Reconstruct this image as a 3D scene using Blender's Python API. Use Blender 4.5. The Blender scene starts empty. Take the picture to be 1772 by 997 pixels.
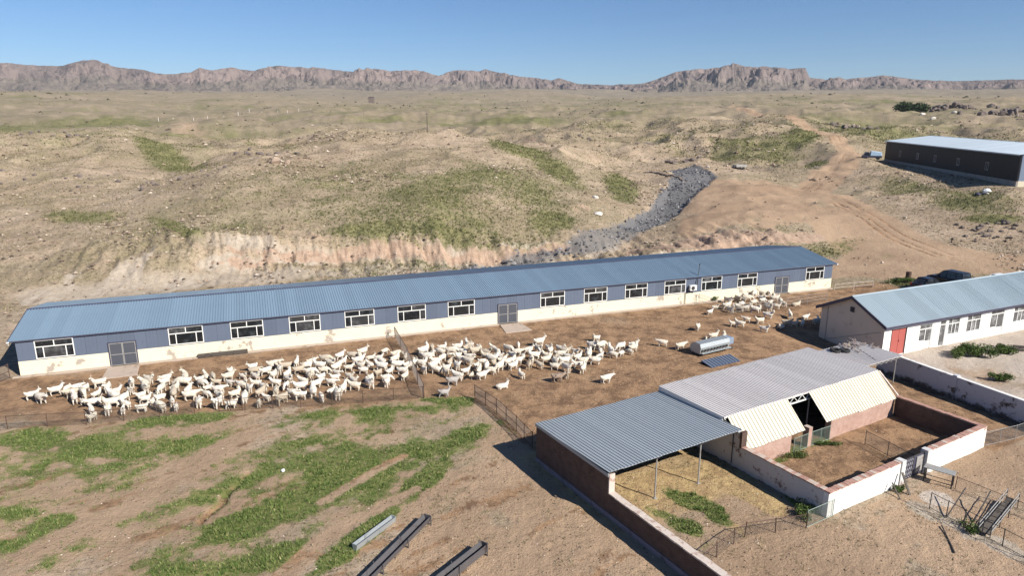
import bpy, bmesh, math, random
import numpy as np
from mathutils import Vector, Matrix

scene = bpy.context.scene
COL = scene.collection
rnd = random.Random(7)
rng = np.random.default_rng(7)

# ---------------------------------------------------------------- camera, sky, sun, exposure
cam_d = bpy.data.cameras.new('camera')
cam_d.sensor_width = 36.0
cam_d.lens = 1200.0/1772.0*36.0
cam_d.clip_start = .5
cam_d.clip_end = 12000
cam = bpy.data.objects.new('camera', cam_d)
COL.objects.link(cam)
cam.location = (0, 0, 21)
cam.rotation_euler = (math.radians(90)-math.atan((498.5-195)/1200.0), 0, 0)
scene.camera = cam

SUN_AZ = math.radians(-38); SUN_EL = math.radians(37)
sdir = Vector((math.cos(SUN_AZ)*math.cos(SUN_EL), math.sin(SUN_AZ)*math.cos(SUN_EL), math.sin(SUN_EL)))
world = bpy.data.worlds.new('World'); scene.world = world; world.use_nodes = True
wn = world.node_tree; wn.nodes.clear()
wo = wn.nodes.new('ShaderNodeOutputWorld'); wb = wn.nodes.new('ShaderNodeBackground'); ws = wn.nodes.new('ShaderNodeTexSky')
ws.sky_type = 'NISHITA'; ws.sun_disc = False
ws.sun_elevation = SUN_EL; ws.sun_rotation = math.atan2(sdir.x, sdir.y)
ws.altitude = 0; ws.air_density = .85; ws.dust_density = 0; ws.ozone_density = 9.0
wb.inputs['Strength'].default_value = .068
wn.links.new(ws.outputs[0], wb.inputs['Color']); wn.links.new(wb.outputs[0], wo.inputs['Surface'])
sun_d = bpy.data.lights.new('sun', 'SUN'); sun_d.energy = 5.0; sun_d.angle = math.radians(.5); sun_d.color = (1, .955, .88)
sun = bpy.data.objects.new('sun', sun_d); COL.objects.link(sun)
sun.rotation_euler = sdir.to_track_quat('Z', 'Y').to_euler()
scene.view_settings.view_transform = 'Standard'; scene.view_settings.look = 'None'
scene.view_settings.exposure = .6; scene.view_settings.gamma = 1; scene.view_settings.use_curve_mapping = False
scene.cycles.max_bounces = 5; scene.cycles.diffuse_bounces = 1; scene.cycles.glossy_bounces = 2
scene.cycles.transmission_bounces = 2; scene.cycles.volume_bounces = 0; scene.cycles.transparent_max_bounces = 6

# ---------------------------------------------------------------- helpers
def tag(o, label=None, cat=None, group=None, kind=None):
    if label: o['label'] = label
    if cat: o['category'] = cat
    if group: o['group'] = group
    if kind: o['kind'] = kind
    return o

def empty(name, loc=(0, 0, 0), rz=0, label=None, cat=None, group=None):
    o = bpy.data.objects.new(name, None); COL.objects.link(o)
    o.empty_display_size = .3
    o.location = loc; o.rotation_euler = (0, 0, rz)
    return tag(o, label, cat, group)

def link_mesh(name, me, parent=None, loc=None, rot=None):
    o = bpy.data.objects.new(name, me); COL.objects.link(o)
    if parent is not None: o.parent = parent
    if loc is not None: o.location = loc
    if rot is not None: o.rotation_euler = rot
    return o

class MB:
    """collects shapes; build() links them as one mesh object"""
    def __init__(s): s.v = []; s.f = []; s.mi = []; s.m = 0
    def add(s, vs, fs):
        b = len(s.v); s.v += [tuple(p) for p in vs]
        for f in fs: s.f.append(tuple(b+i for i in f)); s.mi.append(s.m)
        return s
    def box(s, x0, x1, y0, y1, z0, z1):
        return s.add([(x0, y0, z0), (x1, y0, z0), (x1, y1, z0), (x0, y1, z0), (x0, y0, z1), (x1, y0, z1), (x1, y1, z1), (x0, y1, z1)],
                     [(0, 3, 2, 1), (4, 5, 6, 7), (0, 1, 5, 4), (1, 2, 6, 5), (2, 3, 7, 6), (3, 0, 4, 7)])
    def hexa(s, p):  # 8 points: bottom 4 (ccw), top 4
        return s.add(p, [(0, 3, 2, 1), (4, 5, 6, 7), (0, 1, 5, 4), (1, 2, 6, 5), (2, 3, 7, 6), (3, 0, 4, 7)])
    def tube(s, p0, p1, r0, r1=None, n=6):
        r1 = r0 if r1 is None else r1
        p0 = Vector(p0); p1 = Vector(p1); d = (p1-p0)
        if d.length < 1e-6: return s
        q = d.to_track_quat('Z', 'Y'); vs = []
        for p, r in ((p0, r0), (p1, r1)):
            for k in range(n):
                a = 2*math.pi*k/n+.3
                vs.append(p+q @ Vector((math.cos(a)*r, math.sin(a)*r, 0)))
        fs = [(k, (k+1) % n, n+(k+1) % n, n+k) for k in range(n)]
        fs += [tuple(reversed(range(n))), tuple(range(n, 2*n))]
        return s.add(vs, fs)
    def bar(s, p0, p1, w, h):
        """square-section bar; w sideways, h upwards"""
        p0 = Vector(p0); p1 = Vector(p1); d = (p1-p0).normalized()
        up = Vector((0, 0, 1)) if abs(d.z) < .95 else Vector((0, 1, 0))
        sd = d.cross(up).normalized(); u2 = sd.cross(d)
        vs = []
        for p in (p0, p1):
            for a, b in ((-1, -1), (1, -1), (1, 1), (-1, 1)): vs.append(p+sd*a*w/2+u2*b*h/2)
        return s.add(vs, [(0, 1, 5, 4), (1, 2, 6, 5), (2, 3, 7, 6), (3, 0, 4, 7), (3, 2, 1, 0), (4, 5, 6, 7)])
    def prism(s, poly, y0, y1):
        """polygon in x,z extruded along y"""
        n = len(poly); vs = [(x, y0, z) for x, z in poly]+[(x, y1, z) for x, z in poly]
        return s.add(vs, [tuple(range(n)), tuple(reversed(range(n, 2*n)))]+[((k+1) % n, k, n+k, n+(k+1) % n) for k in range(n)])
    def mesh(s, name, mats, smooth=False):
        me = bpy.data.meshes.new(name); me.from_pydata(s.v, [], s.f)
        for m in (mats if isinstance(mats, (list, tuple)) else [mats]): me.materials.append(m)
        if any(s.mi): me.polygons.foreach_set('material_index', s.mi)
        if smooth: me.polygons.foreach_set('use_smooth', [True]*len(s.f))
        bm = bmesh.new(); bm.from_mesh(me); bmesh.ops.recalc_face_normals(bm, faces=bm.faces); bm.to_mesh(me); bm.free()
        me.update(); return me
    def build(s, name, mats, parent=None, loc=None, rot=None, smooth=False, bevel=0):
        me = s.mesh(name, mats, smooth)
        if bevel:
            bm = bmesh.new(); bm.from_mesh(me)
            bmesh.ops.bevel(bm, geom=list(bm.edges), offset=bevel, segments=1, affect='EDGES', clamp_overlap=True)
            bm.to_mesh(me); bm.free()
        return link_mesh(name, me, parent, loc, rot)

def np_mesh(name, V, F, mats, smooth=False):
    """V (n,3) array, F (m,k) index array -> mesh"""
    me = bpy.data.meshes.new(name); k = F.shape[1]
    me.vertices.add(len(V)); me.vertices.foreach_set('co', V.astype(np.float32).ravel())
    me.loops.add(F.size); me.loops.foreach_set('vertex_index', F.astype(np.int32).ravel())
    me.polygons.add(len(F)); me.polygons.foreach_set('loop_start', np.arange(0, F.size, k, dtype=np.int32))
    try: me.polygons.foreach_set('loop_total', np.full(len(F), k, np.int32))
    except Exception: pass
    me.polygons.foreach_set('use_smooth', np.full(len(F), smooth))
    for m in (mats if isinstance(mats, (list, tuple)) else [mats]): me.materials.append(m)
    me.update(calc_edges=True); me.validate()
    return me

# ---------------------------------------------------------------- materials
class NT:
    def __init__(s, name):
        s.mat = bpy.data.materials.new(name); s.mat.use_nodes = True
        s.t = s.mat.node_tree; s.t.nodes.clear()
        s.out = s.t.nodes.new('ShaderNodeOutputMaterial'); s.b = s.t.nodes.new('ShaderNodeBsdfPrincipled')
        s.t.links.new(s.b.outputs[0], s.out.inputs['Surface'])
        s.tc = s.t.nodes.new('ShaderNodeTexCoord')
    def put(s, sock, v):
        if isinstance(v, bpy.types.NodeSocket): s.t.links.new(v, sock)
        elif isinstance(v, (tuple, list)) and len(v) == 3 and sock.type == 'RGBA': sock.default_value = (*v, 1)
        else: sock.default_value = v
    def n(s, typ, out=0, props=None, **kw):
        nd = s.t.nodes.new(typ)
        for k, v in (props or {}).items(): setattr(nd, k, v)
        for k, v in kw.items():
            key = int(k[1:]) if k[0] == 'i' and k[1:].isdigit() else k.replace('_', ' ')
            s.put(nd.inputs[key], v)
        return nd.outputs[out]
    def noise(s, scale, detail=4, rough=.55, vec=None, dist=0):
        return s.n('ShaderNodeTexNoise', Vector=vec if vec is not None else s.tc.outputs['Object'], Scale=scale, Detail=detail, Roughness=rough, Distortion=dist)
    def ramp(s, f, a, b, lo=0, hi=1):
        return s.n('ShaderNodeMapRange', props={'interpolation_type': 'SMOOTHSTEP'}, Value=f, From_Min=a, From_Max=b, To_Min=lo, To_Max=hi)
    def mix(s, f, a, b, mode='MIX'):
        nd = s.t.nodes.new('ShaderNodeMix'); nd.data_type = 'RGBA'; nd.blend_type = mode
        s.put(nd.inputs[0], f); s.put(nd.inputs[6], a); s.put(nd.inputs[7], b); return nd.outputs[2]
    def math(s, op, a, b=0.0):
        return s.n('ShaderNodeMath', props={'operation': op}, i0=a, i1=b)
    def bump(s, h, strength=.3, dist=.02):
        s.put(s.b.inputs['Normal'], s.n('ShaderNodeBump', Height=h, Strength=strength, Distance=dist))
    def fin(s, col, rough=.8, metal=0, spec=.3):
        s.put(s.b.inputs['Base Color'], col); s.put(s.b.inputs['Roughness'], rough); s.put(s.b.inputs['Metallic'], metal)
        s.put(s.b.inputs['Specular IOR Level'], spec); return s.mat

def surf(name, c1, c2, scale=3, stain=None, st=(.55, .7), sscale=1.5, rough=.8, metal=0, spec=.3, bump=.2, bscale=30, vary=0, bdist=.01, sdetail=6):
    """noise between two colours, an optional stain colour with ragged patches, and bump"""
    N = NT(name)
    c = N.mix(N.noise(scale, 5), c1, c2)
    if stain: c = N.mix(N.ramp(N.noise(sscale, sdetail, .65), st[0], st[1]), c, stain)
    if vary:
        oi = N.n('ShaderNodeObjectInfo', out='Random')
        c = N.mix(1.0, c, N.n('ShaderNodeCombineColor', i0=N.ramp(oi, 0, 1, 1-vary, 1+vary), i1=N.ramp(oi, 0, 1, 1-vary, 1+vary), i2=N.ramp(oi, 0, 1, 1-vary, 1+vary)), 'MULTIPLY')
    if bump: N.bump(N.noise(bscale, 3), bump, bdist)
    return N.fin(c, rough, metal, spec)

def brickmat(name, c1, c2, mortar, paint=None, pt=(.4, .55), pscale=1.2, low=None, cscale=1.0):
    """brick courses in the wall's own x / z, optionally under a coat of flaking paint"""
    N = NT(name)
    sx = N.n('ShaderNodeSeparateXYZ', Vector=N.tc.outputs['Object'])
    sp = N.t.nodes[-1]
    u = N.math('ADD', sp.outputs[0], sp.outputs[1])
    v = N.n('ShaderNodeCombineXYZ', i0=u, i1=sp.outputs[2], i2=0.0)
    bt = N.t.nodes.new('ShaderNodeTexBrick')
    N.put(bt.inputs['Vector'], v); N.put(bt.inputs['Color1'], c1); N.put(bt.inputs['Color2'], c2); N.put(bt.inputs['Mortar'], mortar)
    bt.inputs['Scale'].default_value = 1; bt.inputs['Mortar Size'].default_value = .012; bt.inputs['Brick Width'].default_value = .25*cscale
    bt.inputs['Row Height'].default_value = .07*cscale; bt.inputs['Mortar Smooth'].default_value = .2; bt.inputs['Bias'].default_value = 0
    c = N.mix(N.ramp(N.noise(2.2, 5), .35, .7), bt.outputs['Color'], N.mix(.5, bt.outputs['Color'], c2, 'MULTIPLY'))
    c = N.mix(.55, bt.outputs['Color'], c)
    h = bt.outputs['Fac']
    if paint:
        m = N.ramp(N.noise(pscale, 8, .68), pt[0], pt[1])
        if low:  # splash-worn band near the ground, a stain of its own
            z = N.ramp(sp.outputs[2], low[0], low[1])
            m = N.math('MULTIPLY', m, N.ramp(N.math('ADD', z, N.noise(1.6, 6, .7)), .55, .8))
        c = N.mix(m, c, N.mix(N.noise(6, 4), paint, tuple(a*.86 for a in paint)))
    N.bump(N.math('SUBTRACT', N.noise(40, 2), N.math('MULTIPLY', h, .8)), .5, .012)
    return N.fin(c, .9, 0, .2)

def glassmat(name, col=(.012, .014, .016), rough=.12):
    N = NT(name)
    c = N.mix(N.ramp(N.noise(1.3, 4, .6), .45, .7), col, tuple(a*3+.012 for a in col))
    return N.fin(c, rough, 0, .5)
TLR=np.array([2.9957, 3.2679, 3.5401, 3.8123, 4.0845, 4.3567, 4.3771, 4.3975, 4.4179, 4.4383, 4.4587, 4.4791, 4.4996, 4.52, 4.5404, 4.5608, 4.5812, 4.6016, 4.622, 4.6424, 4.6628, 4.6832, 4.7036, 4.724, 4.7444, 4.7648, 4.7852, 4.8056, 4.8261, 4.8465, 4.8669, 4.8873, 4.9077, 4.9281, 4.9485, 4.9689, 4.9893, 5.0097, 5.0301, 5.0505, 5.0709, 5.0913, 5.1117, 5.1321, 5.1526, 5.173, 5.1934, 5.2138, 5.2342, 5.2546, 5.275, 5.2954, 5.3158, 5.3362, 5.3566, 5.377, 5.3974, 5.4178, 5.4382, 5.4587, 5.4791, 5.4995, 5.5199, 5.5403, 5.5607, 5.6471, 5.7335, 5.8199, 5.9063, 5.9927, 6.0791, 6.1655, 6.2519, 6.3383, 6.4247, 6.5111, 6.5975, 6.6839, 6.7703, 6.8567, 6.9431, 7.0295, 7.1159, 7.2023, 7.2887, 7.3751, 7.4614, 7.5478, 7.6342, 7.7206, 7.807, 7.8934, 7.9798, 8.0662, 8.1526, 8.239, 8.3254, 8.4118])
TTH=np.radians(np.linspace(-50,50,81))
TZT=np.array([float(a) for a in """0 0 0 0 0 0 0 0 0 0 0 0 0 0 0 0 0 0 0 0 0 0 0 0 0 0 0 0 0 0 0 0 0 0 0 0 0 0 0 0 0 0 0 0 0 0 0 0 0 0 0 0 0 0 0 0 0 0 0 0 0 0 0 0 0 0 0 0 0 0 0 0 0 0 0 0 0 0 0 0 0
0 0 0 0 0 0 0 0 0 0 0 0 0 0 0 0 0 0 0 0 0 0 0 0 0 0 0 0 0 0 0 0 0 0 0 0 0 0 0 0 0 0 0 0 0 0 0 0 0 0 0 0 0 0 0 0 0 0 0 0 0 0 0 0 0 0 0 0 0 0 0 0 0 0 0 0 0 0 0 0 0
0 0 0 0 0 0 0 0 0 0 0 0 0 0 0 0 0 0 0 0 0 0 0 0 0 0 0 0 0 0 0 0 0 0 0 0 0 0 0 0 0 0 0 0 0 0 0 0 0 0 0 0 0 0 0 0 0 0 0 0 0 0 0 0 0 0 0 0 0 0 0 0 0 0 0 0 0 0 0 0 0
0 0 0 0 0 0 0 0 0 0 0 0 0 0 0 0 0 0 0 0 0 0 0 0 0 0 0 0 0 0 0 0 0 0 0 0 0 0 0 0 0 0 0 0 0 0 0 0 0 0 0 0 0 0 0 0 0 0 0 0 0 0 0 0 0 0 0 0 0 0 0 0 0 0 0 0 0 0 0 0 0
0 0 0 0 0 0 0 0 0 0 0 0 0 0 0 0 0 0 0 0 0 0 0 0 0 0 0 0 0 0 0 0 0 0 0 0 0 0 0 0 0 0 0 0 0 0 0 0 0 0 0 0 0 0 0 0 0 0 0 0 0 0 0 0 0 0 0 0 0 0 0 0 0 0 0 0 0 0 0 0 0
18 18 17 16 15 15 14 13 12 11 11 11 12 13 14 15 15 13 11 10 10 10 9 9 9 9 9 9 9 9 9 9 9 9 9 9 9 9 9 10 11 12 13 13 13 13 13 12 11 8 6 6 5 5 5 5 5 5 5 7 9 10 11 11 12 13 13 13 13 13 13 13 13 13 13 13 13 13 13 13 13
22 22 22 21 20 19 17 16 15 14 13 14 15 17 18 19 19 17 14 13 13 12 12 12 12 12 12 11 11 11 12 12 12 12 12 12 12 12 12 12 14 15 17 17 17 17 17 16 14 11 8 7 7 7 7 7 7 6 7 9 11 13 14 15 15 16 16 16 16 16 16 16 16 16 16 16 16 16 16 16 16
24 24 23 22 21 20 19 17 16 15 14 15 17 18 19 20 20 18 16 14 13 13 13 13 13 13 12 12 12 12 12 12 12 12 13 13 12 12 13 13 15 16 18 18 18 18 18 17 15 11 9 8 7 7 7 7 7 7 7 9 12 14 15 16 16 17 17 17 17 17 17 17 17 17 17 17 17 17 17 17 17
26 26 25 24 23 21 20 19 17 16 15 16 18 19 21 22 21 19 17 15 14 14 14 14 14 13 13 13 13 13 13 13 13 13 13 13 13 13 13 14 16 18 19 19 19 19 19 18 16 12 9 8 8 8 8 8 8 7 8 10 13 15 16 17 18 18 19 19 19 19 19 19 19 19 19 19 19 19 19 19 19
27 27 27 25 24 23 21 20 18 17 16 17 19 20 22 23 23 20 18 16 15 15 15 15 14 14 14 14 14 14 14 14 14 14 14 14 14 14 14 15 17 19 20 21 21 20 20 19 17 13 10 9 8 8 8 8 8 8 8 11 14 16 17 18 19 20 20 20 20 20 20 20 20 20 20 20 20 20 20 20 20
29 29 28 27 25 24 22 21 20 18 17 18 20 22 23 25 24 22 19 17 16 16 16 15 15 15 15 15 15 15 15 15 15 15 15 15 15 15 15 16 18 20 21 22 22 22 21 20 18 14 10 9 9 9 9 9 9 8 9 11 14 17 19 22 24 25 26 25 25 25 24 24 24 24 24 24 23 23 23 23 23
31 30 30 28 27 25 24 22 21 19 18 19 21 23 25 26 25 23 20 18 17 17 16 16 16 16 16 16 16 16 16 16 16 16 16 16 16 16 16 17 19 21 23 23 23 23 23 22 19 15 11 10 9 9 9 9 9 9 9 12 15 19 22 26 29 32 32 32 31 30 30 29 29 28 28 28 27 27 27 26 26
32 32 31 30 28 27 25 23 22 20 19 21 23 25 27 29 28 25 21 19 18 18 17 17 17 17 17 16 16 16 16 17 17 17 17 17 17 17 17 18 20 22 24 24 24 24 24 23 21 18 14 12 11 11 10 10 10 9 10 13 16 21 25 30 35 39 39 38 37 36 35 34 34 33 33 32 31 31 30 30 29
34 34 33 32 30 28 27 25 23 22 21 24 29 33 37 40 39 34 28 23 21 20 18 18 18 18 17 17 17 17 17 17 17 18 18 18 18 17 18 19 21 23 25 26 26 25 25 25 26 29 30 24 17 14 14 13 12 11 11 13 17 22 28 35 41 45 46 45 43 42 41 40 39 38 37 36 35 35 34 33 32
35 35 35 34 33 32 31 30 30 29 30 36 45 54 63 71 72 66 58 49 39 29 21 19 19 18 18 18 18 18 18 18 18 18 18 18 18 18 18 20 22 24 26 27 27 27 26 27 33 43 48 38 24 20 18 17 15 13 12 15 19 25 32 39 47 52 53 51 49 48 46 45 44 43 42 41 40 38 37 36 36
37 37 38 39 40 41 42 43 44 45 48 58 70 83 95 107 116 121 123 116 95 70 50 41 36 31 26 22 22 25 29 34 38 42 45 43 37 30 24 21 23 25 27 28 28 28 27 29 39 57 67 52 33 26 24 22 20 18 17 19 24 30 37 45 53 59 60 58 56 53 51 50 49 47 46 45 44 42 41 40 39
39 39 40 43 47 50 53 57 60 63 69 81 97 112 128 143 160 179 196 205 199 188 174 154 131 107 84 65 62 78 100 122 143 165 179 170 141 108 78 58 49 44 39 36 33 31 30 32 46 71 88 74 52 42 36 31 27 24 22 25 29 36 44 52 60 66 67 64 62 59 57 55 54 52 51 49 48 46 45 43 42
40 41 43 48 54 59 65 71 76 82 90 104 123 141 160 179 203 232 263 288 302 313 316 301 276 251 226 205 202 221 247 273 299 326 343 335 306 272 237 202 166 129 96 75 59 47 39 37 53 85 110 105 88 75 64 54 45 37 31 32 36 42 50 59 67 74 74 71 68 65 62 60 59 57 55 54 52 50 48 47 45
42 43 46 53 61 69 76 84 92 100 110 127 148 170 192 214 240 272 305 334 356 375 389 387 378 368 358 349 351 365 384 403 421 440 452 442 414 382 348 310 266 220 177 140 107 78 58 48 62 100 134 138 129 118 107 96 81 65 51 45 45 49 57 66 75 81 81 78 74 71 68 66 64 62 60 58 56 54 52 50 49
44 44 49 58 68 78 88 98 108 118 130 150 173 198 222 247 275 306 340 371 397 421 441 446 443 439 435 432 437 452 471 490 509 528 540 530 501 466 431 390 343 294 247 202 160 122 90 70 80 120 158 171 170 163 153 142 125 105 85 69 58 57 64 74 84 90 90 86 81 77 73 71 69 66 64 62 60 58 56 53 52
45 46 52 62 75 87 99 111 124 136 150 171 195 221 247 273 301 336 372 406 437 467 491 501 501 500 500 500 507 525 547 569 590 612 626 617 586 549 512 468 417 364 315 276 241 199 147 103 101 139 181 204 212 208 199 188 171 147 122 95 72 65 73 85 96 104 103 96 90 84 79 76 74 71 69 66 64 62 59 57 55
47 48 54 67 81 96 110 125 139 154 170 191 216 242 268 294 324 361 402 441 477 512 541 555 559 562 564 567 577 597 620 643 666 690 705 697 666 629 590 544 489 431 380 349 324 280 206 137 121 154 197 232 252 252 245 235 216 189 158 121 86 74 82 96 110 119 116 108 99 91 85 81 79 76 73 71 68 66 63 60 58
48 50 57 72 88 105 122 138 155 172 190 212 237 262 288 314 345 386 430 474 515 555 589 608 616 621 627 634 644 661 681 701 720 740 754 747 723 693 661 615 553 485 428 396 372 325 241 161 137 165 209 254 286 292 288 280 261 231 195 148 103 86 94 109 125 134 129 119 108 98 90 86 84 81 78 75 72 69 67 64 61
53 54 62 78 97 116 134 153 171 190 210 232 257 283 308 334 366 410 458 505 551 595 634 657 669 678 687 696 707 720 734 748 762 776 786 781 763 741 714 670 603 530 467 432 405 355 266 181 153 177 218 267 306 319 322 320 302 272 233 182 133 113 118 131 143 150 143 130 118 106 97 92 89 86 83 80 77 74 70 67 65
67 68 77 93 113 132 152 171 190 210 230 253 278 303 329 355 387 433 485 536 586 635 679 704 715 724 733 742 751 762 773 784 795 807 814 809 792 772 748 705 640 566 503 466 436 383 292 205 173 190 227 278 321 338 345 346 332 305 271 224 179 157 157 162 167 168 158 145 132 119 110 104 100 96 92 88 84 80 76 72 68
84 85 93 110 130 150 170 190 210 230 251 273 299 324 350 375 408 457 512 567 621 675 722 748 758 764 770 777 784 793 804 814 824 834 841 836 820 801 777 736 672 601 539 501 468 412 320 231 195 205 236 289 336 354 362 365 354 333 304 264 226 205 200 197 195 190 180 168 156 144 135 127 121 115 109 102 96 90 84 77 73
100 102 109 127 147 168 188 209 229 250 271 295 320 346 372 399 432 482 540 598 656 715 766 793 801 804 807 810 815 823 833 842 852 861 868 863 848 829 807 767 705 636 575 535 499 441 348 258 217 219 245 300 350 370 379 384 374 355 330 299 269 250 241 233 226 218 207 195 184 173 162 153 145 136 127 119 110 101 92 84 77
117 118 126 144 165 186 208 229 250 272 293 317 343 370 396 423 456 508 568 629 691 753 807 836 842 842 842 843 846 853 862 871 880 889 894 890 875 858 836 798 738 671 611 569 531 470 376 285 241 235 255 311 364 386 396 402 394 376 355 328 303 286 275 265 255 245 234 223 212 201 190 179 168 157 146 134 123 112 101 90 81
134 135 142 161 184 206 229 252 274 297 320 344 370 396 422 448 481 534 596 659 722 786 842 871 876 876 875 875 876 883 891 899 907 916 921 917 903 886 866 829 771 706 648 604 562 501 409 319 271 257 270 325 379 402 413 420 414 398 379 357 335 319 307 296 285 275 267 260 253 244 233 219 204 188 173 158 143 128 113 98 86
152 153 160 180 204 228 251 275 299 323 347 372 397 422 448 473 506 560 624 689 752 816 871 900 906 906 905 905 907 913 920 928 935 943 948 944 930 914 895 859 803 741 683 637 594 532 443 356 305 283 288 341 394 418 430 438 433 419 403 385 367 353 341 329 318 313 315 321 327 328 318 297 274 251 227 204 181 158 135 111 93
175 176 183 203 227 252 277 301 326 350 375 400 424 449 474 498 531 586 652 718 781 844 899 929 935 935 935 935 937 943 950 957 963 970 975 971 958 943 924 889 833 771 713 667 623 562 477 393 339 309 308 357 410 434 447 457 453 441 427 412 398 386 376 365 356 351 354 360 366 367 353 329 303 276 250 224 197 171 145 118 98
200 200 207 227 252 277 302 327 353 378 403 427 452 476 500 524 556 609 674 740 805 869 926 957 964 965 965 966 968 973 980 987 993 1000 1005 1001 988 973 954 918 860 795 736 690 647 588 509 429 373 335 327 374 425 450 464 475 473 463 451 438 425 416 408 400 394 392 399 408 417 419 403 374 343 313 282 251 220 189 158 127 103
224 224 231 251 277 302 328 354 379 405 431 455 479 502 526 549 579 628 687 749 816 886 949 985 994 994 995 996 999 1005 1012 1020 1027 1035 1040 1036 1023 1007 987 949 888 819 757 708 664 608 536 463 405 361 346 390 441 465 481 493 492 484 474 462 451 444 440 435 432 435 446 460 474 479 461 427 391 355 318 282 246 210 173 137 109
249 249 255 275 301 327 354 380 406 433 459 484 507 530 553 575 603 646 697 754 823 901 972 1013 1023 1024 1026 1027 1031 1037 1046 1054 1062 1070 1076 1073 1060 1044 1024 984 918 845 778 726 680 625 557 489 431 382 364 405 455 480 496 509 510 504 496 486 477 473 471 470 470 477 493 512 531 539 518 480 438 396 355 313 272 230 189 147 115
273 273 279 299 326 353 380 407 434 461 488 514 537 560 582 605 631 667 709 760 831 916 995 1040 1053 1055 1057 1059 1063 1070 1079 1088 1097 1106 1113 1110 1097 1082 1062 1019 950 871 799 744 695 639 572 504 446 399 381 421 469 494 511 524 526 521 514 508 502 502 503 505 509 520 540 564 588 598 574 531 484 437 391 344 298 251 204 158 122
298 298 304 325 352 380 408 437 465 493 521 547 570 592 613 635 659 689 722 766 838 931 1017 1068 1082 1085 1088 1091 1095 1103 1113 1123 1132 1142 1149 1147 1135 1120 1099 1055 981 896 820 762 711 653 584 516 460 414 397 436 483 508 526 539 541 536 531 528 528 530 535 540 547 561 584 610 636 648 621 574 524 474 424 374 324 274 224 174 135
327 327 332 353 381 410 439 468 496 525 554 580 603 624 645 666 688 711 735 772 846 945 1039 1096 1111 1115 1119 1122 1127 1136 1147 1157 1167 1178 1186 1184 1172 1158 1137 1091 1012 922 841 780 726 666 597 529 473 429 414 452 497 522 541 555 557 552 548 549 553 559 568 576 585 601 624 648 673 683 654 606 555 504 454 403 352 302 251 200 161
356 356 362 382 411 440 470 499 529 558 587 614 636 657 677 697 717 734 748 778 853 959 1061 1123 1141 1145 1149 1154 1159 1169 1180 1191 1202 1214 1222 1221 1210 1195 1175 1127 1043 948 862 797 742 680 610 542 487 444 430 467 511 537 556 570 572 567 565 570 578 588 600 611 624 640 662 684 707 715 684 635 584 533 483 432 381 330 279 229 189
386 386 391 411 440 470 501 531 561 591 621 648 669 689 709 728 746 756 762 785 860 973 1083 1150 1170 1175 1180 1185 1192 1202 1214 1226 1237 1249 1258 1258 1247 1233 1213 1162 1074 974 882 815 757 694 623 554 501 460 446 482 525 551 570 585 587 583 582 590 601 615 629 643 659 676 697 718 740 746 714 664 613 562 511 461 410 359 308 257 217
415 415 420 441 470 501 531 562 593 624 654 682 703 722 741 759 775 779 776 791 867 987 1104 1178 1200 1205 1211 1217 1224 1235 1247 1260 1272 1285 1295 1295 1285 1271 1250 1198 1105 999 903 833 772 707 636 567 514 475 462 497 539 565 585 601 603 598 598 606 619 633 648 663 679 698 720 743 766 773 742 694 646 597 549 500 452 403 355 306 269
445 445 450 470 499 531 562 593 625 656 687 715 736 754 772 790 804 802 790 798 874 1000 1126 1205 1229 1235 1242 1248 1256 1268 1281 1294 1308 1321 1331 1332 1322 1309 1288 1234 1137 1026 925 851 788 721 649 580 528 490 479 512 553 579 600 616 618 614 613 622 635 649 665 680 696 714 735 757 778 786 762 723 683 644 605 566 527 487 448 409 380
476 476 481 500 530 562 593 625 657 689 720 748 769 786 803 820 832 825 804 805 881 1014 1147 1232 1258 1266 1273 1280 1288 1301 1315 1329 1343 1357 1368 1369 1360 1347 1326 1270 1170 1055 950 872 805 735 661 592 541 505 495 528 567 593 615 631 633 629 629 638 651 665 681 696 712 729 747 766 784 790 765 728 690 653 615 578 540 502 465 428 401
524 524 529 546 574 604 634 664 694 724 754 781 799 815 830 846 855 844 815 811 888 1027 1168 1259 1288 1296 1303 1311 1321 1334 1348 1363 1378 1392 1404 1406 1397 1385 1364 1307 1204 1085 976 894 822 749 674 605 555 520 511 543 581 608 630 647 649 644 644 654 667 682 697 713 729 744 759 774 789 793 771 738 704 671 638 605 571 538 505 473 450
619 619 622 635 656 679 702 724 747 770 793 814 829 843 856 870 876 861 826 815 891 1033 1179 1275 1307 1318 1329 1341 1353 1367 1382 1398 1413 1428 1441 1443 1435 1422 1402 1344 1237 1115 1003 916 839 763 687 618 569 536 528 558 596 622 645 662 664 660 660 670 683 698 714 730 745 758 771 782 794 797 778 750 723 695 668 640 613 586 558 532 513
725 725 727 734 747 762 776 790 805 819 833 847 859 871 882 894 898 877 836 817 881 1010 1145 1241 1284 1311 1337 1364 1388 1406 1421 1436 1451 1466 1478 1480 1471 1459 1438 1379 1270 1145 1029 939 860 781 703 632 583 553 546 575 612 638 661 678 680 675 676 685 699 714 730 746 761 773 782 791 799 800 785 763 742 720 698 677 655 633 611 591 576
831 831 832 835 840 846 851 857 863 869 874 881 890 899 908 918 919 894 845 816 864 974 1092 1185 1245 1293 1342 1390 1431 1452 1464 1475 1487 1498 1507 1505 1493 1478 1454 1395 1289 1167 1055 967 889 808 725 649 601 573 568 595 628 654 676 693 695 691 691 701 715 731 747 763 777 787 793 799 804 803 792 776 759 743 727 711 695 678 662 647 636
937 937 937 935 933 930 927 925 922 919 916 915 920 927 934 942 940 910 854 814 847 936 1037 1127 1203 1275 1346 1418 1475 1494 1495 1495 1494 1493 1491 1481 1462 1441 1413 1359 1271 1171 1077 996 919 837 748 668 619 595 590 615 645 669 692 709 710 706 707 717 731 746 761 777 790 799 802 805 808 806 797 785 773 761 748 736 724 712 699 688 680
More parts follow.
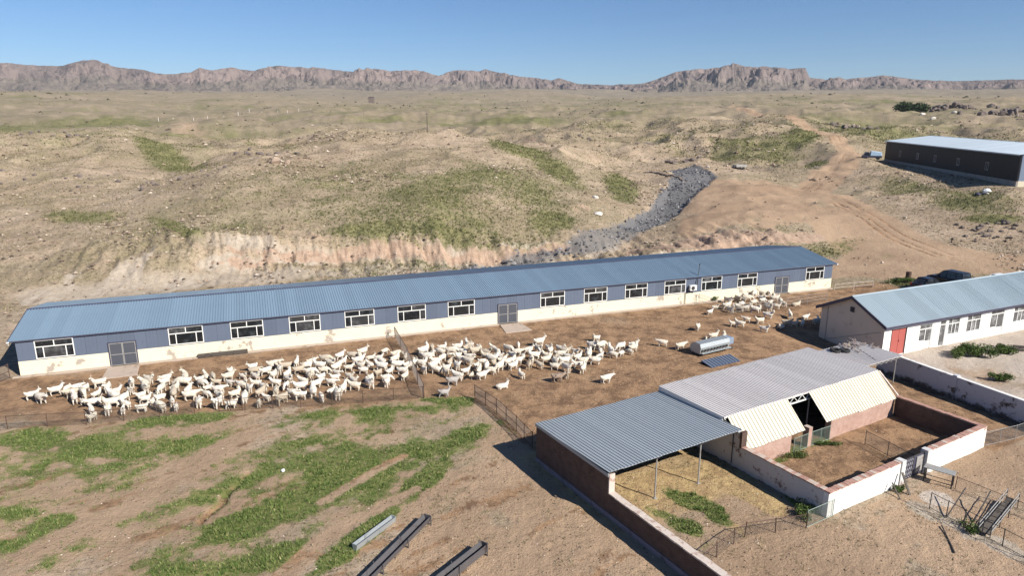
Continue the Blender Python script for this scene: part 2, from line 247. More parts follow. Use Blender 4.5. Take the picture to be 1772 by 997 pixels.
1043 1043 1042 1037 1027 1016 1004 993 981 970 958 950 950 955 960 966 962 926 863 813 829 899 982 1069 1162 1256 1351 1445 1517 1530 1514 1495 1476 1457 1438 1418 1398 1377 1353 1311 1245 1171 1098 1025 950 866 772 686 638 616 613 634 662 685 707 724 725 721 722 733 746 759 772 785 796 803 806 808 810 809 802 792 783 774 765 755 746 737 727 719 713
1125 1125 1124 1117 1102 1084 1067 1049 1032 1014 996 983 980 983 986 989 983 943 872 811 812 861 927 1011 1119 1234 1350 1466 1552 1558 1525 1488 1450 1413 1377 1349 1329 1311 1291 1261 1218 1171 1119 1054 980 895 795 704 656 638 636 654 678 701 723 739 740 736 737 748 762 772 782 792 800 805 808 810 811 811 806 800 793 787 780 773 767 760 754 748 744
1070 1070 1069 1066 1060 1052 1044 1036 1027 1019 1011 1005 1005 1007 1009 1012 1004 960 881 810 795 824 871 948 1064 1193 1322 1450 1545 1548 1504 1455 1406 1358 1312 1279 1260 1245 1229 1212 1192 1171 1139 1082 1011 924 818 723 675 659 659 674 696 717 739 754 755 751 754 768 782 790 795 800 805 808 810 812 813 813 811 807 803 799 795 791 787 783 780 776 774
867 867 868 875 890 908 926 945 963 981 999 1015 1022 1026 1029 1032 1024 977 890 809 778 787 815 880 994 1125 1256 1386 1482 1484 1439 1388 1338 1287 1240 1208 1191 1178 1168 1162 1164 1169 1158 1109 1041 954 844 744 696 682 685 703 726 745 763 776 774 769 776 801 822 825 820 816 812 811 812 813 815 815 814 812 811 809 807 805 803 801 800 798 797
795 795 796 807 831 859 888 917 946 975 1003 1028 1039 1044 1048 1052 1044 993 900 808 761 750 758 811 921 1051 1181 1311 1406 1409 1364 1314 1264 1214 1167 1136 1121 1112 1106 1112 1134 1162 1170 1132 1069 987 880 782 733 719 726 758 788 806 820 827 815 800 806 842 871 867 850 834 820 814 814 815 817 817 816 815 814 812 811 810 809 807 806 805 804
822 822 823 833 856 883 911 938 966 993 1021 1044 1056 1062 1067 1072 1064 1011 910 808 746 718 709 750 855 983 1111 1238 1332 1334 1289 1239 1190 1140 1094 1064 1052 1046 1044 1061 1103 1153 1181 1153 1097 1023 927 840 796 783 794 830 863 880 892 895 876 854 858 895 923 909 881 852 828 817 816 817 818 819 818 817 816 815 813 812 811 810 809 808 807
863 863 864 873 893 918 942 967 991 1016 1040 1062 1074 1081 1087 1093 1085 1029 921 810 741 707 693 727 823 940 1057 1175 1259 1259 1214 1165 1115 1066 1021 993 983 980 982 1010 1072 1145 1192 1172 1121 1056 974 901 865 856 869 906 939 954 965 967 946 923 924 956 976 951 910 870 835 820 818 819 820 820 820 819 818 817 816 815 814 813 812 811 810
904 904 906 913 931 952 974 995 1017 1039 1060 1079 1091 1099 1106 1113 1106 1047 932 814 743 712 701 730 813 915 1016 1117 1189 1184 1139 1090 1041 992 948 921 914 913 920 959 1041 1137 1202 1189 1142 1086 1020 961 934 929 944 983 1015 1029 1038 1038 1017 993 992 1018 1028 993 941 889 845 825 821 822 822 822 821 821 820 819 818 817 816 816 815 814 814
946 946 947 953 968 987 1006 1024 1043 1061 1080 1097 1108 1117 1126 1134 1128 1067 946 823 751 723 714 739 808 892 976 1061 1119 1109 1065 1016 967 919 875 850 846 848 860 910 1011 1129 1212 1206 1162 1115 1065 1022 1003 1002 1020 1059 1090 1104 1111 1110 1088 1063 1059 1078 1079 1036 977 917 867 842 835 831 827 824 823 822 822 821 820 820 819 818 818 817 817
987 987 988 993 1006 1022 1037 1053 1068 1084 1100 1114 1126 1135 1145 1155 1149 1088 966 841 767 740 730 748 803 870 937 1004 1049 1036 993 946 900 853 811 790 791 800 818 878 994 1128 1223 1222 1182 1144 1110 1083 1072 1075 1095 1135 1166 1178 1184 1181 1159 1132 1124 1134 1128 1082 1022 962 910 879 863 849 837 828 825 824 824 823 823 822 822 821 821 820 820
1029 1029 1029 1034 1044 1056 1069 1082 1094 1107 1119 1132 1143 1154 1164 1175 1171 1111 987 860 785 757 746 757 797 848 898 948 981 969 934 897 859 822 789 775 782 796 819 884 1003 1140 1238 1239 1202 1172 1150 1136 1133 1139 1162 1204 1235 1247 1252 1249 1227 1201 1189 1190 1176 1129 1070 1010 957 920 894 870 847 831 826 826 826 825 825 825 824 824 824 824 823
1070 1070 1071 1074 1082 1091 1101 1111 1120 1130 1139 1149 1160 1172 1184 1196 1193 1133 1008 879 803 774 762 766 792 825 858 892 914 906 883 858 834 809 788 782 793 809 834 899 1018 1155 1253 1256 1221 1194 1178 1168 1168 1177 1204 1252 1286 1300 1307 1306 1289 1267 1253 1246 1224 1176 1117 1059 1004 961 925 890 857 834 828 828 828 828 828 827 827 827 827 827 827
1112 1112 1112 1114 1120 1126 1133 1139 1146 1153 1159 1167 1178 1190 1203 1216 1214 1155 1030 899 821 792 779 777 790 809 828 847 859 855 843 829 816 803 792 793 806 823 849 915 1034 1170 1269 1273 1240 1216 1202 1195 1197 1209 1241 1294 1333 1349 1359 1361 1347 1328 1313 1299 1272 1223 1165 1107 1052 1004 960 916 876 848 841 841 841 841 841 841 841 841 842 842 842
1153 1153 1153 1155 1158 1161 1165 1168 1172 1176 1179 1185 1195 1208 1222 1236 1236 1178 1051 918 839 809 796 793 803 818 833 848 858 854 844 833 822 811 802 804 819 837 864 931 1049 1185 1284 1290 1259 1237 1226 1221 1227 1242 1278 1337 1380 1399 1410 1413 1397 1377 1360 1346 1318 1269 1213 1156 1101 1054 1011 969 929 902 896 897 898 899 900 901 902 903 904 905 905
1195 1195 1195 1195 1196 1196 1197 1198 1198 1199 1199 1202 1212 1227 1242 1257 1258 1200 1072 938 857 827 813 810 819 834 848 862 872 868 857 846 834 823 814 817 832 851 879 946 1065 1201 1300 1307 1279 1259 1250 1248 1256 1274 1315 1379 1427 1449 1462 1464 1446 1421 1403 1390 1364 1316 1260 1204 1151 1107 1067 1029 992 969 964 966 968 970 972 974 976 978 980 982 982
1236 1236 1236 1236 1234 1232 1229 1227 1225 1223 1221 1222 1231 1246 1262 1278 1280 1223 1094 957 874 844 831 827 836 850 864 878 887 882 871 859 847 835 826 830 847 869 899 967 1084 1218 1316 1324 1298 1280 1274 1275 1285 1306 1352 1422 1474 1498 1513 1515 1493 1465 1445 1432 1407 1361 1306 1252 1201 1160 1124 1089 1057 1036 1033 1036 1039 1042 1045 1048 1051 1054 1057 1059 1061
1278 1278 1278 1276 1273 1269 1264 1260 1256 1251 1247 1246 1254 1269 1284 1300 1302 1245 1115 976 892 862 848 844 853 866 880 893 901 897 885 872 860 847 839 846 870 900 936 1005 1116 1241 1333 1341 1317 1302 1298 1302 1315 1338 1388 1465 1521 1548 1564 1567 1541 1508 1484 1467 1441 1397 1346 1296 1250 1213 1181 1150 1121 1103 1102 1106 1110 1114 1118 1122 1126 1130 1134 1137 1139
1324 1324 1324 1323 1319 1313 1308 1303 1298 1292 1287 1285 1293 1308 1325 1341 1344 1287 1152 1008 920 888 875 871 881 895 910 924 933 929 918 907 895 883 876 888 922 962 1007 1076 1175 1285 1365 1373 1354 1342 1339 1344 1360 1388 1445 1531 1593 1620 1637 1639 1610 1572 1541 1516 1486 1447 1404 1362 1322 1292 1267 1242 1220 1207 1208 1213 1219 1224 1230 1235 1241 1247 1252 1257 1259
1392 1392 1392 1391 1389 1387 1385 1383 1381 1379 1377 1378 1391 1411 1433 1456 1464 1408 1263 1104 1003 965 948 945 960 982 1004 1025 1042 1043 1037 1031 1024 1017 1016 1036 1080 1132 1185 1247 1319 1395 1451 1458 1446 1440 1439 1446 1469 1506 1569 1653 1711 1734 1747 1750 1732 1705 1670 1629 1592 1561 1533 1504 1480 1465 1454 1445 1436 1434 1440 1449 1457 1466 1474 1483 1491 1499 1508 1515 1518
1464 1464 1464 1464 1462 1460 1458 1456 1454 1452 1450 1452 1466 1491 1519 1546 1562 1521 1397 1256 1158 1107 1075 1064 1084 1114 1143 1173 1197 1204 1202 1200 1197 1195 1197 1220 1267 1320 1373 1424 1470 1515 1549 1556 1552 1550 1551 1560 1589 1625 1649 1657 1663 1671 1682 1704 1748 1786 1784 1745 1706 1677 1653 1628 1609 1602 1601 1601 1601 1605 1612 1621 1629 1638 1646 1655 1664 1672 1681 1688 1691
1537 1537 1537 1533 1519 1502 1485 1467 1450 1433 1415 1403 1407 1425 1446 1468 1484 1475 1426 1366 1314 1273 1239 1227 1245 1275 1305 1335 1359 1367 1366 1365 1363 1361 1364 1386 1430 1480 1529 1569 1598 1623 1643 1649 1650 1652 1653 1660 1685 1711 1700 1650 1614 1605 1608 1642 1731 1823 1856 1838 1809 1786 1763 1741 1723 1718 1718 1718 1720 1723 1729 1736 1743 1750 1757 1764 1770 1777 1784 1790 1792
1610 1610 1610 1604 1582 1553 1524 1495 1466 1437 1408 1386 1385 1403 1426 1449 1469 1473 1452 1424 1403 1392 1386 1390 1410 1435 1461 1487 1507 1514 1514 1513 1512 1511 1515 1535 1576 1623 1667 1699 1714 1724 1731 1735 1736 1738 1741 1749 1770 1790 1778 1730 1694 1683 1681 1711 1795 1883 1920 1913 1895 1877 1860 1843 1830 1827 1828 1828 1830 1832 1837 1842 1846 1851 1856 1861 1866 1871 1876 1880 1881
1684 1684 1684 1679 1661 1637 1613 1589 1565 1541 1517 1499 1498 1513 1533 1552 1568 1561 1520 1473 1455 1475 1506 1534 1555 1573 1592 1610 1626 1634 1638 1642 1646 1650 1656 1674 1705 1740 1773 1796 1806 1811 1815 1817 1818 1821 1826 1835 1853 1871 1864 1832 1809 1803 1804 1828 1889 1954 1984 1983 1972 1960 1948 1936 1927 1926 1928 1930 1933 1935 1938 1941 1944 1947 1950 1953 1956 1959 1962 1964 1965
1758 1758 1758 1755 1744 1729 1714 1699 1683 1668 1653 1642 1642 1653 1667 1681 1692 1683 1645 1602 1586 1605 1636 1661 1679 1694 1708 1723 1736 1746 1753 1761 1768 1775 1784 1798 1820 1844 1867 1882 1890 1894 1897 1899 1900 1904 1911 1922 1937 1951 1951 1935 1925 1925 1930 1948 1986 2026 2048 2052 2049 2042 2034 2027 2021 2023 2026 2030 2034 2036 2037 2039 2040 2041 2042 2043 2044 2046 2047 2048 2048
1841 1841 1841 1840 1835 1828 1820 1813 1806 1799 1792 1787 1788 1796 1805 1815 1822 1816 1787 1755 1740 1751 1769 1786 1800 1813 1826 1838 1850 1860 1867 1875 1882 1890 1898 1910 1925 1941 1956 1968 1973 1977 1979 1981 1982 1987 1997 2009 2021 2033 2040 2040 2043 2050 2058 2069 2085 2103 2115 2124 2127 2125 2122 2119 2118 2121 2126 2131 2135 2137 2137 2137 2136 2135 2134 2134 2133 2132 2132 2131 2131
1963 1963 1963 1963 1961 1958 1955 1952 1949 1946 1943 1941 1944 1952 1960 1969 1976 1971 1948 1920 1905 1905 1912 1921 1934 1948 1963 1977 1989 1996 1999 2003 2006 2009 2013 2019 2027 2037 2046 2054 2060 2065 2070 2071 2073 2080 2093 2108 2122 2135 2148 2162 2173 2183 2192 2198 2201 2203 2206 2208 2211 2214 2217 2221 2225 2229 2234 2238 2242 2243 2241 2238 2236 2233 2230 2228 2225 2223 2220 2218 2217
2099 2099 2099 2099 2099 2099 2099 2099 2099 2099 2099 2100 2104 2112 2121 2131 2138 2136 2118 2096 2083 2082 2087 2095 2107 2121 2135 2148 2159 2159 2154 2148 2142 2136 2131 2129 2132 2136 2141 2151 2167 2186 2200 2203 2205 2216 2235 2256 2270 2282 2295 2308 2319 2327 2334 2338 2337 2334 2327 2319 2316 2322 2330 2338 2345 2348 2350 2353 2354 2353 2349 2344 2340 2335 2330 2326 2321 2317 2312 2308 2307
2235 2235 2235 2236 2238 2241 2243 2246 2249 2252 2254 2258 2264 2273 2283 2292 2301 2302 2289 2273 2264 2265 2271 2278 2290 2302 2315 2327 2335 2330 2318 2304 2290 2276 2264 2258 2260 2265 2272 2287 2314 2344 2368 2374 2376 2384 2402 2420 2431 2440 2450 2460 2468 2473 2477 2479 2478 2473 2464 2453 2449 2452 2458 2464 2469 2470 2469 2469 2467 2464 2458 2451 2445 2438 2431 2425 2418 2412 2405 2400 2398
2372 2372 2372 2373 2377 2382 2388 2393 2399 2404 2410 2416 2424 2434 2444 2454 2464 2467 2460 2450 2445 2448 2454 2462 2473 2484 2495 2507 2514 2510 2499 2486 2474 2462 2452 2447 2450 2455 2462 2476 2500 2526 2547 2552 2553 2559 2572 2585 2593 2599 2605 2612 2616 2619 2621 2621 2618 2612 2604 2593 2588 2588 2590 2592 2593 2591 2588 2585 2581 2575 2567 2558 2549 2541 2532 2524 2515 2506 2498 2491 2489
2508 2508 2508 2510 2516 2524 2532 2541 2549 2557 2566 2574 2584 2594 2605 2616 2626 2632 2630 2626 2626 2631 2638 2646 2655 2666 2676 2686 2693 2691 2685 2678 2670 2663 2656 2654 2657 2661 2667 2677 2693 2712 2726 2730 2730 2734 2742 2750 2755 2758 2761 2764 2765 2765 2764 2762 2758 2752 2743 2733 2726 2723 2722 2720 2718 2713 2707 2701 2694 2686 2676 2665 2654 2644 2633 2622 2612 2601 2591 2582 2580
2645 2645 2645 2647 2655 2665 2676 2688 2699 2710 2721 2732 2744 2755 2766 2778 2789 2797 2801 2803 2807 2814 2822 2830 2838 2847 2856 2865 2872 2873 2871 2869 2866 2864 2862 2862 2864 2868 2872 2878 2887 2898 2906 2908 2907 2908 2912 2915 2916 2916 2916 2916 2914 2911 2908 2904 2898 2891 2882 2873 2865 2859 2854 2848 2842 2834 2825 2817 2807 2797 2784 2772 2759 2746 2734 2721 2709 2696 2683 2674 2671
2792 2792 2792 2794 2804 2817 2831 2846 2860 2874 2888 2902 2915 2928 2940 2953 2965 2976 2985 2992 3001 3009 3018 3027 3035 3043 3051 3059 3066 3070 3073 3075 3077 3079 3081 3083 3085 3088 3090 3093 3096 3100 3102 3102 3100 3099 3099 3098 3095 3093 3089 3086 3081 3076 3070 3064 3056 3049 3040 3030 3021 3012 3002 2993 2984 2973 2961 2950 2938 2924 2910 2895 2880 2865 2850 2835 2820 2805 2790 2779 2775
2985 2985 2985 2988 3000 3018 3036 3054 3072 3090 3108 3126 3143 3158 3173 3188 3203 3217 3230 3242 3254 3265 3276 3286 3296 3304 3313 3322 3330 3336 3341 3346 3351 3356 3361 3364 3367 3369 3371 3372 3373 3373 3373 3372 3370 3367 3364 3360 3356 3351 3345 3339 3332 3325 3317 3308 3299 3289 3279 3268 3256 3244 3231 3219 3205 3191 3176 3161 3146 3129 3110 3092 3073 3054 3036 3017 2998 2980 2961 2947 2943
3212 3212 3212 3216 3232 3253 3276 3299 3322 3344 3367 3389 3410 3429 3448 3467 3485 3503 3519 3535 3550 3565 3578 3591 3603 3613 3624 3635 3645 3653 3660 3666 3673 3679 3685 3690 3693 3696 3698 3700 3700 3699 3699 3697 3694 3691 3686 3682 3676 3669 3662 3654 3645 3636 3626 3615 3604 3591 3579 3565 3550 3534 3518 3502 3486 3467 3449 3430 3410 3389 3366 3343 3319 3296 3273 3249 3226 3203 3179 3162 3157
3446 3446 3446 3451 3469 3495 3523 3550 3578 3605 3633 3660 3685 3708 3731 3753 3776 3797 3817 3836 3854 3872 3888 3904 3918 3931 3944 3957 3969 3979 3987 3995 4003 4010 4018 4024 4027 4030 4033 4035 4035 4035 4034 4032 4028 4024 4019 4013 4006 3999 3990 3980 3970 3958 3946 3933 3919 3904 3889 3872 3854 3835 3816 3797 3776 3754 3731 3709 3685 3659 3632 3603 3575 3547 3519 3490 3462 3434 3406 3385 3379
3680 3680 3680 3685 3706 3737 3769 3801 3834 3866 3898 3930 3960 3987 4013 4040 4066 4091 4115 4137 4159 4179 4198 4217 4233 4248 4263 4279 4293 4304 4314 4323 4332 4342 4350 4357 4362 4365 4368 4370 4371 4370 4369 4366 4363 4358 4352 4345 4337 4328 4318 4306 4294 4280 4266 4251 4234 4217 4199 4179 4158 4136 4113 4091 4067 4041 4014 3988 3960 3930 3897 3864 3831 3798 3764 3731 3698 3665 3632 3608 3601
3913 3913 3913 3919 3943 3979 4016 4053 4090 4127 4164 4200 4234 4266 4296 4326 4356 4385 4412 4438 4463 4486 4508 4529 4548 4566 4583 4601 4617 4630 4641 4652 4662 4673 4683 4691 4696 4700 4704 4706 4706 4706 4705 4701 4697 4691 4685 4677 4667 4657 4645 4632 4618 4602 4586 4569 4550 4530 4509 4486 4462 4437 4411 4385 4357 4328 4297 4266 4235 4200 4162 4124 4086 4048 4010 3972 3934 3896 3859 3830 3822
4173 4173 4173 4180 4207 4247 4290 4332 4374 4417 4459 4501 4540 4576 4610 4645 4679 4713 4743 4773 4801 4827 4853 4877 4898 4918 4939 4959 4977 4992 5005 5017 5029 5041 5052 5061 5067 5072 5076 5079 5079 5079 5077 5074 5069 5062 5055 5046 5035 5023 5010 4995 4978 4960 4942 4922 4900 4878 4853 4828 4800 4771 4741 4712 4680 4646 4611 4576 4540 4500 4457 4414 4370 4327 4283 4240 4197 4153 4110 4078 4069
4548 4548 4548 4557 4589 4636 4686 4736 4786 4836 4886 4935 4981 5023 5064 5105 5146 5185 5221 5256 5289 5320 5351 5379 5404 5428 5452 5475 5498 5515 5530 5544 5558 5573 5586 5597 5604 5609 5614 5618 5618 5617 5616 5611 5605 5598 5589 5578 5565 5551 5536 5518 5498 5477 5455 5432 5407 5380 5351 5321 5288 5254 5219 5184 5147 5107 5065 5024 4981 4934 4884 4832 4781 4730 4678 4627 4576 4524 4474 4436 4426
4991 4991 4991 5001 5039 5094 5153 5212 5271 5330 5389 5448 5502 5552 5600 5648 5696 5743 5785 5826 5866 5903 5938 5972 6002 6030 6058 6086 6112 6133 6150 6167 6184 6201 6217 6229 6237 6244 6250 6253 6254 6253 6251 6246 6239 6230 6219 6207 6192 6175 6157 6136 6113 6088 6062 6035 6004 5973 5939 5903 5865 5824 5783 5741 5698 5651 5602 5553 5502 5447 5387 5326 5266 5205 5145 5084 5023 4963 4903 4859 4847
5445 5445 5445 5456 5499 5564 5632 5700 5768 5837 5905 5972 6035 6093 6149 6204 6260 6314 6363 6410 6456 6499 6540 6579 6613 6646 6678 6710 6741 6765 6785 6804 6824 6843 6862 6876 6885 6893 6900 6904 6905 6904 6902 6896 6888 6878 6865 6851 6833 6814 6793 6769 6742 6713 6683 6651 6616 6580 6541 6499 6455 6408 6360 6312 6262 6207 6150 6094 6035 5971 5902 5832 5762 5692 5622 5552 5482 5412 5343 5292 5278
5899 5899 5899 5911 5960 6033 6110 6188 6265 6343 6420 6497 6568 6634 6697 6760 6823 6884 6940 6994 7046 7094 7141 7186 7225 7261 7298 7335 7369 7397 7420 7442 7464 7486 7507 7523 7534 7543 7550 7555 7556 7555 7552 7546 7536 7525 7511 7494 7474 7453 7429 7401 7371 7338 7304 7268 7228 7186 7142 7095 7045 6991 6937 6883 6826 6763 6699 6635 6568 6495 6417 6337 6258 6178 6099 6019 5940 5860 5782 5725 5709
6369 6369 6369 6383 6437 6519 6606 6693 6780 6867 6954 7040 7121 7194 7265 7336 7407 7476 7539 7599 7657 7712 7764 7814 7858 7899 7941 7982 8021 8052 8077 8102 8127 8152 8175 8194 8206 8215 8224 8230 8230 8229 8226 8219 8208 8195 8179 8161 8139 8114 8087 8057 8022 7985 7947 7906 7862 7815 7765 7713 7656 7596 7535 7474 7410 7340 7267 7195 7121 7038 6950 6861 6771 6682 6593 6503 6414 6325 6238 6174 6156
6910 6910 6910 6925 6986 7078 7176 7274 7372 7470 7568 7665 7756 7838 7919 7999 8079 8156 8227 8295 8360 8422 8481 8537 8587 8633 8680 8726 8770 8804 8833 8861 8889 8917 8944 8965 8978 8989 8999 9005 9006 9005 9001 8993 8981 8967 8948 8928 8903 8875 8845 8810 8771 8730 8687 8641 8591 8538 8482 8423 8359 8291 8223 8154 8081 8002 7921 7840 7756 7663 7564 7463 7362 7262 7161 7060 6960 6859 6761 6689 6670
7486 7486 7486 7504 7571 7674 7784 7894 8003 8113 8223 8331 8433 8526 8616 8705 8795 8881 8961 9037 9110 9179 9245 9308 9364 9416 9468 9520 9569 9608 9640 9671 9703 9734 9764 9787 9802 9814 9826 9832 9833 9832 9828 9819 9806 9789 9769 9746 9718 9687 9653 9614 9570 9524 9476 9425 9368 9309 9247 9180 9109 9033 8956 8879 8798 8709 8618 8528 8433 8329 8218 8106 7993 7880 7767 7655 7542 7429 7320 7240 7218
8068 8068 8068 8087 8162 8276 8397 8519 8640 8762 8884 9004 9117 9219 9319 9418 9517 9613 9701 9785 9867 9943 10016 10086 10147 10205 10263 10320 10374 10418 10454 10488 10523 10557 10590 10616 10633 10647 10659 10667 10668 10666 10662 10651 10637 10619 10596 10571 10540 10505 10468 10425 10376 10325 10272 10215 10153 10087 10018 9944 9865 9781 9696 9610 9520 9423 9322 9221 9117 9001 8878 8753 8629 8504 8379 8254 8129 8004 7883 7795 7770
8732 8732 8732 8753 8836 8963 9098 9233 9368 9503 9638 9772 9897 10011 10122 10232 10342 10449 10546 10640 10731 10815 10897 10975 11043 11107 11171 11235 11295 11343 11383 11421 11460 11498 11535 11564 11582 11597 11611 11620 11621 11619 11615 11603 11587 11566 11542 11513 11478 11440 11398 11351 11297 11240 11181 11118 11049 10976 10899 10817 10729 10635 10541 10446 10346 10237 10125 10013 9897 9769 9632 9494 9355 9216 9077 8939 8800 8661 8526 8429 8402
9733 9733 9733 9757 9852 9997 10153 10308 10464 10619 10775 10928 11072 11204 11331 11458 11585 11707 11819 11927 12032 12129 12223 12312 12390 12464 12538 12612 12681 12736 12782 12826 12870 12915 12957 12990 13011 13029 13045 13054 13055 13054 13048 13035 13016 12993 12964 12932 12892 12848 12800 12745 12683 12617 12549 12477 12397 12314 12225 12130 12029 11922 11813 11704 11589 11463 11335 11206 11073 10925 10768 10608 10448 10289 10129 9970 9810 9650 9496 9384 9353
10836 10836 10836 10864 10971 11137 11314 11492 11670 11848 12026 12202 12367 12517 12663 12808 12953 13093 13222 13345 13465 13576 13683 13786 13875 13959 14044 14128 14207 14270 14323 14374 14424 14475 14523 14561 14585 14605 14623 14635 14636 14634 14628 14612 14591 14565 14532 14494 14449 14398 14343 14281 14210 14135 14057 13974 13883 13787 13685 13577 13461 13339 13215 13089 12957 12814 12667 12520 12367 12198 12018 11835 11653 11470 11288 11105 10922 10740 10563 10436 10401
11944 11944 11944 11974 12095 12281 12481 12681 12882 13082 13283 13481 13667 13836 14000 14163 14327 14485 14630 14769 14904 15029 15150 15265 15366 15461 15556 15651 15740 15811 15871 15928 15985 16042 16096 16139 16166 16189 16209 16222 16223 16221 16214 16197 16173 16143 16106 16064 16012 15956 15894 15823 15743 15658 15571 15477 15375 15267 15152 15031 14900 14762 14622 14481 14332 14171 14005 13839 13667 13477 13273 13068 12862 12656 12451 12245 12039 11834 11635 11492 11454
12867 12867 12867 12900 13031 13234 13453 13672 13891 14110 14329 14546 14750 14935 15114 15293 15472 15645 15803 15955 16103 16239 16372 16498 16608 16712 16816 16920 17017 17096 17161 17223 17285 17347 17407 17454 17484 17508 17531 17544 17546 17543 17536 17517 17491 17458 17418 17371 17315 17253 17185 17108 17021 16928 16832 16730 16618 16500 16375 16241 16098 15947 15794 15640 15477 15301 15120 14938 14750 14542 14319 14095 13870 13645 13420 13195 12970 12745 12528 12373 12331""".split()]).reshape(98,81)/100.0
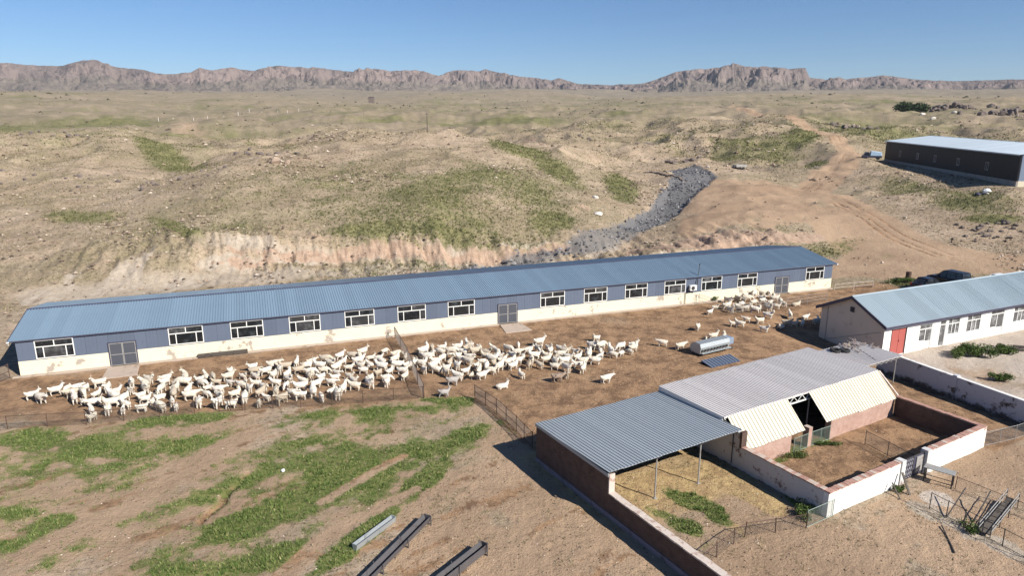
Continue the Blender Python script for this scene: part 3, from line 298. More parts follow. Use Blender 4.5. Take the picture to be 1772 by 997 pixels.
BLOBS={
 'g':[(-8.8086,39.0099,0.1641,0.0525,0.1647,-0.2954,0.95),(-10.5568,34.763,0.1852,0.0778,0.2695,-0.4364,0.9),(-13.93,32.4939,0.2396,0.133,0.3357,-0.4739,0.95),(-3.3003,42.1843,0.3618,0.1026,0.4304,-0.3857,0.95),(-5.1576,36.9598,0.3304,0.1716,0.8975,-0.4786,1.0),(-7.2094,32.4939,0.3437,0.2177,1.2603,-0.6729,1.0),(-8.2121,30.2257,0.2762,0.1934,1.0544,-0.5867,1.0),(-11.7159,29.5428,0.2448,0.1231,0.3581,-0.7003,0.95),(-15.2167,28.5545,0.3019,0.1628,0.2734,-1.1725,0.8),(-12.0931,37.9486,0.0819,0.0362,0.0918,-0.1168,0.62),(-13.751,31.2073,0.1093,0.0574,0.1378,-0.2749,0.5),(-23.5485,45.2913,0.2431,0.1241,0.1667,-0.6109,0.95),(-31.8498,42.4144,0.3039,0.2148,0.1285,-0.6044,0.9),(-27.6593,41.1999,0.3319,0.2061,0.0676,-0.6218,0.7),(-23.6099,39.2362,0.2714,0.172,0.3335,-0.5646,0.7),(-20.8417,41.5052,0.2851,0.1595,0.4394,-0.6371,0.85),(-22.1325,36.1334,0.2876,0.1945,0.572,-0.8078,0.5),(-23.8581,32.4939,0.8184,0.5209,0.0,-1.1106,0.8),(-26.8811,33.3243,0.5824,0.4062,0.0,-1.1041,0.7),(-23.8102,30.1473,0.4986,0.3332,0.0,-1.0958,0.7),(-20.1599,32.7268,0.5622,0.4897,1.3635,-0.6841,0.5),(-26.3541,39.0099,0.126,0.0814,0.0414,-0.1702,0.62),(-24.3741,31.2073,0.2824,0.1882,0.0,-0.3382,0.55),(-10.9887,45.8161,0.1003,0.0261,0.1068,-0.4115,0.55),(-5.0616,48.6929,0.382,0.0358,0.0,-1.0169,0.9),(-9.0552,46.5766,0.1698,0.0347,0.157,-0.9078,0.75),(-13.4075,45.5925,0.301,0.0972,0.3017,-0.8469,0.7),(-0.2387,43.9255,0.7793,-0.2003,-1.2482,-0.9955,0.9),(9.9496,34.5423,0.5029,-0.2271,-0.7551,-0.975,1.0),(11.0522,33.3243,0.6513,-0.5629,-1.2925,-0.3433,1.0),(9.1565,31.9648,0.7415,-0.3504,-0.7548,-0.9737,1.0),(7.8044,33.4779,0.8924,-0.3515,-1.2143,-1.7455,0.7),(9.7961,30.4543,1.0812,0.0586,1.3995,-1.8295,0.5),(15.8762,34.461,0.8972,-0.6366,-0.9779,-0.5105,0.8),(16.2565,39.0099,0.5386,-0.1318,1.1541,-2.8819,0.7),(19.3793,41.3525,0.4255,-0.1209,1.0761,-1.9776,0.9),(-8.1492,113.9206,0.0446,0.003,0.017,-0.0367,0.66),(-21.8713,116.584,0.0738,0.013,-0.0021,-0.0386,0.5),(2.6063,167.3336,0.1174,-0.0061,0.0249,-0.0803,0.95),(9.2808,152.0102,0.1318,-0.0159,-0.1186,-0.0584,0.9),(23.4076,149.3514,0.2113,-0.0428,-0.0824,-0.0543,1.0),(5.9666,111.1683,0.181,-0.0191,-0.0136,-0.1628,0.85),(-15.7937,100.939,0.069,0.0092,0.0251,-0.3297,0.78),(-12.6472,103.293,0.0819,0.0087,0.03,-0.1975,0.66),(-3.867,129.9291,0.114,-0.0051,-0.0662,-0.0632,0.6),(-23.9876,99.4975,0.1197,0.0245,0.0374,-0.6077,0.55),(-25.7911,116.805,0.0314,0.0065,0.0019,-0.028,0.42),(-41.4184,97.2039,0.0671,0.0257,0.0011,-0.225,0.5),(1.4542,125.1296,0.0599,-0.0007,0.0245,-0.031,0.45),(69.6364,205.7258,0.0536,-0.0182,-0.022,-0.0345,0.7),(89.7212,220.6604,0.121,-0.0474,-0.0019,-0.0391,0.85),(51.9712,232.6851,0.0665,-0.0144,-0.0223,-0.0229,0.55),(39.5759,279.8583,0.0493,-0.0068,-0.0036,-0.0114,0.45),(-47.2891,97.4542,0.169,0.053,-0.3319,-0.4109,0.75),(-66.051,106.9019,0.1233,0.0711,-0.0314,-0.2511,0.6),(-95.1882,191.2299,0.0779,0.0356,-0.1037,-0.0789,0.8),(-94.8139,213.6214,0.1597,0.0691,0.0336,-0.0434,0.85),(-105.0411,276.2459,0.0472,0.016,-0.2857,-0.136,0.6),(-81.7654,128.592,0.0626,0.0376,0.0016,-0.0699,0.28),(48.7527,102.0145,0.1521,-0.0562,0.1012,-0.2344,0.6),(53.6017,99.6736,0.3327,-0.1643,-0.0632,-0.1884,0.65),(79.9217,119.2643,0.0919,-0.0594,-0.0844,-0.056,0.72),(78.4953,138.4737,0.0957,-0.0543,-0.1146,-0.0256,0.6),(77.1408,110.3386,0.1579,-0.1,-0.1344,-0.2912,0.9),(48.2044,83.353,0.469,-0.2526,-0.1092,-0.5945,0.9),(52.4966,80.973,0.1954,-0.0957,0.7661,-1.7562,0.7),(79.2692,184.0587,0.2572,-0.1057,-0.1227,-0.158,0.9),(142.636,286.5769,0.0229,-0.0112,0.0054,-0.0199,0.55),(19.3413,373.1788,0.0194,-0.001,-0.0018,-0.0081,0.5),(-128.0915,672.8858,0.0071,0.0013,0.0019,-0.0049,0.5),(104.1455,788.0596,0.0053,-0.0007,-0.0011,-0.0036,0.55),(-271.2331,573.4827,0.0085,0.004,0.0035,-0.0061,0.5),(202.8687,315.6304,0.0302,-0.0192,-0.0053,-0.0102,0.5),(-140.2156,218.8418,0.0559,0.035,0.0033,-0.0367,0.35),(78.9966,369.6484,0.027,-0.0057,0.0009,-0.0079,0.5),(-33.1807,324.0196,0.0321,0.0032,-0.0134,-0.0275,0.4)],
 'b':[(-25.6549,51.7962,0.0601,0.0286,0.0334,-0.1676,1.0),(-3.4449,59.2961,0.0575,0.0054,0.0358,-0.0959,1.0),(16.1367,62.6219,0.1001,-0.0193,0.0426,-0.1054,1.0),(28.139,71.3991,0.1231,-0.0411,0.0428,-0.1461,1.0),(4.1189,48.9191,0.2042,-0.0011,0.0892,-0.2068,0.8),(23.6306,43.9255,0.2482,-0.0792,0.2058,-0.3466,1.0),(34.2115,53.8457,0.2214,-0.1531,-0.1828,-0.0763,0.9),(32.8008,45.8161,0.2768,-0.2296,-0.3758,-0.1049,0.8),(27.9208,40.5239,0.6751,-0.4119,0.0,-0.6301,0.5)],
 's':[(46.2775,134.3871,0.0685,-0.0226,-0.0083,-0.0404,1.0),(33.8588,117.4871,0.1642,-0.0329,0.1361,-0.1366,0.8),(53.8523,107.5499,0.0892,-0.0553,-0.1274,-0.0261,1.0),(60.8884,95.0058,0.094,-0.0598,-0.0832,-0.1068,1.0),(74.8643,163.7878,0.1126,-0.0415,0.1782,-0.1264,1.0),(40.5645,92.4604,0.106,-0.0427,-0.0415,-0.154,0.9),(52.6558,91.6248,0.1073,-0.0575,-0.0262,-0.1122,1.0),(3.5034,32.7268,0.1603,-0.048,-0.16,-0.2331,1.0),(-0.1701,29.77,0.2205,0.0011,0.0,-0.3663,1.0),(14.5702,29.77,0.1604,-0.0665,0.0,-0.3663,1.0),(21.3451,30.6832,0.1895,-0.1539,-0.1949,-0.2086,0.8),(30.1426,40.5239,0.253,-0.2101,-0.1566,-0.0975,0.8),(38.3359,56.6344,0.1557,-0.1164,-0.1712,-0.0609,0.8),(-13.2082,44.8351,0.243,0.0826,0.3135,-0.6702,0.4),(-0.5377,36.2819,0.2571,0.0819,0.3722,-0.3359,1.0),(-3.6641,30.6832,0.2478,0.1118,0.4282,-0.4066,1.0)],
 'o':[(-16.0795,96.6976,0.1109,0.0141,0.0464,-0.9609,1.0),(-26.3656,95.1497,0.0628,0.0155,0.197,-0.776,0.75),(-2.1759,98.6027,0.1179,0.0095,0.2294,-0.8823,0.7),(-35.3179,90.9309,0.1662,0.051,0.2546,-0.6102,0.5),(6.3604,101.4372,0.1878,0.0028,0.2601,-0.4828,0.6),(31.9097,103.8448,0.0877,-0.0227,0.0168,-0.3342,1.0),(44.1715,104.859,0.2032,-0.078,0.1136,-0.4497,0.8),(20.4132,102.9955,0.1944,-0.0324,-0.1324,-0.3588,0.7),(-152.6867,332.1247,0.0722,0.0322,-0.0673,-0.0526,0.6),(-123.256,282.098,0.096,0.0385,-0.1042,-0.0963,0.6),(-138.4185,224.7446,0.089,0.0519,-0.1042,-0.1226,0.45),(7.6079,211.6885,0.1211,-0.0085,-0.2874,-0.0205,0.4),(11.8132,124.3268,0.3045,0.0494,0.2556,-0.0836,0.4),(-7.1236,97.5534,0.3029,0.0173,0.3937,-1.7827,0.5)],
 'p':[(-27.7292,94.1488,0.0741,0.0205,0.2737,-0.8353,0.62),(-37.2254,89.8694,0.1925,0.0625,0.2065,-0.5081,0.8),(-47.9618,84.9205,0.169,0.1444,0.3869,-0.0632,0.6),(1.1931,100.6547,0.1887,0.0149,0.4031,-0.8032,0.75),(14.5273,104.649,0.2462,0.009,0.4717,-0.4238,0.6),(-43.0769,81.3286,0.0952,0.049,0.1799,-0.3351,0.6),(-53.6672,79.4083,0.1783,0.1517,0.3934,-0.025,0.5),(23.0333,32.4939,0.3284,-0.2889,-0.8832,-0.5405,0.7),(24.5214,30.2257,0.526,-0.5115,-1.0519,-0.6318,0.7)],
 't':[(9.3588,36.9598,0.3398,-0.0454,0.2769,-0.8654,1.0),(13.3791,35.6725,0.2939,-0.1812,-0.7307,-0.4881,0.7),(11.4957,31.7334,0.5042,-0.4105,-1.0016,-0.3797,0.35)],
 'c':[(36.0779,56.6344,0.2454,-0.1783,-0.3817,-0.1111,1.0),(47.7134,65.3433,0.2848,-0.1726,0.3049,-0.6565,0.8),(23.8587,34.9182,0.7446,-0.5464,-0.6042,-0.8912,0.7)],
}
PATHS={
 'wash':[(34.4, 179.8, 2.2), (40.4, 175.5, 4.2), (42.0, 160.5, 4.6), (32.0, 137.6, 3.3), (23.8, 122.4, 3.0), (20.6, 117.5, 2.6), (13.9, 106.7, 2.2), (7.2, 100.6, 2.2), (1.2, 97.2, 2.2), (-8.3, 91.4, 2.2)],
 'road':[(184.9, 609.7, 3), (127.9, 391.3, 3), (104.6, 255.7, 3), (95.2, 206.7, 3), (89.6, 184.3, 3), (75.7, 165.8, 3.5), (62.8, 147.4, 3), (60.9, 122.8, 3), (60.0, 105.4, 3), (61.4, 95.9, 3), (69.7, 92.3, 3)],
 'road2':[(42.8, 90.5, 2), (51.5, 98.8, 2), (59.7, 104.9, 2)],
 'track':[(-23.8, 29.5, 0.8), (-21.5, 33.6, 1.1), (-19.8, 38.7, 1.2), (-17.5, 43.2, 0.9)],
 'track2':[(-10.7, 28.0, 0.5), (-9.6, 31.0, 0.5), (-7.7, 33.3, 0.45), (-5.5, 35.8, 0.35)],
 'track3':[(-10.5, 34.5, 0.35), (-8.5, 37.6, 0.4), (-6.8, 39.8, 0.3)],
 'crack':[(-16.5, 32.5, 0.2), (-16.4, 33.4, 0.25), (-16.1, 34.5, 0.28), (-16.3, 35.5, 0.22), (-16.0, 36.4, 0.2), (-15.8, 37.6, 0.15)],
 'backroad':[(-54.7, 76.7, 3), (-41.9, 83.2, 3), (-29.3, 88.7, 3), (-10.0, 92.9, 3), (1.1, 96.4, 3)],
}
GOATS={
 'left':[(-15.36,55.44),(-21.73,54.67),(-26.67,46.35),(-14.44,55.89),(-25.99,49.91),(-12.44,57.55),(-18.0,49.37),(-21.8,52.71),(-19.21,52.48),(-32.95,49.91),(-27.32,51.04),(-23.22,53.69),(-8.68,55.88),(-18.97,54.67),(-24.13,48.47),(-14.0,50.06),(-32.5,49.0),(-17.05,47.63),(-14.32,53.39),(-8.64,52.56),(-12.59,51.57),(-13.0,49.68),(-16.65,49.15),(-25.38,46.43),(-10.19,57.78),(-17.64,50.66),(-11.39,58.77),(-11.18,50.89),(-12.12,55.74),(-17.61,53.84),(-22.23,51.19),(-14.23,51.2),(-14.04,57.63),(-28.92,51.72),(-31.19,49.98),(-21.59,47.18),(-25.0,47.41),(-28.16,46.96),(-20.92,48.84),(-16.37,50.13),(-24.34,46.57),(-10.98,53.24),(-20.23,53.61),(-29.23,49.53),(-10.06,56.42),(-15.91,48.47),(-23.58,50.21),(-24.87,52.86),(-13.64,54.53),(-29.88,50.97),(-30.03,45.89),(-28.8,47.94),(-9.63,54.83),(-19.09,49.07),(-15.31,50.82),(-12.25,53.92),(-22.99,47.26),(-12.25,50.36),(-18.63,51.19),(-31.41,48.85),(-20.1,55.05),(-29.79,48.32),(-26.18,52.1),(-26.43,47.33),(-28.9,45.9),(-30.63,47.26),(-20.13,50.97),(-25.55,48.77),(-13.16,48.62),(-25.84,51.04),(-20.49,47.03),(-10.91,54.53),(-20.72,52.55),(-21.99,48.62),(-15.09,57.4),(-9.0,53.69),(-14.27,48.32),(-29.29,47.03),(-26.61,48.77),(-31.63,47.63),(-16.31,52.48),(-24.32,50.97),(-17.15,55.96),(-27.94,48.62),(-10.09,52.25),(-19.95,48.16),(-24.02,52.25),(-22.82,52.33),(-22.55,49.83),(-13.29,58.38),(-17.87,51.95),(-18.57,47.26),(-16.17,54.83),(-20.28,49.98),(-24.78,49.45),(-18.38,48.31),(-13.13,55.96),(-11.33,52.03),(-30.22,49.3),(-21.16,50.74),(-13.12,52.63),(-14.25,52.26),(-28.73,50.74),(-15.35,52.18),(-11.57,56.95),(-28.23,49.83),(-23.15,49.0),(-15.56,53.99),(-16.59,51.49),(-11.12,55.74),(-18.33,55.58),(-27.71,52.03),(-15.09,49.07),(-16.55,53.54),(-27.0,49.91),(-9.29,57.1),(-18.26,52.93),(-21.24,53.77),(-27.85,45.97),(-16.04,56.41),(-14.64,54.45),(-19.3,50.29),(-24.94,51.8),(-17.18,54.83),(-9.88,51.19),(-12.75,54.9),(-32.56,48.01),(-19.2,53.77),(-13.27,57.09),(-10.06,53.62),(-33.46,49.07),(-23.42,51.42),(-8.6,54.6),(-27.25,47.94)],
 'mid':[(-2.26,57.1),(-1.29,58.16),(3.41,58.61),(6.76,57.63),(-3.84,53.69),(-6.37,58.23),(-6.31,59.6),(-4.92,59.67),(5.55,55.13),(8.86,58.76),(4.47,56.04),(5.71,56.95),(2.33,55.13),(-4.89,57.25),(-3.33,58.31),(-5.44,53.39),(-3.73,55.89),(-6.03,56.8),(-2.97,59.3),(-4.36,58.38),(4.24,57.62),(-4.64,54.83),(0.02,57.4),(5.65,58.54),(9.87,59.75),(-7.31,56.95),(1.41,58.69),(1.91,57.32),(-3.93,60.28),(-1.56,55.28),(8.93,57.7),(-0.84,56.26),(-1.72,59.44),(0.52,56.11),(-6.59,54.75),(-1.68,53.69),(2.94,56.34),(1.67,56.19),(7.14,55.96),(7.88,58.46),(11.11,60.27),(-7.85,58.46),(-4.4,52.48),(0.1,54.82),(-2.98,54.83),(-7.27,53.92),(3.07,57.4),(7.63,57.1),(-2.4,52.63),(10.53,58.61),(-2.74,53.77),(-5.33,55.88),(3.63,54.83),(-3.77,57.25),(-2.55,56.04),(-2.3,58.16),(0.47,58.31),(-6.51,55.89),(4.54,54.37),(2.38,59.06),(3.34,59.67),(-5.36,58.46),(-7.63,55.28),(6.7,58.76),(4.37,59.29),(-3.29,52.94),(1.4,55.05),(6.1,55.96),(-5.49,54.37),(-1.17,57.17),(-7.22,59.3),(0.93,57.18),(-4.08,59.29),(2.53,58.08),(-1.04,54.38),(9.69,58.23),(-6.29,53.92),(-4.4,56.49),(-7.93,57.55),(10.97,59.37),(-7.19,57.93),(-2.12,54.68),(3.8,56.64),(-0.22,55.66),(3.66,55.73),(4.86,56.87),(4.74,58.46),(-1.7,56.42)],
 'right':[(23.57,73.29),(24.6,72.24),(28.4,75.87),(28.12,73.75),(28.98,75.04),(26.18,75.64),(30.16,75.19),(24.76,73.52),(24.5,76.02),(26.93,72.62),(29.41,79.2),(27.25,78.22),(27.1,74.96),(29.07,77.91),(25.53,72.77),(30.31,77.69),(26.39,73.9),(26.16,77.61),(30.03,76.55),(29.06,73.37),(26.88,76.48),(24.01,74.66),(23.6,72.09),(28.7,76.85),(30.03,74.13),(28.28,78.67),(25.81,76.63),(25.57,74.51),(30.42,79.43),(27.94,72.61),(26.18,71.93)],
 'single':[(-36.02,48.47),(-35.02,47.94),(-34.91,49.53),(-34.31,49.98),(-33.92,50.44),(-32.42,50.96),(-29.41,44.84),(-0.31,58.99),(0.58,60.28),(2.52,60.96),(7.91,62.25),(7.33,59.97),(8.12,59.97),(13.92,60.96),(15.35,59.97),(18.4,65.65),(18.07,61.26),(19.14,62.77),(20.0,62.32),(7.53,51.88),(3.66,52.1),(4.42,52.86),(5.91,54.15),(0.75,52.86),(-0.77,50.81),(-4.68,51.42),(-5.14,49.08),(31.75,74.74),(21.18,71.33),(22.18,72.92),(26.97,70.03),(22.34,67.08),(22.97,66.86),(24.26,68.81),(25.53,68.47),(24.94,65.47),(27.6,68.04),(28.34,68.42),(29.43,70.38),(29.11,68.4),(30.96,70.19),(30.07,68.7),(31.8,69.39)]}
# ---------------------------------------------------------------- terrain height
def vnoise(x, y, seed=0):
    xi = np.floor(x).astype(np.int64); yi = np.floor(y).astype(np.int64)
    fx = x - xi; fy = y - yi
    fx = fx*fx*fx*(fx*(fx*6-15)+10); fy = fy*fy*fy*(fy*(fy*6-15)+10)
    def h(a, b):
        n = (a*374761393 + b*668265263 + seed*1442695041) & 0xffffffff
        n = ((n ^ (n >> 13))*1274126177) & 0xffffffff
        return ((n ^ (n >> 16)) & 0xffff)/65535.0
    a = h(xi, yi); b = h(xi+1, yi); c = h(xi, yi+1); d = h(xi+1, yi+1)
    return (a+(b-a)*fx)*(1-fy) + (c+(d-c)*fx)*fy

def fbm(x, y, octaves=4, seed=0, gain=.5):
    s = 0; a = 1; t = 0
    for o in range(octaves):
        s = s + a*vnoise(x, y, seed+o*17); t += a; a *= gain
        x = x*2.03+13.7; y = y*2.03+7.1
    return s/t*2-1

def sstep(a, b, x):
    t = np.clip((x-a)/(b-a), 0, 1); return t*t*(3-2*t)

BARN_O = (-40.29, 53.36); BARN_A = math.radians(20.36); BARN_L = 84.85
HOUSE_O = (33.6, 59.65); HOUSE_A = math.radians(24.0)
COMP_O = (1.51, 38.9); COMP_A = math.radians(30.5)
STEEL_O = (100.3, 189.7); STEEL_A = math.radians(-98.1)

def tolocal(x, y, O, a):
    dx = x-O[0]; dy = y-O[1]
    return dx*math.cos(a)+dy*math.sin(a), -dx*math.sin(a)+dy*math.cos(a)

def boxmask(lx, ly, x0, x1, y0, y1, m):
    d = np.maximum(np.maximum(x0-lx, lx-x1), np.maximum(y0-ly, ly-y1))
    return 1-sstep(0, m, d)

def TZ0(x, y):
    """smooth terrain height, without the small relief"""
    x = np.asarray(x, float); y = np.asarray(y, float)
    r = np.hypot(x, y); th = np.arctan2(x, y)
    l = np.log(np.maximum(r, 21.0))
    i = np.clip(np.searchsorted(TLR, l)-1, 0, len(TLR)-2)
    fi = np.clip((l-TLR[i])/(TLR[i+1]-TLR[i]), 0, 1)
    g = np.clip((th-TTH[0])/(TTH[1]-TTH[0]), 0, len(TTH)-1.001)
    j = g.astype(int); fj = g-j
    z = (TZT[i, j]*(1-fj)+TZT[i, j+1]*fj)*(1-fi) + (TZT[i+1, j]*(1-fj)+TZT[i+1, j+1]*fj)*fi
    lx, ly = tolocal(x, y, BARN_O, BARN_A)
    k = boxmask(lx, ly, -1.5, BARN_L+1.5, -12, 13.5, 4)
    z = z*(1-k)
    hx, hy = tolocal(x, y, HOUSE_O, HOUSE_A)
    k = boxmask(hx, hy, -1, 60, -11, 8, 5)
    z = z*(1-k) - .62*k
    d2 = ((hx+3)/5.0)**2+((hy-4)/5.0)**2
    z = z - .35*np.exp(-d2)
    sx, sy = tolocal(x, y, STEEL_O, STEEL_A)
    k = boxmask(sx, sy, -3, 67, -1, 26, 8)
    z = z*(1-k) + 8.0*k
    return z

def relief_amount(x, y):
    lx, ly = tolocal(x, y, BARN_O, BARN_A)
    r = np.hypot(x, y)
    a = sstep(15, 34, ly)*sstep(70, 100, r)
    sx, sy = tolocal(x, y, STEEL_O, STEEL_A)
    a = a*(1-.9*boxmask(sx, sy, -6, 70, -4, 30, 10))
    hx, hy = tolocal(x, y, HOUSE_O, HOUSE_A)
    a = a*(1-boxmask(hx, hy, -8, 60, -14, 26, 8))
    return a

def TZ(x, y, fine=True):
    x = np.asarray(x, float); y = np.asarray(y, float)
    z = TZ0(x, y)
    r = np.hypot(x, y); a = relief_amount(x, y)
    grow = np.clip(r/150, .6, 1.5)*(1-.6*sstep(450, 900, r))
    rid = 1-np.abs(fbm(x/26, y/26, 4, 5))*2
    mound = fbm(x/75, y/75, 3, 11); far = sstep(120, 210, r)
    z = z + a*grow*((1.4+.5*far)*fbm(x/34, y/34, 4, 3) + (1.35+.4*far)*(rid-.55))
    z = z + a*far*(1-.7*sstep(500, 1000, r))*(3.6*mound)
    front = sstep(110, 140, r)*(1-sstep(165, 190, r))        # keep the drawn hill crest
    z = z - a*front*.5*mound
    z = z + a*sstep(320, 900, r)*16*fbm(x/330, y/240, 3, 9)
    if fine:
        z = z + (.05+.10*a)*fbm(x/1.7, y/1.7, 4, 21) + .03*(1-a)*fbm(x/.5, y/.5, 2, 33)
        # rills washed into the cut bank behind the long barn
        lx, ly = tolocal(x, y, BARN_O, BARN_A)
        bank = np.exp(-((ly-30-8*np.clip((45-lx)/45, -1, 1))/7.0)**2)*sstep(-20, 5, lx)*(1-sstep(88, 100, lx))
        z = z + bank*1.1*(fbm(lx/1.6, ly/5.0, 4, 41, .6)-.3*np.abs(fbm(lx/.6, ly/3., 2, 44)))
        # the crisp cut step of the bank
        am, q = bank_line(lx, ly)
        z = z + am*(sstep(-.25, .45, q)-sstep(-7, 7, q))
        sel = (x > 18) & (x < 62) & (y > 108) & (y < 182)
        if sel.any(): z[sel] = z[sel] - .75*wash_mask(x[sel], y[sel])
        sel = (r < 48)
        if sel.any():
            xs, ys = x[sel], y[sel]; k = np.zeros_like(xs)
            for (ax, ay, wa), (bx, by, wb) in zip(PATHS['crack'][:-1], PATHS['crack'][1:]):
                ex, ey = bx-ax, by-ay; t = np.clip(((xs-ax)*ex+(ys-ay)*ey)/(ex*ex+ey*ey), 0, 1)
                k = np.maximum(k, 1-sstep(.3, 1.3, np.hypot(xs-ax-t*ex, ys-ay-t*ey)/wa))
            z[sel] = z[sel] - .25*k
        if x.size > 1: z = z - .07*rut_mask(x, y)
    return z

def rut_mask(x, y):
    """a pair of wheel ruts along the track"""
    out = np.zeros_like(x); sel = (x > 45) & (x < 200) & (y > 80) & (y < 420)
    if sel.any(): out[sel] = _ruts(x[sel], y[sel])
    return out

def _ruts(x, y):
    """a pair of wheel ruts along the track"""
    m = np.zeros_like(x); R = PATHS['road']
    wob = .25*fbm(x/9, y/9, 2, 131)
    for (ax, ay, wa), (bx, by, wb) in zip(R[:-1], R[1:]):
        ex, ey = bx-ax, by-ay; L = math.hypot(ex, ey); t = ((x-ax)*ex+(y-ay)*ey)/(L*L)
        d = (-(x-ax)*ey+(y-ay)*ex)/L+wob; inn = (t > -.02) & (t < 1.02)
        for off in (-.85, .85, -2.1):
            m = np.maximum(m, inn*(1-sstep(.12, .38, np.abs(d-off)))*np.clip(.7+fbm(x/6, y/6, 3, 133), 0, 1))
    return m

def wash_mask(x, y):
    m = np.zeros_like(x); W = PATHS['wash'][:6]; wob = .2*fbm(x/4, y/4, 3, 151)
    for (ax, ay, wa), (bx, by, wb) in zip(W[:-1], W[1:]):
        ex, ey = bx-ax, by-ay; t = np.clip(((x-ax)*ex+(y-ay)*ey)/(ex*ex+ey*ey), 0, 1)
        m = np.maximum(m, 1-sstep(.7, 1.12, np.hypot(x-ax-t*ex, y-ay-t*ey)/(wa+(wb-wa)*t)+wob))
    return m

def bank_line(lx, ly):
    """height of the cut step along the barn, and distance behind its edge"""
    LB = np.interp(lx, [-2, 15, 42, 62, 72, 92], [42, 38, 32, 25.5, 21, 20])+1.1*fbm(lx/6, lx*0+.5, 4, 141, .65)+.5*fbm(lx/1.1, ly/1.5, 3, 143)
    am = sstep(2, 18, lx)*(1-sstep(84, 96, lx))*(.95-.6*np.exp(-((lx-64)/5)**2))*(.8+.5*fbm(lx/9, lx*0, 3, 147))
    return am, ly-LB
# ---------------------------------------------------------------- what grows or lies where (world-space patches)
def blobmask(cls, x, y, lo=.35, hi=1.5):
    m = np.zeros_like(x)
    for cx, cy, a, b, c, d, s in BLOBS[cls]:
        dx = x-cx; dy = y-cy
        q = np.sqrt((a*dx+b*dy)**2+(c*dx+d*dy)**2)
        m = np.maximum(m, s*(1-sstep(lo, hi, q)))
    return m

def pathmask(pts, x, y, w, soft=.35):
    m = np.zeros_like(x)
    for (ax, ay, wa), (bx, by, wb) in zip(pts[:-1], pts[1:]):
        ex, ey = bx-ax, by-ay; t = np.clip(((x-ax)*ex+(y-ay)*ey)/(ex*ex+ey*ey), 0, 1)
        d = np.hypot(x-ax-t*ex, y-ay-t*ey)/(wa+(wb-wa)*t)
        m = np.maximum(m, 1-sstep(1-soft, 1+soft, d+w))
    return m

def streak_noise(x, y, seed):
    """noise drawn out along the lie of the land (south-west to north-east near the yard)"""
    c, s = math.cos(.72), math.sin(.72)
    a = x*c+y*s; b = -x*s+y*c
    return fbm(a/5.5, b/1.15, 5, seed, .6)

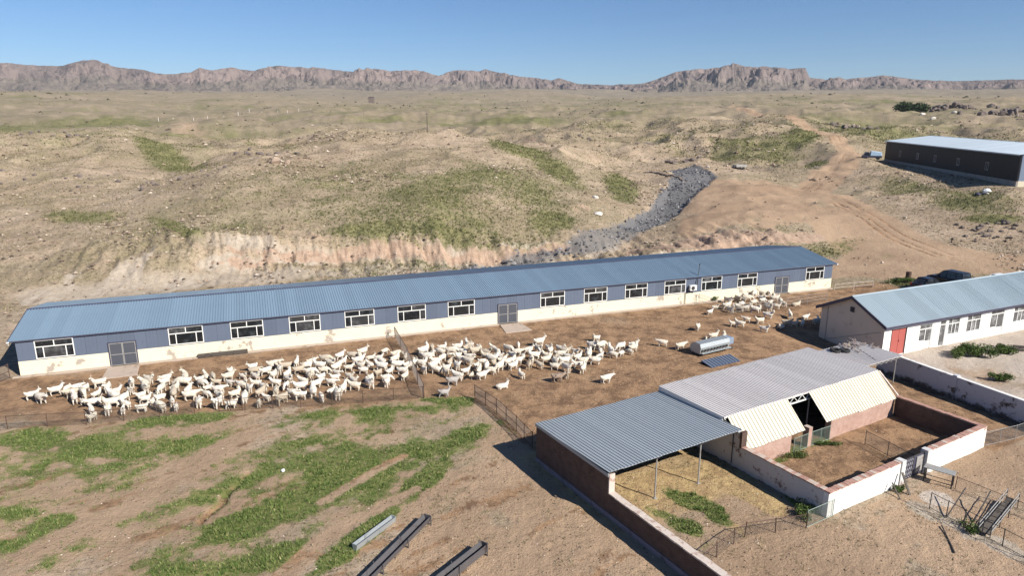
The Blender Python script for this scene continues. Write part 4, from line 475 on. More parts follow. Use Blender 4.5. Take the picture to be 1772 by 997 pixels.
def ground_masks(x, y):
    r = np.hypot(x, y); near = 1-sstep(60, 85, r)
    w1 = fbm(x/5, y/5, 5, 61, .6); w0 = fbm(x/22, y/22, 4, 63, .55); fn = fbm(x/.8, y/.8, 3, 67, .6)
    st = streak_noise(x, y, 69)
    nz = near*(.38*st+.45*fbm(x/2.4, y/2.4, 4, 73, .65)+.35*fn)+(1-near)*(.55*w1+.35*w0+.25*fn)
    f = blobmask('g', x, y)
    hol = fbm(x/60, y/60, 4, 57)                              # damp hollows of the open steppe
    f = np.maximum(f, sstep(150, 300, r)*(1-.7*sstep(900, 2000, r))*np.clip(.40+.5*hol-.35*fbm(x/75, y/75, 3, 11), 0, .8))
    g = sstep(.0, .95, f+nz*(.55+.55*near))*sstep(.02, .35, f)*(.42+.58*f)
    def cl(k, amp=.55, lo=.3, hi=.62, edge=.2):
        q = blobmask(k, x, y); return sstep(lo, hi, q+amp*(.7*w1+.35*st*near+.25*fn))*sstep(.0, edge, q)
    wash = pathmask(PATHS['wash'][:6], x, y, w1*.22+.12*fn, .24)
    tail = pathmask(PATHS['wash'][5:], x, y, w1*.5, .6)
    road = np.maximum(pathmask(PATHS['road'], x, y, w1*.6, .5), pathmask(PATHS['road2'], x, y, w1*.7, .6))
    sand = np.maximum(cl('s', .6), road)
    tr = np.maximum(pathmask(PATHS['track'], x, y, w1*.5, .7), np.maximum(pathmask(PATHS['track2'], x, y, w1*.4, .6), pathmask(PATHS['track3'], x, y, w1*.4, .6)))
    sand = np.maximum(sand, tr); f2 = 1-tr
    back = pathmask(PATHS['backroad'], x, y, w1*.5, .5)*.6
    pale = np.maximum(cl('p', .7), np.maximum(back, tail*.35))
    g = g*(1-wash)*(1-.9*road)*(1-.6*tail)*f2
    # the trampled yard, the dung pen and the straw yard, by their own walls
    lx, ly = tolocal(x, y, BARN_O, BARN_A); cu, cv = tolocal(x, y, COMP_O, COMP_A); cv = -cv
    en = .9*w1+.5*fn
    yard = sstep(-.9, .9, np.minimum(np.minimum(-.3-ly, lx+3), 92-lx)+.3*fn)*np.where(x < -2.8, sstep(-.6, .6, y-(42.9+(x+42)*.168)+.8*en), sstep(-.5, .5, (x+2.8)*.889+(y-48.85)*.458+.6*en))
    yard = yard*(1-sstep(-.3, .5, cv)*(x >= -2.8))
    pen = boxmask(cu, cv, 10.45, 25.7, .3, 12.6, .15); lane = boxmask(cu, cv, 26.2, 32.0, -1, 13.4, .5)
    brown = np.maximum(np.maximum(cl('b', .35), yard*np.clip(.8+.4*w1, .45, 1)), np.maximum(pen, lane*.9))
    soil = near*sstep(.12, .42, streak_noise(x, y, 171)+.3*fn)*.75*(1-boxmask(cu, cv, -.2, 40, -2, 30, .5))
    brown = np.maximum(brown*(1-boxmask(cu, cv, .5, 10.05, .3, 14, .2)), np.maximum(soil, np.maximum(pathmask(PATHS['crack'], x, y, 0*x, .4), .75*rut_mask(x, y))))
    hx, hy = tolocal(x, y, HOUSE_O, HOUSE_A)
    conc = np.maximum(cl('c', .5), boxmask(hx, hy, .5, 40, -11, 0, 2.5)*np.clip(.62+.8*w1, 0, 1)*(cu > 33))
    sand = np.maximum(sand, near*np.clip(.62+.9*w1+.5*st, 0, 1)*(1-boxmask(cu, cv, 10.4, 32, -2, 13, .5)))
    straw = np.maximum(cl('t', .5), boxmask(cu, cv, .5, 10.05, -.1, 7.6, 2.2)*np.clip(.75+.6*w1, 0, 1))
    sand = sand*(1-pen); pale = pale*(1-pen)*(1-yard)
    g = g*(1-pen*sstep(7.9, 8.6, cv))*(1-yard*.85)
    am, q = bank_line(lx, ly)
    cut = np.clip(am, 0, 1)*sstep(-3.6, -1.4, q+1.2*w1)*(1-sstep(.0, .8, q+.7*fn))
    og = np.maximum(cl('o', .7), cut*.8*sstep(-.15, .5, fbm(lx/7, ly/6, 4, 161)))
    pale = np.maximum(pale, cut*.85)
    g = np.clip(g*(1-cut)*(1+.3*near), 0, 1)
    return g, brown, sand, og, pale, straw, np.maximum(wash, tail*.62), conc

def ground_material():
    N = NT('ground_soil_and_grass')
    o = N.tc.outputs['Object']
    a1 = N.t.nodes.new('ShaderNodeAttribute'); a1.attribute_name = 'm1'
    a2 = N.t.nodes.new('ShaderNodeAttribute'); a2.attribute_name = 'm2'
    s1 = N.n('ShaderNodeSeparateColor', i0=a1.outputs['Color']); n1 = N.t.nodes[-1]
    s2 = N.n('ShaderNodeSeparateColor', i0=a2.outputs['Color']); n2 = N.t.nodes[-1]
    g, b, s, og = n1.outputs[0], n1.outputs[1], n1.outputs[2], a1.outputs['Alpha']
    p, t, d, cc = n2.outputs[0], n2.outputs[1], n2.outputs[2], a2.outputs['Alpha']
    big = N.noise(.012, 5, .6); mid = N.noise(.11, 6, .62); fine = N.noise(1.4, 7, .68); grain = N.noise(9, 5, .7)
    sl = N.n('ShaderNodeMapping', Vector=o, Scale=(.35, 1.2, 1), Rotation=(0, 0, .5)); streak = N.noise(.5, 6, .65, vec=sl)
    dry = N.mix(N.ramp(mid, .32, .68), (.475, .365, .265), (.32, .24, .165))
    dry = N.mix(N.math('MULTIPLY', N.ramp(streak, .5, .75), .45), dry, (.45, .30, .21))
    # sparse steppe grass thinly tinting the slopes, in drifts
    drift = N.noise(.035, 6, .62, dist=.6)
    thin = N.math('MULTIPLY', N.ramp(drift, .44, .60), N.ramp(N.noise(.35, 5, .7), .36, .60))
    dry = N.mix(N.math('MULTIPLY', thin, .5), dry, (.20, .185, .09))
    farm = N.math('MULTIPLY', N.ramp(big, .45, .60), N.ramp(N.noise(.06, 5, .7), .35, .62))
    dry = N.mix(N.math('MULTIPLY', farm, .6), dry, (.20, .175, .10))
    rr_ = N.n('ShaderNodeVectorMath', out='Value', props={'operation': 'LENGTH'}, i0=o)
    dry = N.mix(N.math('MULTIPLY', N.ramp(rr_, 900, 2200), .8), dry, N.mix(N.ramp(N.noise(.02, 6, .7), .4, .6), (.30, .235, .185), (.20, .165, .135)))
    dry = N.mix(N.math('MULTIPLY', N.ramp(rr_, 190, 420), .5), dry, N.mix(N.ramp(drift, .4, .6), (.25, .21, .14), (.19, .165, .105)))
    # stony speckle
    sp1 = N.noise(2.3, 6, .75)
    dry = N.mix(N.math('MULTIPLY', N.ramp(sp1, .52, .62), .75), dry, (.12, .095, .06))
    dry = N.mix(N.math('MULTIPLY', N.ramp(sp1, .43, .35), .65), dry, (.58, .47, .355))
    def lay(c, m, col1, col2, nz, lo=.3, hi=.7, edge=.22):
        mm = N.math('ADD', m, N.math('MULTIPLY', N.math('SUBTRACT', fine, .5), edge*2))
        mm = N.math('MULTIPLY', N.ramp(mm, .15, .8), N.ramp(m, 0, .12))
        return N.mix(mm, c, N.mix(N.ramp(nz, lo, hi), col1, col2))
    wd = N.math('MULTIPLY', N.ramp(N.noise(.8, 7, .72), .52, .64), .6)
    dry = N.mix(wd, dry, N.mix(N.ramp(sp1, .4, .6), (.28, .24, .16), (.17, .135, .09)))
    c = lay(dry, s, (.44, .31, .205), (.335, .23, .15), mid)
    c = lay(c, b, (.36, .225, .13), (.19, .115, .068), N.noise(.55, 8, .78), .42, .60, .1)
    rl = N.n('ShaderNodeMapping', Vector=o, Rotation=(0, 0, -BARN_A), Scale=(1.3, .16, .3)); rill = N.noise(1.0, 6, .7, vec=rl)
    c = lay(c, p, (.49, .415, .33), (.38, .31, .235), fine, .35, .65)
    c = lay(c, og, (.47, .34, .25), (.37, .255, .18), fine, .35, .65, .3)
    ob = N.math('MULTIPLY', N.math('MAXIMUM', og, p), N.ramp(rill, .52, .68))
    c = N.mix(N.math('MULTIPLY', ob, .75), c, (.19, .135, .095))
    c = lay(c, t, (.50, .36, .18), (.36, .245, .13), fine, .4, .6)
    c = lay(c, cc, (.55, .47, .39), (.45, .37, .30), mid)
    c = lay(c, d, (.115, .113, .116), (.19, .183, .18), grain, .4, .62, .12)
    # grass: ragged, follows the patch but broken by soil
    gm = N.math('ADD', g, N.math('MULTIPLY', N.math('SUBTRACT', N.noise(1.7, 7, .78), .5), 1.9))
    gm = N.math('MULTIPLY', N.ramp(gm, .22, .85), N.ramp(g, .02, .3))
    gc = N.mix(N.ramp(N.noise(.3, 5, .6), .38, .62), (.10, .135, .035), (.20, .22, .07))
    yy = N.n('ShaderNodeSeparateXYZ', out=1, Vector=o)
    gc = N.mix(N.ramp(yy, 58, 80), gc, N.mix(N.ramp(N.noise(.3, 5, .6), .38, .62), (.105, .115, .042), (.19, .185, .075)))
    gc = N.mix(N.ramp(sp1, .54, .70), gc, (.045, .05, .02))
    gc = N.mix(N.ramp(grain, .5, .7), gc, (.27, .235, .11))
    c = N.mix(N.math('MULTIPLY', gm, .9), c, gc)
    # pebbles and clods
    vo = N.n('ShaderNodeTexVoronoi', out='Distance', Vector=o, Scale=2.6, Randomness=1.0)
    vc = N.t.nodes[-1].outputs['Color']
    peb = N.math('MULTIPLY', N.ramp(vo, .17, .08), N.ramp(N.n('ShaderNodeSeparateColor', i0=vc), .62, .66))
    c = N.mix(N.math('MULTIPLY', peb, .7), c, N.mix(N.n('ShaderNodeSeparateColor', out=1, i0=vc), (.14, .11, .085), (.56, .47, .38)))
    c = N.mix(N.math('MULTIPLY', N.ramp(grain, .5, .75), .35), c, N.mix(1.0, c, (.55, .5, .46), 'MULTIPLY'))
    h = N.math('ADD', N.math('MULTIPLY', fine, .6), N.math('ADD', N.math('MULTIPLY', grain, .3), N.math('ADD', N.math('MULTIPLY', sp1, .6), N.math('MULTIPLY', peb, .4))))
    N.bump(h, 1.0, .22)
    return N.fin(c, .95, 0, .12)

th = np.radians(np.concatenate([np.linspace(-180, -46, 28)[:-1], np.linspace(-46, 46, 761), np.linspace(46, 180, 28)[1:]]))
rr = np.concatenate([[1.0, 5, 10, 15, 19], np.geomspace(22, 75, 170), np.geomspace(75, 330, 330)[1:], np.geomspace(330, 4600, 130)[1:]])
TT, RR = np.meshgrid(th, rr)
GX = RR*np.sin(TT); GY = RR*np.cos(TT)
GZ = TZ(GX, GY)
nr, nt = GX.shape
V = np.stack([GX.ravel(), GY.ravel(), GZ.ravel()], 1)
idx = np.arange(nr*nt).reshape(nr, nt)
F = np.stack([idx[:-1, :-1].ravel(), idx[1:, :-1].ravel(), idx[1:, 1:].ravel(), idx[:-1, 1:].ravel()], 1)[:, ::-1]
M_GROUND = ground_material()
gme = np_mesh('ground', V, F, M_GROUND, True)
mk = ground_masks(V[:, 0], V[:, 1])
for nm, q in (('m1', mk[:4]), ('m2', mk[4:])):
    at = gme.attributes.new(nm, 'FLOAT_COLOR', 'POINT')
    at.data.foreach_set('color', np.stack(q, 1).astype(np.float32).ravel())
ground = link_mesh('ground', gme); tag(ground, kind='structure')

# ---------------------------------------------------------------- far mountains
SKY = [(-700, 118), (-400, 122), (-200, 112), (0, 112), (60, 113), (110, 115), (145, 107), (165, 107), (200, 117), (250, 123), (270, 128), (300, 130), (330, 127), (345, 119), (365, 124), (400, 119), (440, 123), (455, 118), (480, 115), (560, 119), (600, 123), (690, 125), (720, 123), (760, 131), (785, 123), (830, 126), (840, 123), (870, 131), (920, 137), (955, 140), (965, 136), (1000, 146), (1060, 148), (1110, 146), (1130, 141), (1170, 126), (1200, 122), (1270, 117), (1350, 121), (1394, 120), (1401, 136), (1430, 139), (1450, 136), (1465, 139), (1530, 132), (1560, 135), (1620, 141), (1700, 140), (1772, 138), (1900, 134), (2200, 128), (2500, 134)]
def mountain_material():
    N = NT('mountain_rock')
    sl = N.n('ShaderNodeMapping', Vector=N.tc.outputs['Object'], Scale=(1, 1, .5))
    n1 = N.noise(.004, 6, .65, vec=sl); n2 = N.noise(.02, 8, .75, vec=sl); n3 = N.noise(.055, 5, .7)
    c = N.mix(N.ramp(n1, .38, .62), (.30, .23, .20), (.215, .17, .15))
    c = N.mix(N.ramp(n2, .52, .66), c, (.12, .10, .10))
    c = N.mix(N.math('MULTIPLY', N.ramp(n3, .56, .66), .7), c, (.11, .095, .09))
    c = N.mix(N.ramp(n2, .42, .30), c, (.40, .32, .27))
    a = N.t.nodes.new('ShaderNodeAttribute'); a.attribute_name = 'talus'
    tl = N.mix(N.ramp(n2, .4, .62), (.25, .205, .165), (.165, .14, .12))
    c = N.mix(N.ramp(N.math('ADD', a.outputs['Fac'], N.math('MULTIPLY', N.math('SUBTRACT', n2, .5), .8)), .35, .65), c, tl)
    N.bump(n2, 1.0, 22)
    return N.fin(c, .95, 0, .1)
def mountains():
    px = np.array([p[0] for p in SKY], float); py = np.array([p[1] for p in SKY], float)
    pt = math.atan((498.5-195)/1200.0); ca, sa = math.cos(pt), math.sin(pt)
    b = (498.5-py)/1200.0; d1 = ca+b*sa; tha = np.arctan((px-886)/1200.0/d1)
    elev = (-sa+b*ca)/np.hypot((px-886)/1200.0, d1)             # tangent of the skyline's elevation
    th = np.radians(np.linspace(-46, 46, 1500)); nrow = 76
    e = np.interp(th, tha, elev)
    t = np.linspace(0, 1, nrow)
    T, E = np.meshgrid(t, e, indexing='ij'); TH = np.meshgrid(t, th, indexing='ij')[1]
    arc = TH*2700
    r0 = 2300+160*fbm(arc/500, arc*0, 3, 70)
    R = r0+T*950
    top = 21+(r0+640)*E
    base = 21+2300*.0262*np.cos(TH)**.9+8*fbm(arc/260, T*0, 4, 87)
    gul = fbm(arc/130, T*6.0, 4, 71, .6); gul2 = fbm(arc/40, T*20, 4, 75, .6)
    tt = np.clip(T*1.45+.20*gul+.10*gul2, 0, 1.0)
    prof = .52*sstep(0, .68, tt)+.48*sstep(.52, .88, tt)
    fall = 1-sstep(.72, 1.0, T)
    hgt = np.maximum(top-base, 2)
    crag = (1-2*np.abs(fbm(arc/46+T*3, T*20, 5, 81, .6)))
    rock = sstep(.52, .74, tt)
    Z = base-25+(hgt+25)*prof*(.95+.05*fall) + hgt*prof*(.13*crag-.06+.09*fbm(arc/14, T*28, 3, 83))*(.25+.75*rock)*(1-.9*sstep(.38, .60, T))
    Z = np.where(T > .72, Z-(hgt*.8)*(1-fall), Z)
    V = np.stack([(R*np.sin(TH)).ravel(), (R*np.cos(TH)).ravel(), Z.ravel()], 1)
    n, m = T.shape; idx = np.arange(n*m).reshape(n, m)
    F = np.stack([idx[:-1, :-1].ravel(), idx[1:, :-1].ravel(), idx[1:, 1:].ravel(), idx[:-1, 1:].ravel()], 1)[:, ::-1]
    me = np_mesh('mountains', V, F, mountain_material(), False)
    at = me.attributes.new('talus', 'FLOAT', 'POINT'); at.data.foreach_set('value', (1-rock).ravel().astype(np.float32))
    o = link_mesh('mountains', me); tag(o, kind='structure')
mountains()

# ---------------------------------------------------------------- loose stones, gravel, grass (uncountable)
def scatter_points(n, rmin, rmax, amin, amax):
    r = np.exp(rng.uniform(np.log(rmin), np.log(rmax), n)); a = np.radians(rng.uniform(amin, amax, n))
    return r*np.sin(a), r*np.cos(a)

OCT = np.array([(1, 0, 0), (0, 1, 0), (-1, 0, 0), (0, -1, 0), (0, 0, 1), (0, 0, -.6)], float)
OCF = np.array([(0, 1, 4), (1, 2, 4), (2, 3, 4), (3, 0, 4), (1, 0, 5), (2, 1, 5), (3, 2, 5), (0, 3, 5)])
def stones(name, x, y, size, mat, label, cat, flat=.6, sink=.2):
    n = len(x); z = TZ(x, y)
    P = np.repeat(OCT[None], n, 0)*rng.uniform(.6, 1.25, (n, 6, 1))
    P = P*np.stack([size*rng.uniform(.7, 1.4, n), size*rng.uniform(.7, 1.2, n), size*flat*rng.uniform(.7, 1.3, n)], 1)[:, None]
    a = rng.uniform(0, 6.28, n); c, s = np.cos(a)[:, None], np.sin(a)[:, None]
    X = P[..., 0]*c-P[..., 1]*s+x[:, None]; Y = P[..., 0]*s+P[..., 1]*c+y[:, None]; Z = P[..., 2]+(z+size*sink)[:, None]
    V = np.stack([X, Y, Z], -1).reshape(-1, 3)
    F = (OCF[None]+(np.arange(n)*6)[:, None, None]).reshape(-1, 3)
    me = np_mesh(name, V, F, mat)
    at = me.attributes.new('tone', 'FLOAT', 'FACE'); at.data.foreach_set('value', np.repeat(rng.random(n), 8).astype(np.float32))
    o = link_mesh(name, me); tag(o, label, cat, kind='stuff'); return o

def tone_mat(name, cols, rough=.9, trans=0):
    N = NT(name); a = N.t.nodes.new('ShaderNodeAttribute'); a.attribute_name = 'tone'
    cr = N.t.nodes.new('ShaderNodeValToRGB'); cr.color_ramp.interpolation = 'LINEAR'
    el = cr.color_ramp.elements
    while len(el) < len(cols): el.new(.5)
    for i, (p, c) in enumerate(cols): el[i].position = p; el[i].color = (*c, 1)
    N.t.links.new(a.outputs['Fac'], cr.inputs[0])
    return N.fin(cr.outputs[0], rough, 0, .15)

M_STONE = tone_mat('loose_stone', [(0, (.08, .06, .045)), (.4, (.20, .145, .105)), (.8, (.38, .29, .215)), (1, (.58, .49, .40))])
M_GRAVEL = tone_mat('dark_gravel', [(0, (.045, .045, .05)), (.5, (.12, .118, .123)), (1, (.28, .27, .27))])
M_GRAVEL2 = tone_mat('dark_shrub_dots', [(0, (.045, .045, .025)), (.6, (.10, .085, .055)), (1, (.2, .16, .11))])
M_PEB = tone_mat('yard_litter', [(0, (.07, .05, .035)), (.55, (.15, .10, .07)), (.8, (.33, .24, .17)), (1, (.6, .52, .43))])
M_BLADE = tone_mat('grass_blade', [(0, (.05, .09, .02)), (.4, (.10, .155, .036)), (.75, (.19, .235, .07)), (1, (.42, .37, .18))], .7)
M_OLIVE = tone_mat('olive_hill_grass', [(0, (.06, .07, .026)), (.4, (.115, .125, .045)), (.75, (.19, .185, .08)), (1, (.38, .33, .19))], .75)
M_DRYB = tone_mat('dry_tuft', [(0, (.09, .085, .04)), (.45, (.18, .155, .075)), (.8, (.36, .29, .165)), (1, (.52, .43, .28))], .8)

x, y = scatter_points(120000, 85, 360, -45, 45)
lx, ly = tolocal(x, y, BARN_O, BARN_A); mk = ground_masks(x, y)
k = ((ly > 16) | (lx > 92) | (lx < -6)) & (rng.random(len(x)) < np.clip(.10-.3*mk[2]-.12*mk[0]+.9*sstep(.12, .5, fbm(x/14, y/14, 4, 91, .65)), .012, 1)) & (mk[6] < .2)
sx, sy = tolocal(x, y, STEEL_O, STEEL_A); k &= ~((sx > -2) & (sx < 66) & (sy > -1) & (sy < 24))
x, y = x[k], y[k]
stones('scattered_stones', x, y, .06+.30*rng.random(len(x))**5*np.clip(np.hypot(x, y)/120, 1, 2)+.05*np.hypot(x, y)/150, M_STONE, 'loose stones strewn over the dry hillside', 'stones')
x, y = scatter_points(42000, 24, 72, -42, 42); mk = ground_masks(x, y)
cu, cv = tolocal(x, y, COMP_O, COMP_A); lx, ly = tolocal(x, y, BARN_O, BARN_A); hx, hy = tolocal(x, y, HOUSE_O, HOUSE_A)
k = (ly < -.5) & ~((hx > -.5) & (hy > -.5)) & (rng.random(len(x)) < .55-.3*mk[0])
x, y = x[k], y[k]
stones('yard_litter', x, y, .015+.045*rng.random(len(x))**3, M_PEB, 'pebbles, clods and droppings littering the bare yard', 'litter', .7, .1)
wp = PATHS['wash']; xs = []; ys = []
for (ax, ay, wa), (bx, by, wb) in zip(wp[:-1], wp[1:]):
    n = int(math.hypot(bx-ax, by-ay)*(wa+wb)*2.6); t = rng.random(n); o = rng.uniform(-1.25, 1.25, n)*(wa+(wb-wa)*t)
    L = math.hypot(bx-ax, by-ay); xs.append(ax+(bx-ax)*t-(by-ay)/L*o); ys.append(ay+(by-ay)*t+(bx-ax)/L*o)
x = np.concatenate(xs); y = np.concatenate(ys); k = ground_masks(x, y)[6]+rng.normal(0, .2, len(x)) > .42; x, y = x[k], y[k]
stones('wash_gravel', x, y, .12+.32*rng.random(len(x))**2.5, M_GRAVEL, 'dark grey crushed stone filling the dry wash', 'gravel', .75, .15)

def tufts(name, x, y, h, spread, nb, mat, label, cat, dark=0):
    n = len(x); z = TZ(x, y)
    a = rng.uniform(0, 6.28, (n, nb)); q = rng.random((n, nb))
    bx = x[:, None]+np.cos(a)*spread*q*.6; by = y[:, None]+np.sin(a)*spread*q*.6
    hh = h[:, None]*rng.uniform(.55, 1.15, (n, nb)); w = hh*rng.uniform(.10, .2, (n, nb))
    pa = a+1.57+rng.uniform(-.6, .6, (n, nb))
    lean = spread*(.3+.8*q)
    V = np.stack([np.stack([bx-np.cos(pa)*w, by-np.sin(pa)*w, np.repeat(z[:, None]-.02, nb, 1)], -1),
                  np.stack([bx+np.cos(pa)*w, by+np.sin(pa)*w, np.repeat(z[:, None]-.02, nb, 1)], -1),
                  np.stack([bx+np.cos(a)*lean, by+np.sin(a)*lean, z[:, None]+hh], -1)], 2).reshape(-1, 3)
    F = np.arange(len(V)).reshape(-1, 3)
    me = np_mesh(name, V, F, mat)
    tone = np.clip(np.repeat(rng.random(n), nb)*.7+rng.random(n*nb)*.3, 0, 1)
    at = me.attributes.new('tone', 'FLOAT', 'FACE'); at.data.foreach_set('value', tone.astype(np.float32))
    o = link_mesh(name, me); tag(o, label, cat, kind='stuff'); return o

n = 380000
x = rng.uniform(-34, 18, n); y = rng.uniform(25, 53, n)
k = (blobmask('g', x, y) > .04) & (np.abs(x) < y*.9); x, y = x[k], y[k]; n = len(x); mk = ground_masks(x, y)
cu, cv = tolocal(x, y, COMP_O, COMP_A)
pr = np.maximum(np.clip(mk[0]*1.0+.42*fbm(x/.9, y/.9, 4, 95, .65)-.12, 0, 1)**1.5, .035)
k = (rng.random(n) < pr*.62) & ~((np.abs(cu-.3) < .4) & (-cv > -1)) & ~((cu > 10.4) & (-cv > 0) & (-cv < 7))
pr = pr[k]; x, y = x[k], y[k]
tufts('green_grass', x, y, (.05+.12*rng.random(len(x))**1.6)*(.6+.55*pr), .11, 5, M_BLADE, 'fresh green grass and weeds growing in patches across the foreground', 'grass')
x, y = scatter_points(230000, 86, 300, -42, 42); mk = ground_masks(x, y)
lx, ly = tolocal(x, y, BARN_O, BARN_A); sx, sy = tolocal(x, y, STEEL_O, STEEL_A)
k = ((ly > 22) | (lx > 90) | (lx < -8)) & (rng.random(len(x)) < np.clip(.25+.9*mk[0]-.5*mk[2]-.4*mk[4]-mk[6]-.4*mk[3]+.4*fbm(x/14, y/14, 3, 97), 0, 1)) & ~((sx > -2) & (sx < 66) & (sy > -1) & (sy < 24))
x, y = x[k], y[k]; r = np.hypot(x, y)
mg = mk[0][k]+rng.normal(0, .12, len(x)) > .36
tufts('hill_grass', x[mg], y[mg], (.16+.22*rng.random(mg.sum()))*np.clip(r[mg]/140, 1, 1.8), .2, 4, M_OLIVE, 'short green grass clumps on the hill behind the long barn', 'grass')
tufts('dry_steppe_grass', x[~mg], y[~mg], (.12+.16*rng.random((~mg).sum()))*np.clip(r[~mg]/140, 1, 1.8), .2, 4, M_DRYB, 'dry yellowed grass tufts on the stony slopes', 'grass')

n = 60000
x = rng.uniform(-38, 24, n); y = rng.uniform(25, 52, n); mk = ground_masks(x, y); cu, cv = tolocal(x, y, COMP_O, COMP_A)
k = (rng.random(n) < np.clip(.45+.9*fbm(x/2.2, y/2.2, 4, 99)-.55*mk[2]-.8*mk[1], .015, 1)) & ~((cu > -.6) & (cu < .9)) & ~((cu > 9.6) & (cu < 27) & (cv > -13.4)) & (x*.17+y < 47+.0*x)
x, y = x[k], y[k]
tufts('dry_yard_grass', x, y, .05+.09*rng.random(len(x))**1.5, .12, 5, M_DRYB, 'dry straw-coloured grass and weeds scattered over the foreground soil', 'grass')

x, y = scatter_points(9000, 300, 1900, -43, 43)
k = rng.random(len(x)) < np.clip(.12+.9*fbm(x/90, y/90, 4, 103, .6), .02, 1); x, y = x[k], y[k]
stones('steppe_shrubs', x, y, (.35+.8*rng.random(len(x))**3)*np.clip(np.hypot(x, y)/420, .8, 2.6), M_GRAVEL2, 'dark low shrubs and rocks dotted over the far plain', 'shrubs', .7, .1)
# ---------------------------------------------------------------- shared building pieces
M_BLUE = surf('blue_roof_steel', (.165, .235, .305), (.20, .275, .345), .6, (.215, .235, .25), (.56, .78), .7, .45, .0, .45, .05, 20, .05)
M_BLUEWALL = surf('slate_blue_panel', (.10, .125, .172), (.122, .147, .197), .8, (.08, .10, .142), (.6, .8), .9, .5, 0, .4, .05, 20, .06)
M_TRIM = surf('dark_purple_trim', (.045, .045, .075), (.07, .065, .10), 2, None, rough=.5, bump=0)
M_PLASTER = surf('cream_plaster_peeling', (.70, .62, .45), (.80, .73, .56), 1.5, (.40, .34, .28), (.565, .62), .75, .9, 0, .2, .35, 25, sdetail=9)
M_WHITEPVC = surf('white_window_frame', (.76, .75, .70), (.82, .81, .77), 4, rough=.5, bump=0)
M_PANE = glassmat('dark_window_glass')
M_PANE2 = glassmat('grey_window_glass', (.10, .10, .10), .3)
M_PANE3 = glassmat('dusty_window_glass', (.035, .035, .036), .35); M_PANE4 = glassmat('gloom_black_pane', (.004, .004, .004), .6)  # black panes are painted gloom, standing in for open casements
M_DOORGREY = surf('dark_grey_door', (.065, .07, .085), (.09, .095, .11), 2, rough=.5, bump=.1)
M_CONC = surf('pinkish_concrete', (.46, .37, .30), (.38, .30, .24), 1.2, (.27, .20, .15), (.55, .7), 1.4, .95, 0, .2, .4, 12)
M_GALV = surf('galvanised_steel', (.36, .39, .40), (.46, .49, .50), 3, (.24, .25, .25), (.58, .72), 2, .5, .45, .5, .1, 8)
M_PIPE = surf('weathered_grey_pipe', (.30, .29, .27), (.40, .39, .37), 6, (.20, .13, .09), (.55, .7), 5, .6, .2, .4, .1)
M_RUST = surf('rusty_brown_steel', (.085, .052, .04), (.13, .08, .06), 6, (.05, .035, .03), (.5, .7), 4, .8, .1, .3, .2)
M_DARKIRON = surf('dark_iron', (.04, .038, .038), (.065, .06, .06), 5, (.09, .06, .045), (.55, .75), 4, .65, .2, .4, .1)
M_WIRE = surf('fence_wire', (.13, .11, .095), (.2, .17, .15), 5, rough=.6, metal=.3, bump=0)
M_WIREGREEN = surf('pale_green_wire', (.26, .33, .28), (.33, .40, .34), 5, rough=.6, metal=.2, bump=0)
M_WOODDARK = surf('weathered_dark_timber', (.085, .072, .062), (.14, .12, .10), 5, (.05, .042, .038), (.5, .7), 3, .9, 0, .2, .4, 40)
M_ASBESTOS = surf('pale_grey_roof_sheet', (.575, .535, .51), (.64, .60, .575), 1.5, (.42, .38, .35), (.56, .78), 1.1, .8, 0, .3, .1, 20, .05)
M_GREYSHEET = surf('blue_grey_roof_sheet', (.30, .33, .35), (.36, .39, .41), 1.5, (.22, .24, .26), (.6, .8), 1.2, .5, .1, .4, .08, 20, .05)
M_CREAMSHEET = surf('cream_translucent_sheet', (.56, .515, .40), (.62, .575, .46), 1.2, (.45, .40, .30), (.55, .75), 1.1, .6, 0, .4, .08, 20, .04)
M_HOUSEROOF = surf('pale_blue_house_roof', (.35, .425, .46), (.40, .47, .505), 1.0, (.29, .36, .395), (.55, .8), .5, .45, .1, .5, .05, 20, .07)
M_BRICKDARK = brickmat('brown_brick', (.125, .07, .052), (.085, .05, .04), (.16, .125, .105))  # brown bricks darkened further to deepen the shade on these walls
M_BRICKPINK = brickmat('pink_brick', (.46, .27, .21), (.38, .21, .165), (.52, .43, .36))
M_WALLSHADED = brickmat('whitewashed_brick_shaded', (.22, .135, .105), (.15, .09, .075), (.24, .18, .15), (.62, .605, .585), (.36, .46), 1.1, (-.1, .45))  # paint toned down to carry shade; a brighter copy serves the sunlit walls
M_WALLLIT = brickmat('white_painted_brick', (.36, .22, .17), (.30, .18, .14), (.40, .32, .26), (.83, .81, .76), (.30, .40), 1.0, (-.25, .2))
M_COPING = surf('mortar_coping', (.50, .42, .36), (.62, .54, .47), 3, (.36, .25, .20), (.5, .65), 3, .95, 0, .2, .5, 15)
M_WHITEWALL = surf('white_house_wall', (.82, .79, .73), (.86, .84, .79), 1.0, (.62, .53, .43), (.66, .8), .8, .9, 0, .2, .15, 25)
M_GABLE = surf('buff_gable_render', (.56, .49, .40), (.62, .55, .46), .8, (.37, .31, .25), (.55, .8), .9, .95, 0, .2, .2, 25)
M_RED = surf('red_painted_steel', (.36, .085, .07), (.42, .115, .095), 2, (.28, .06, .05), (.6, .8), 2, .5, 0, .4, .05)

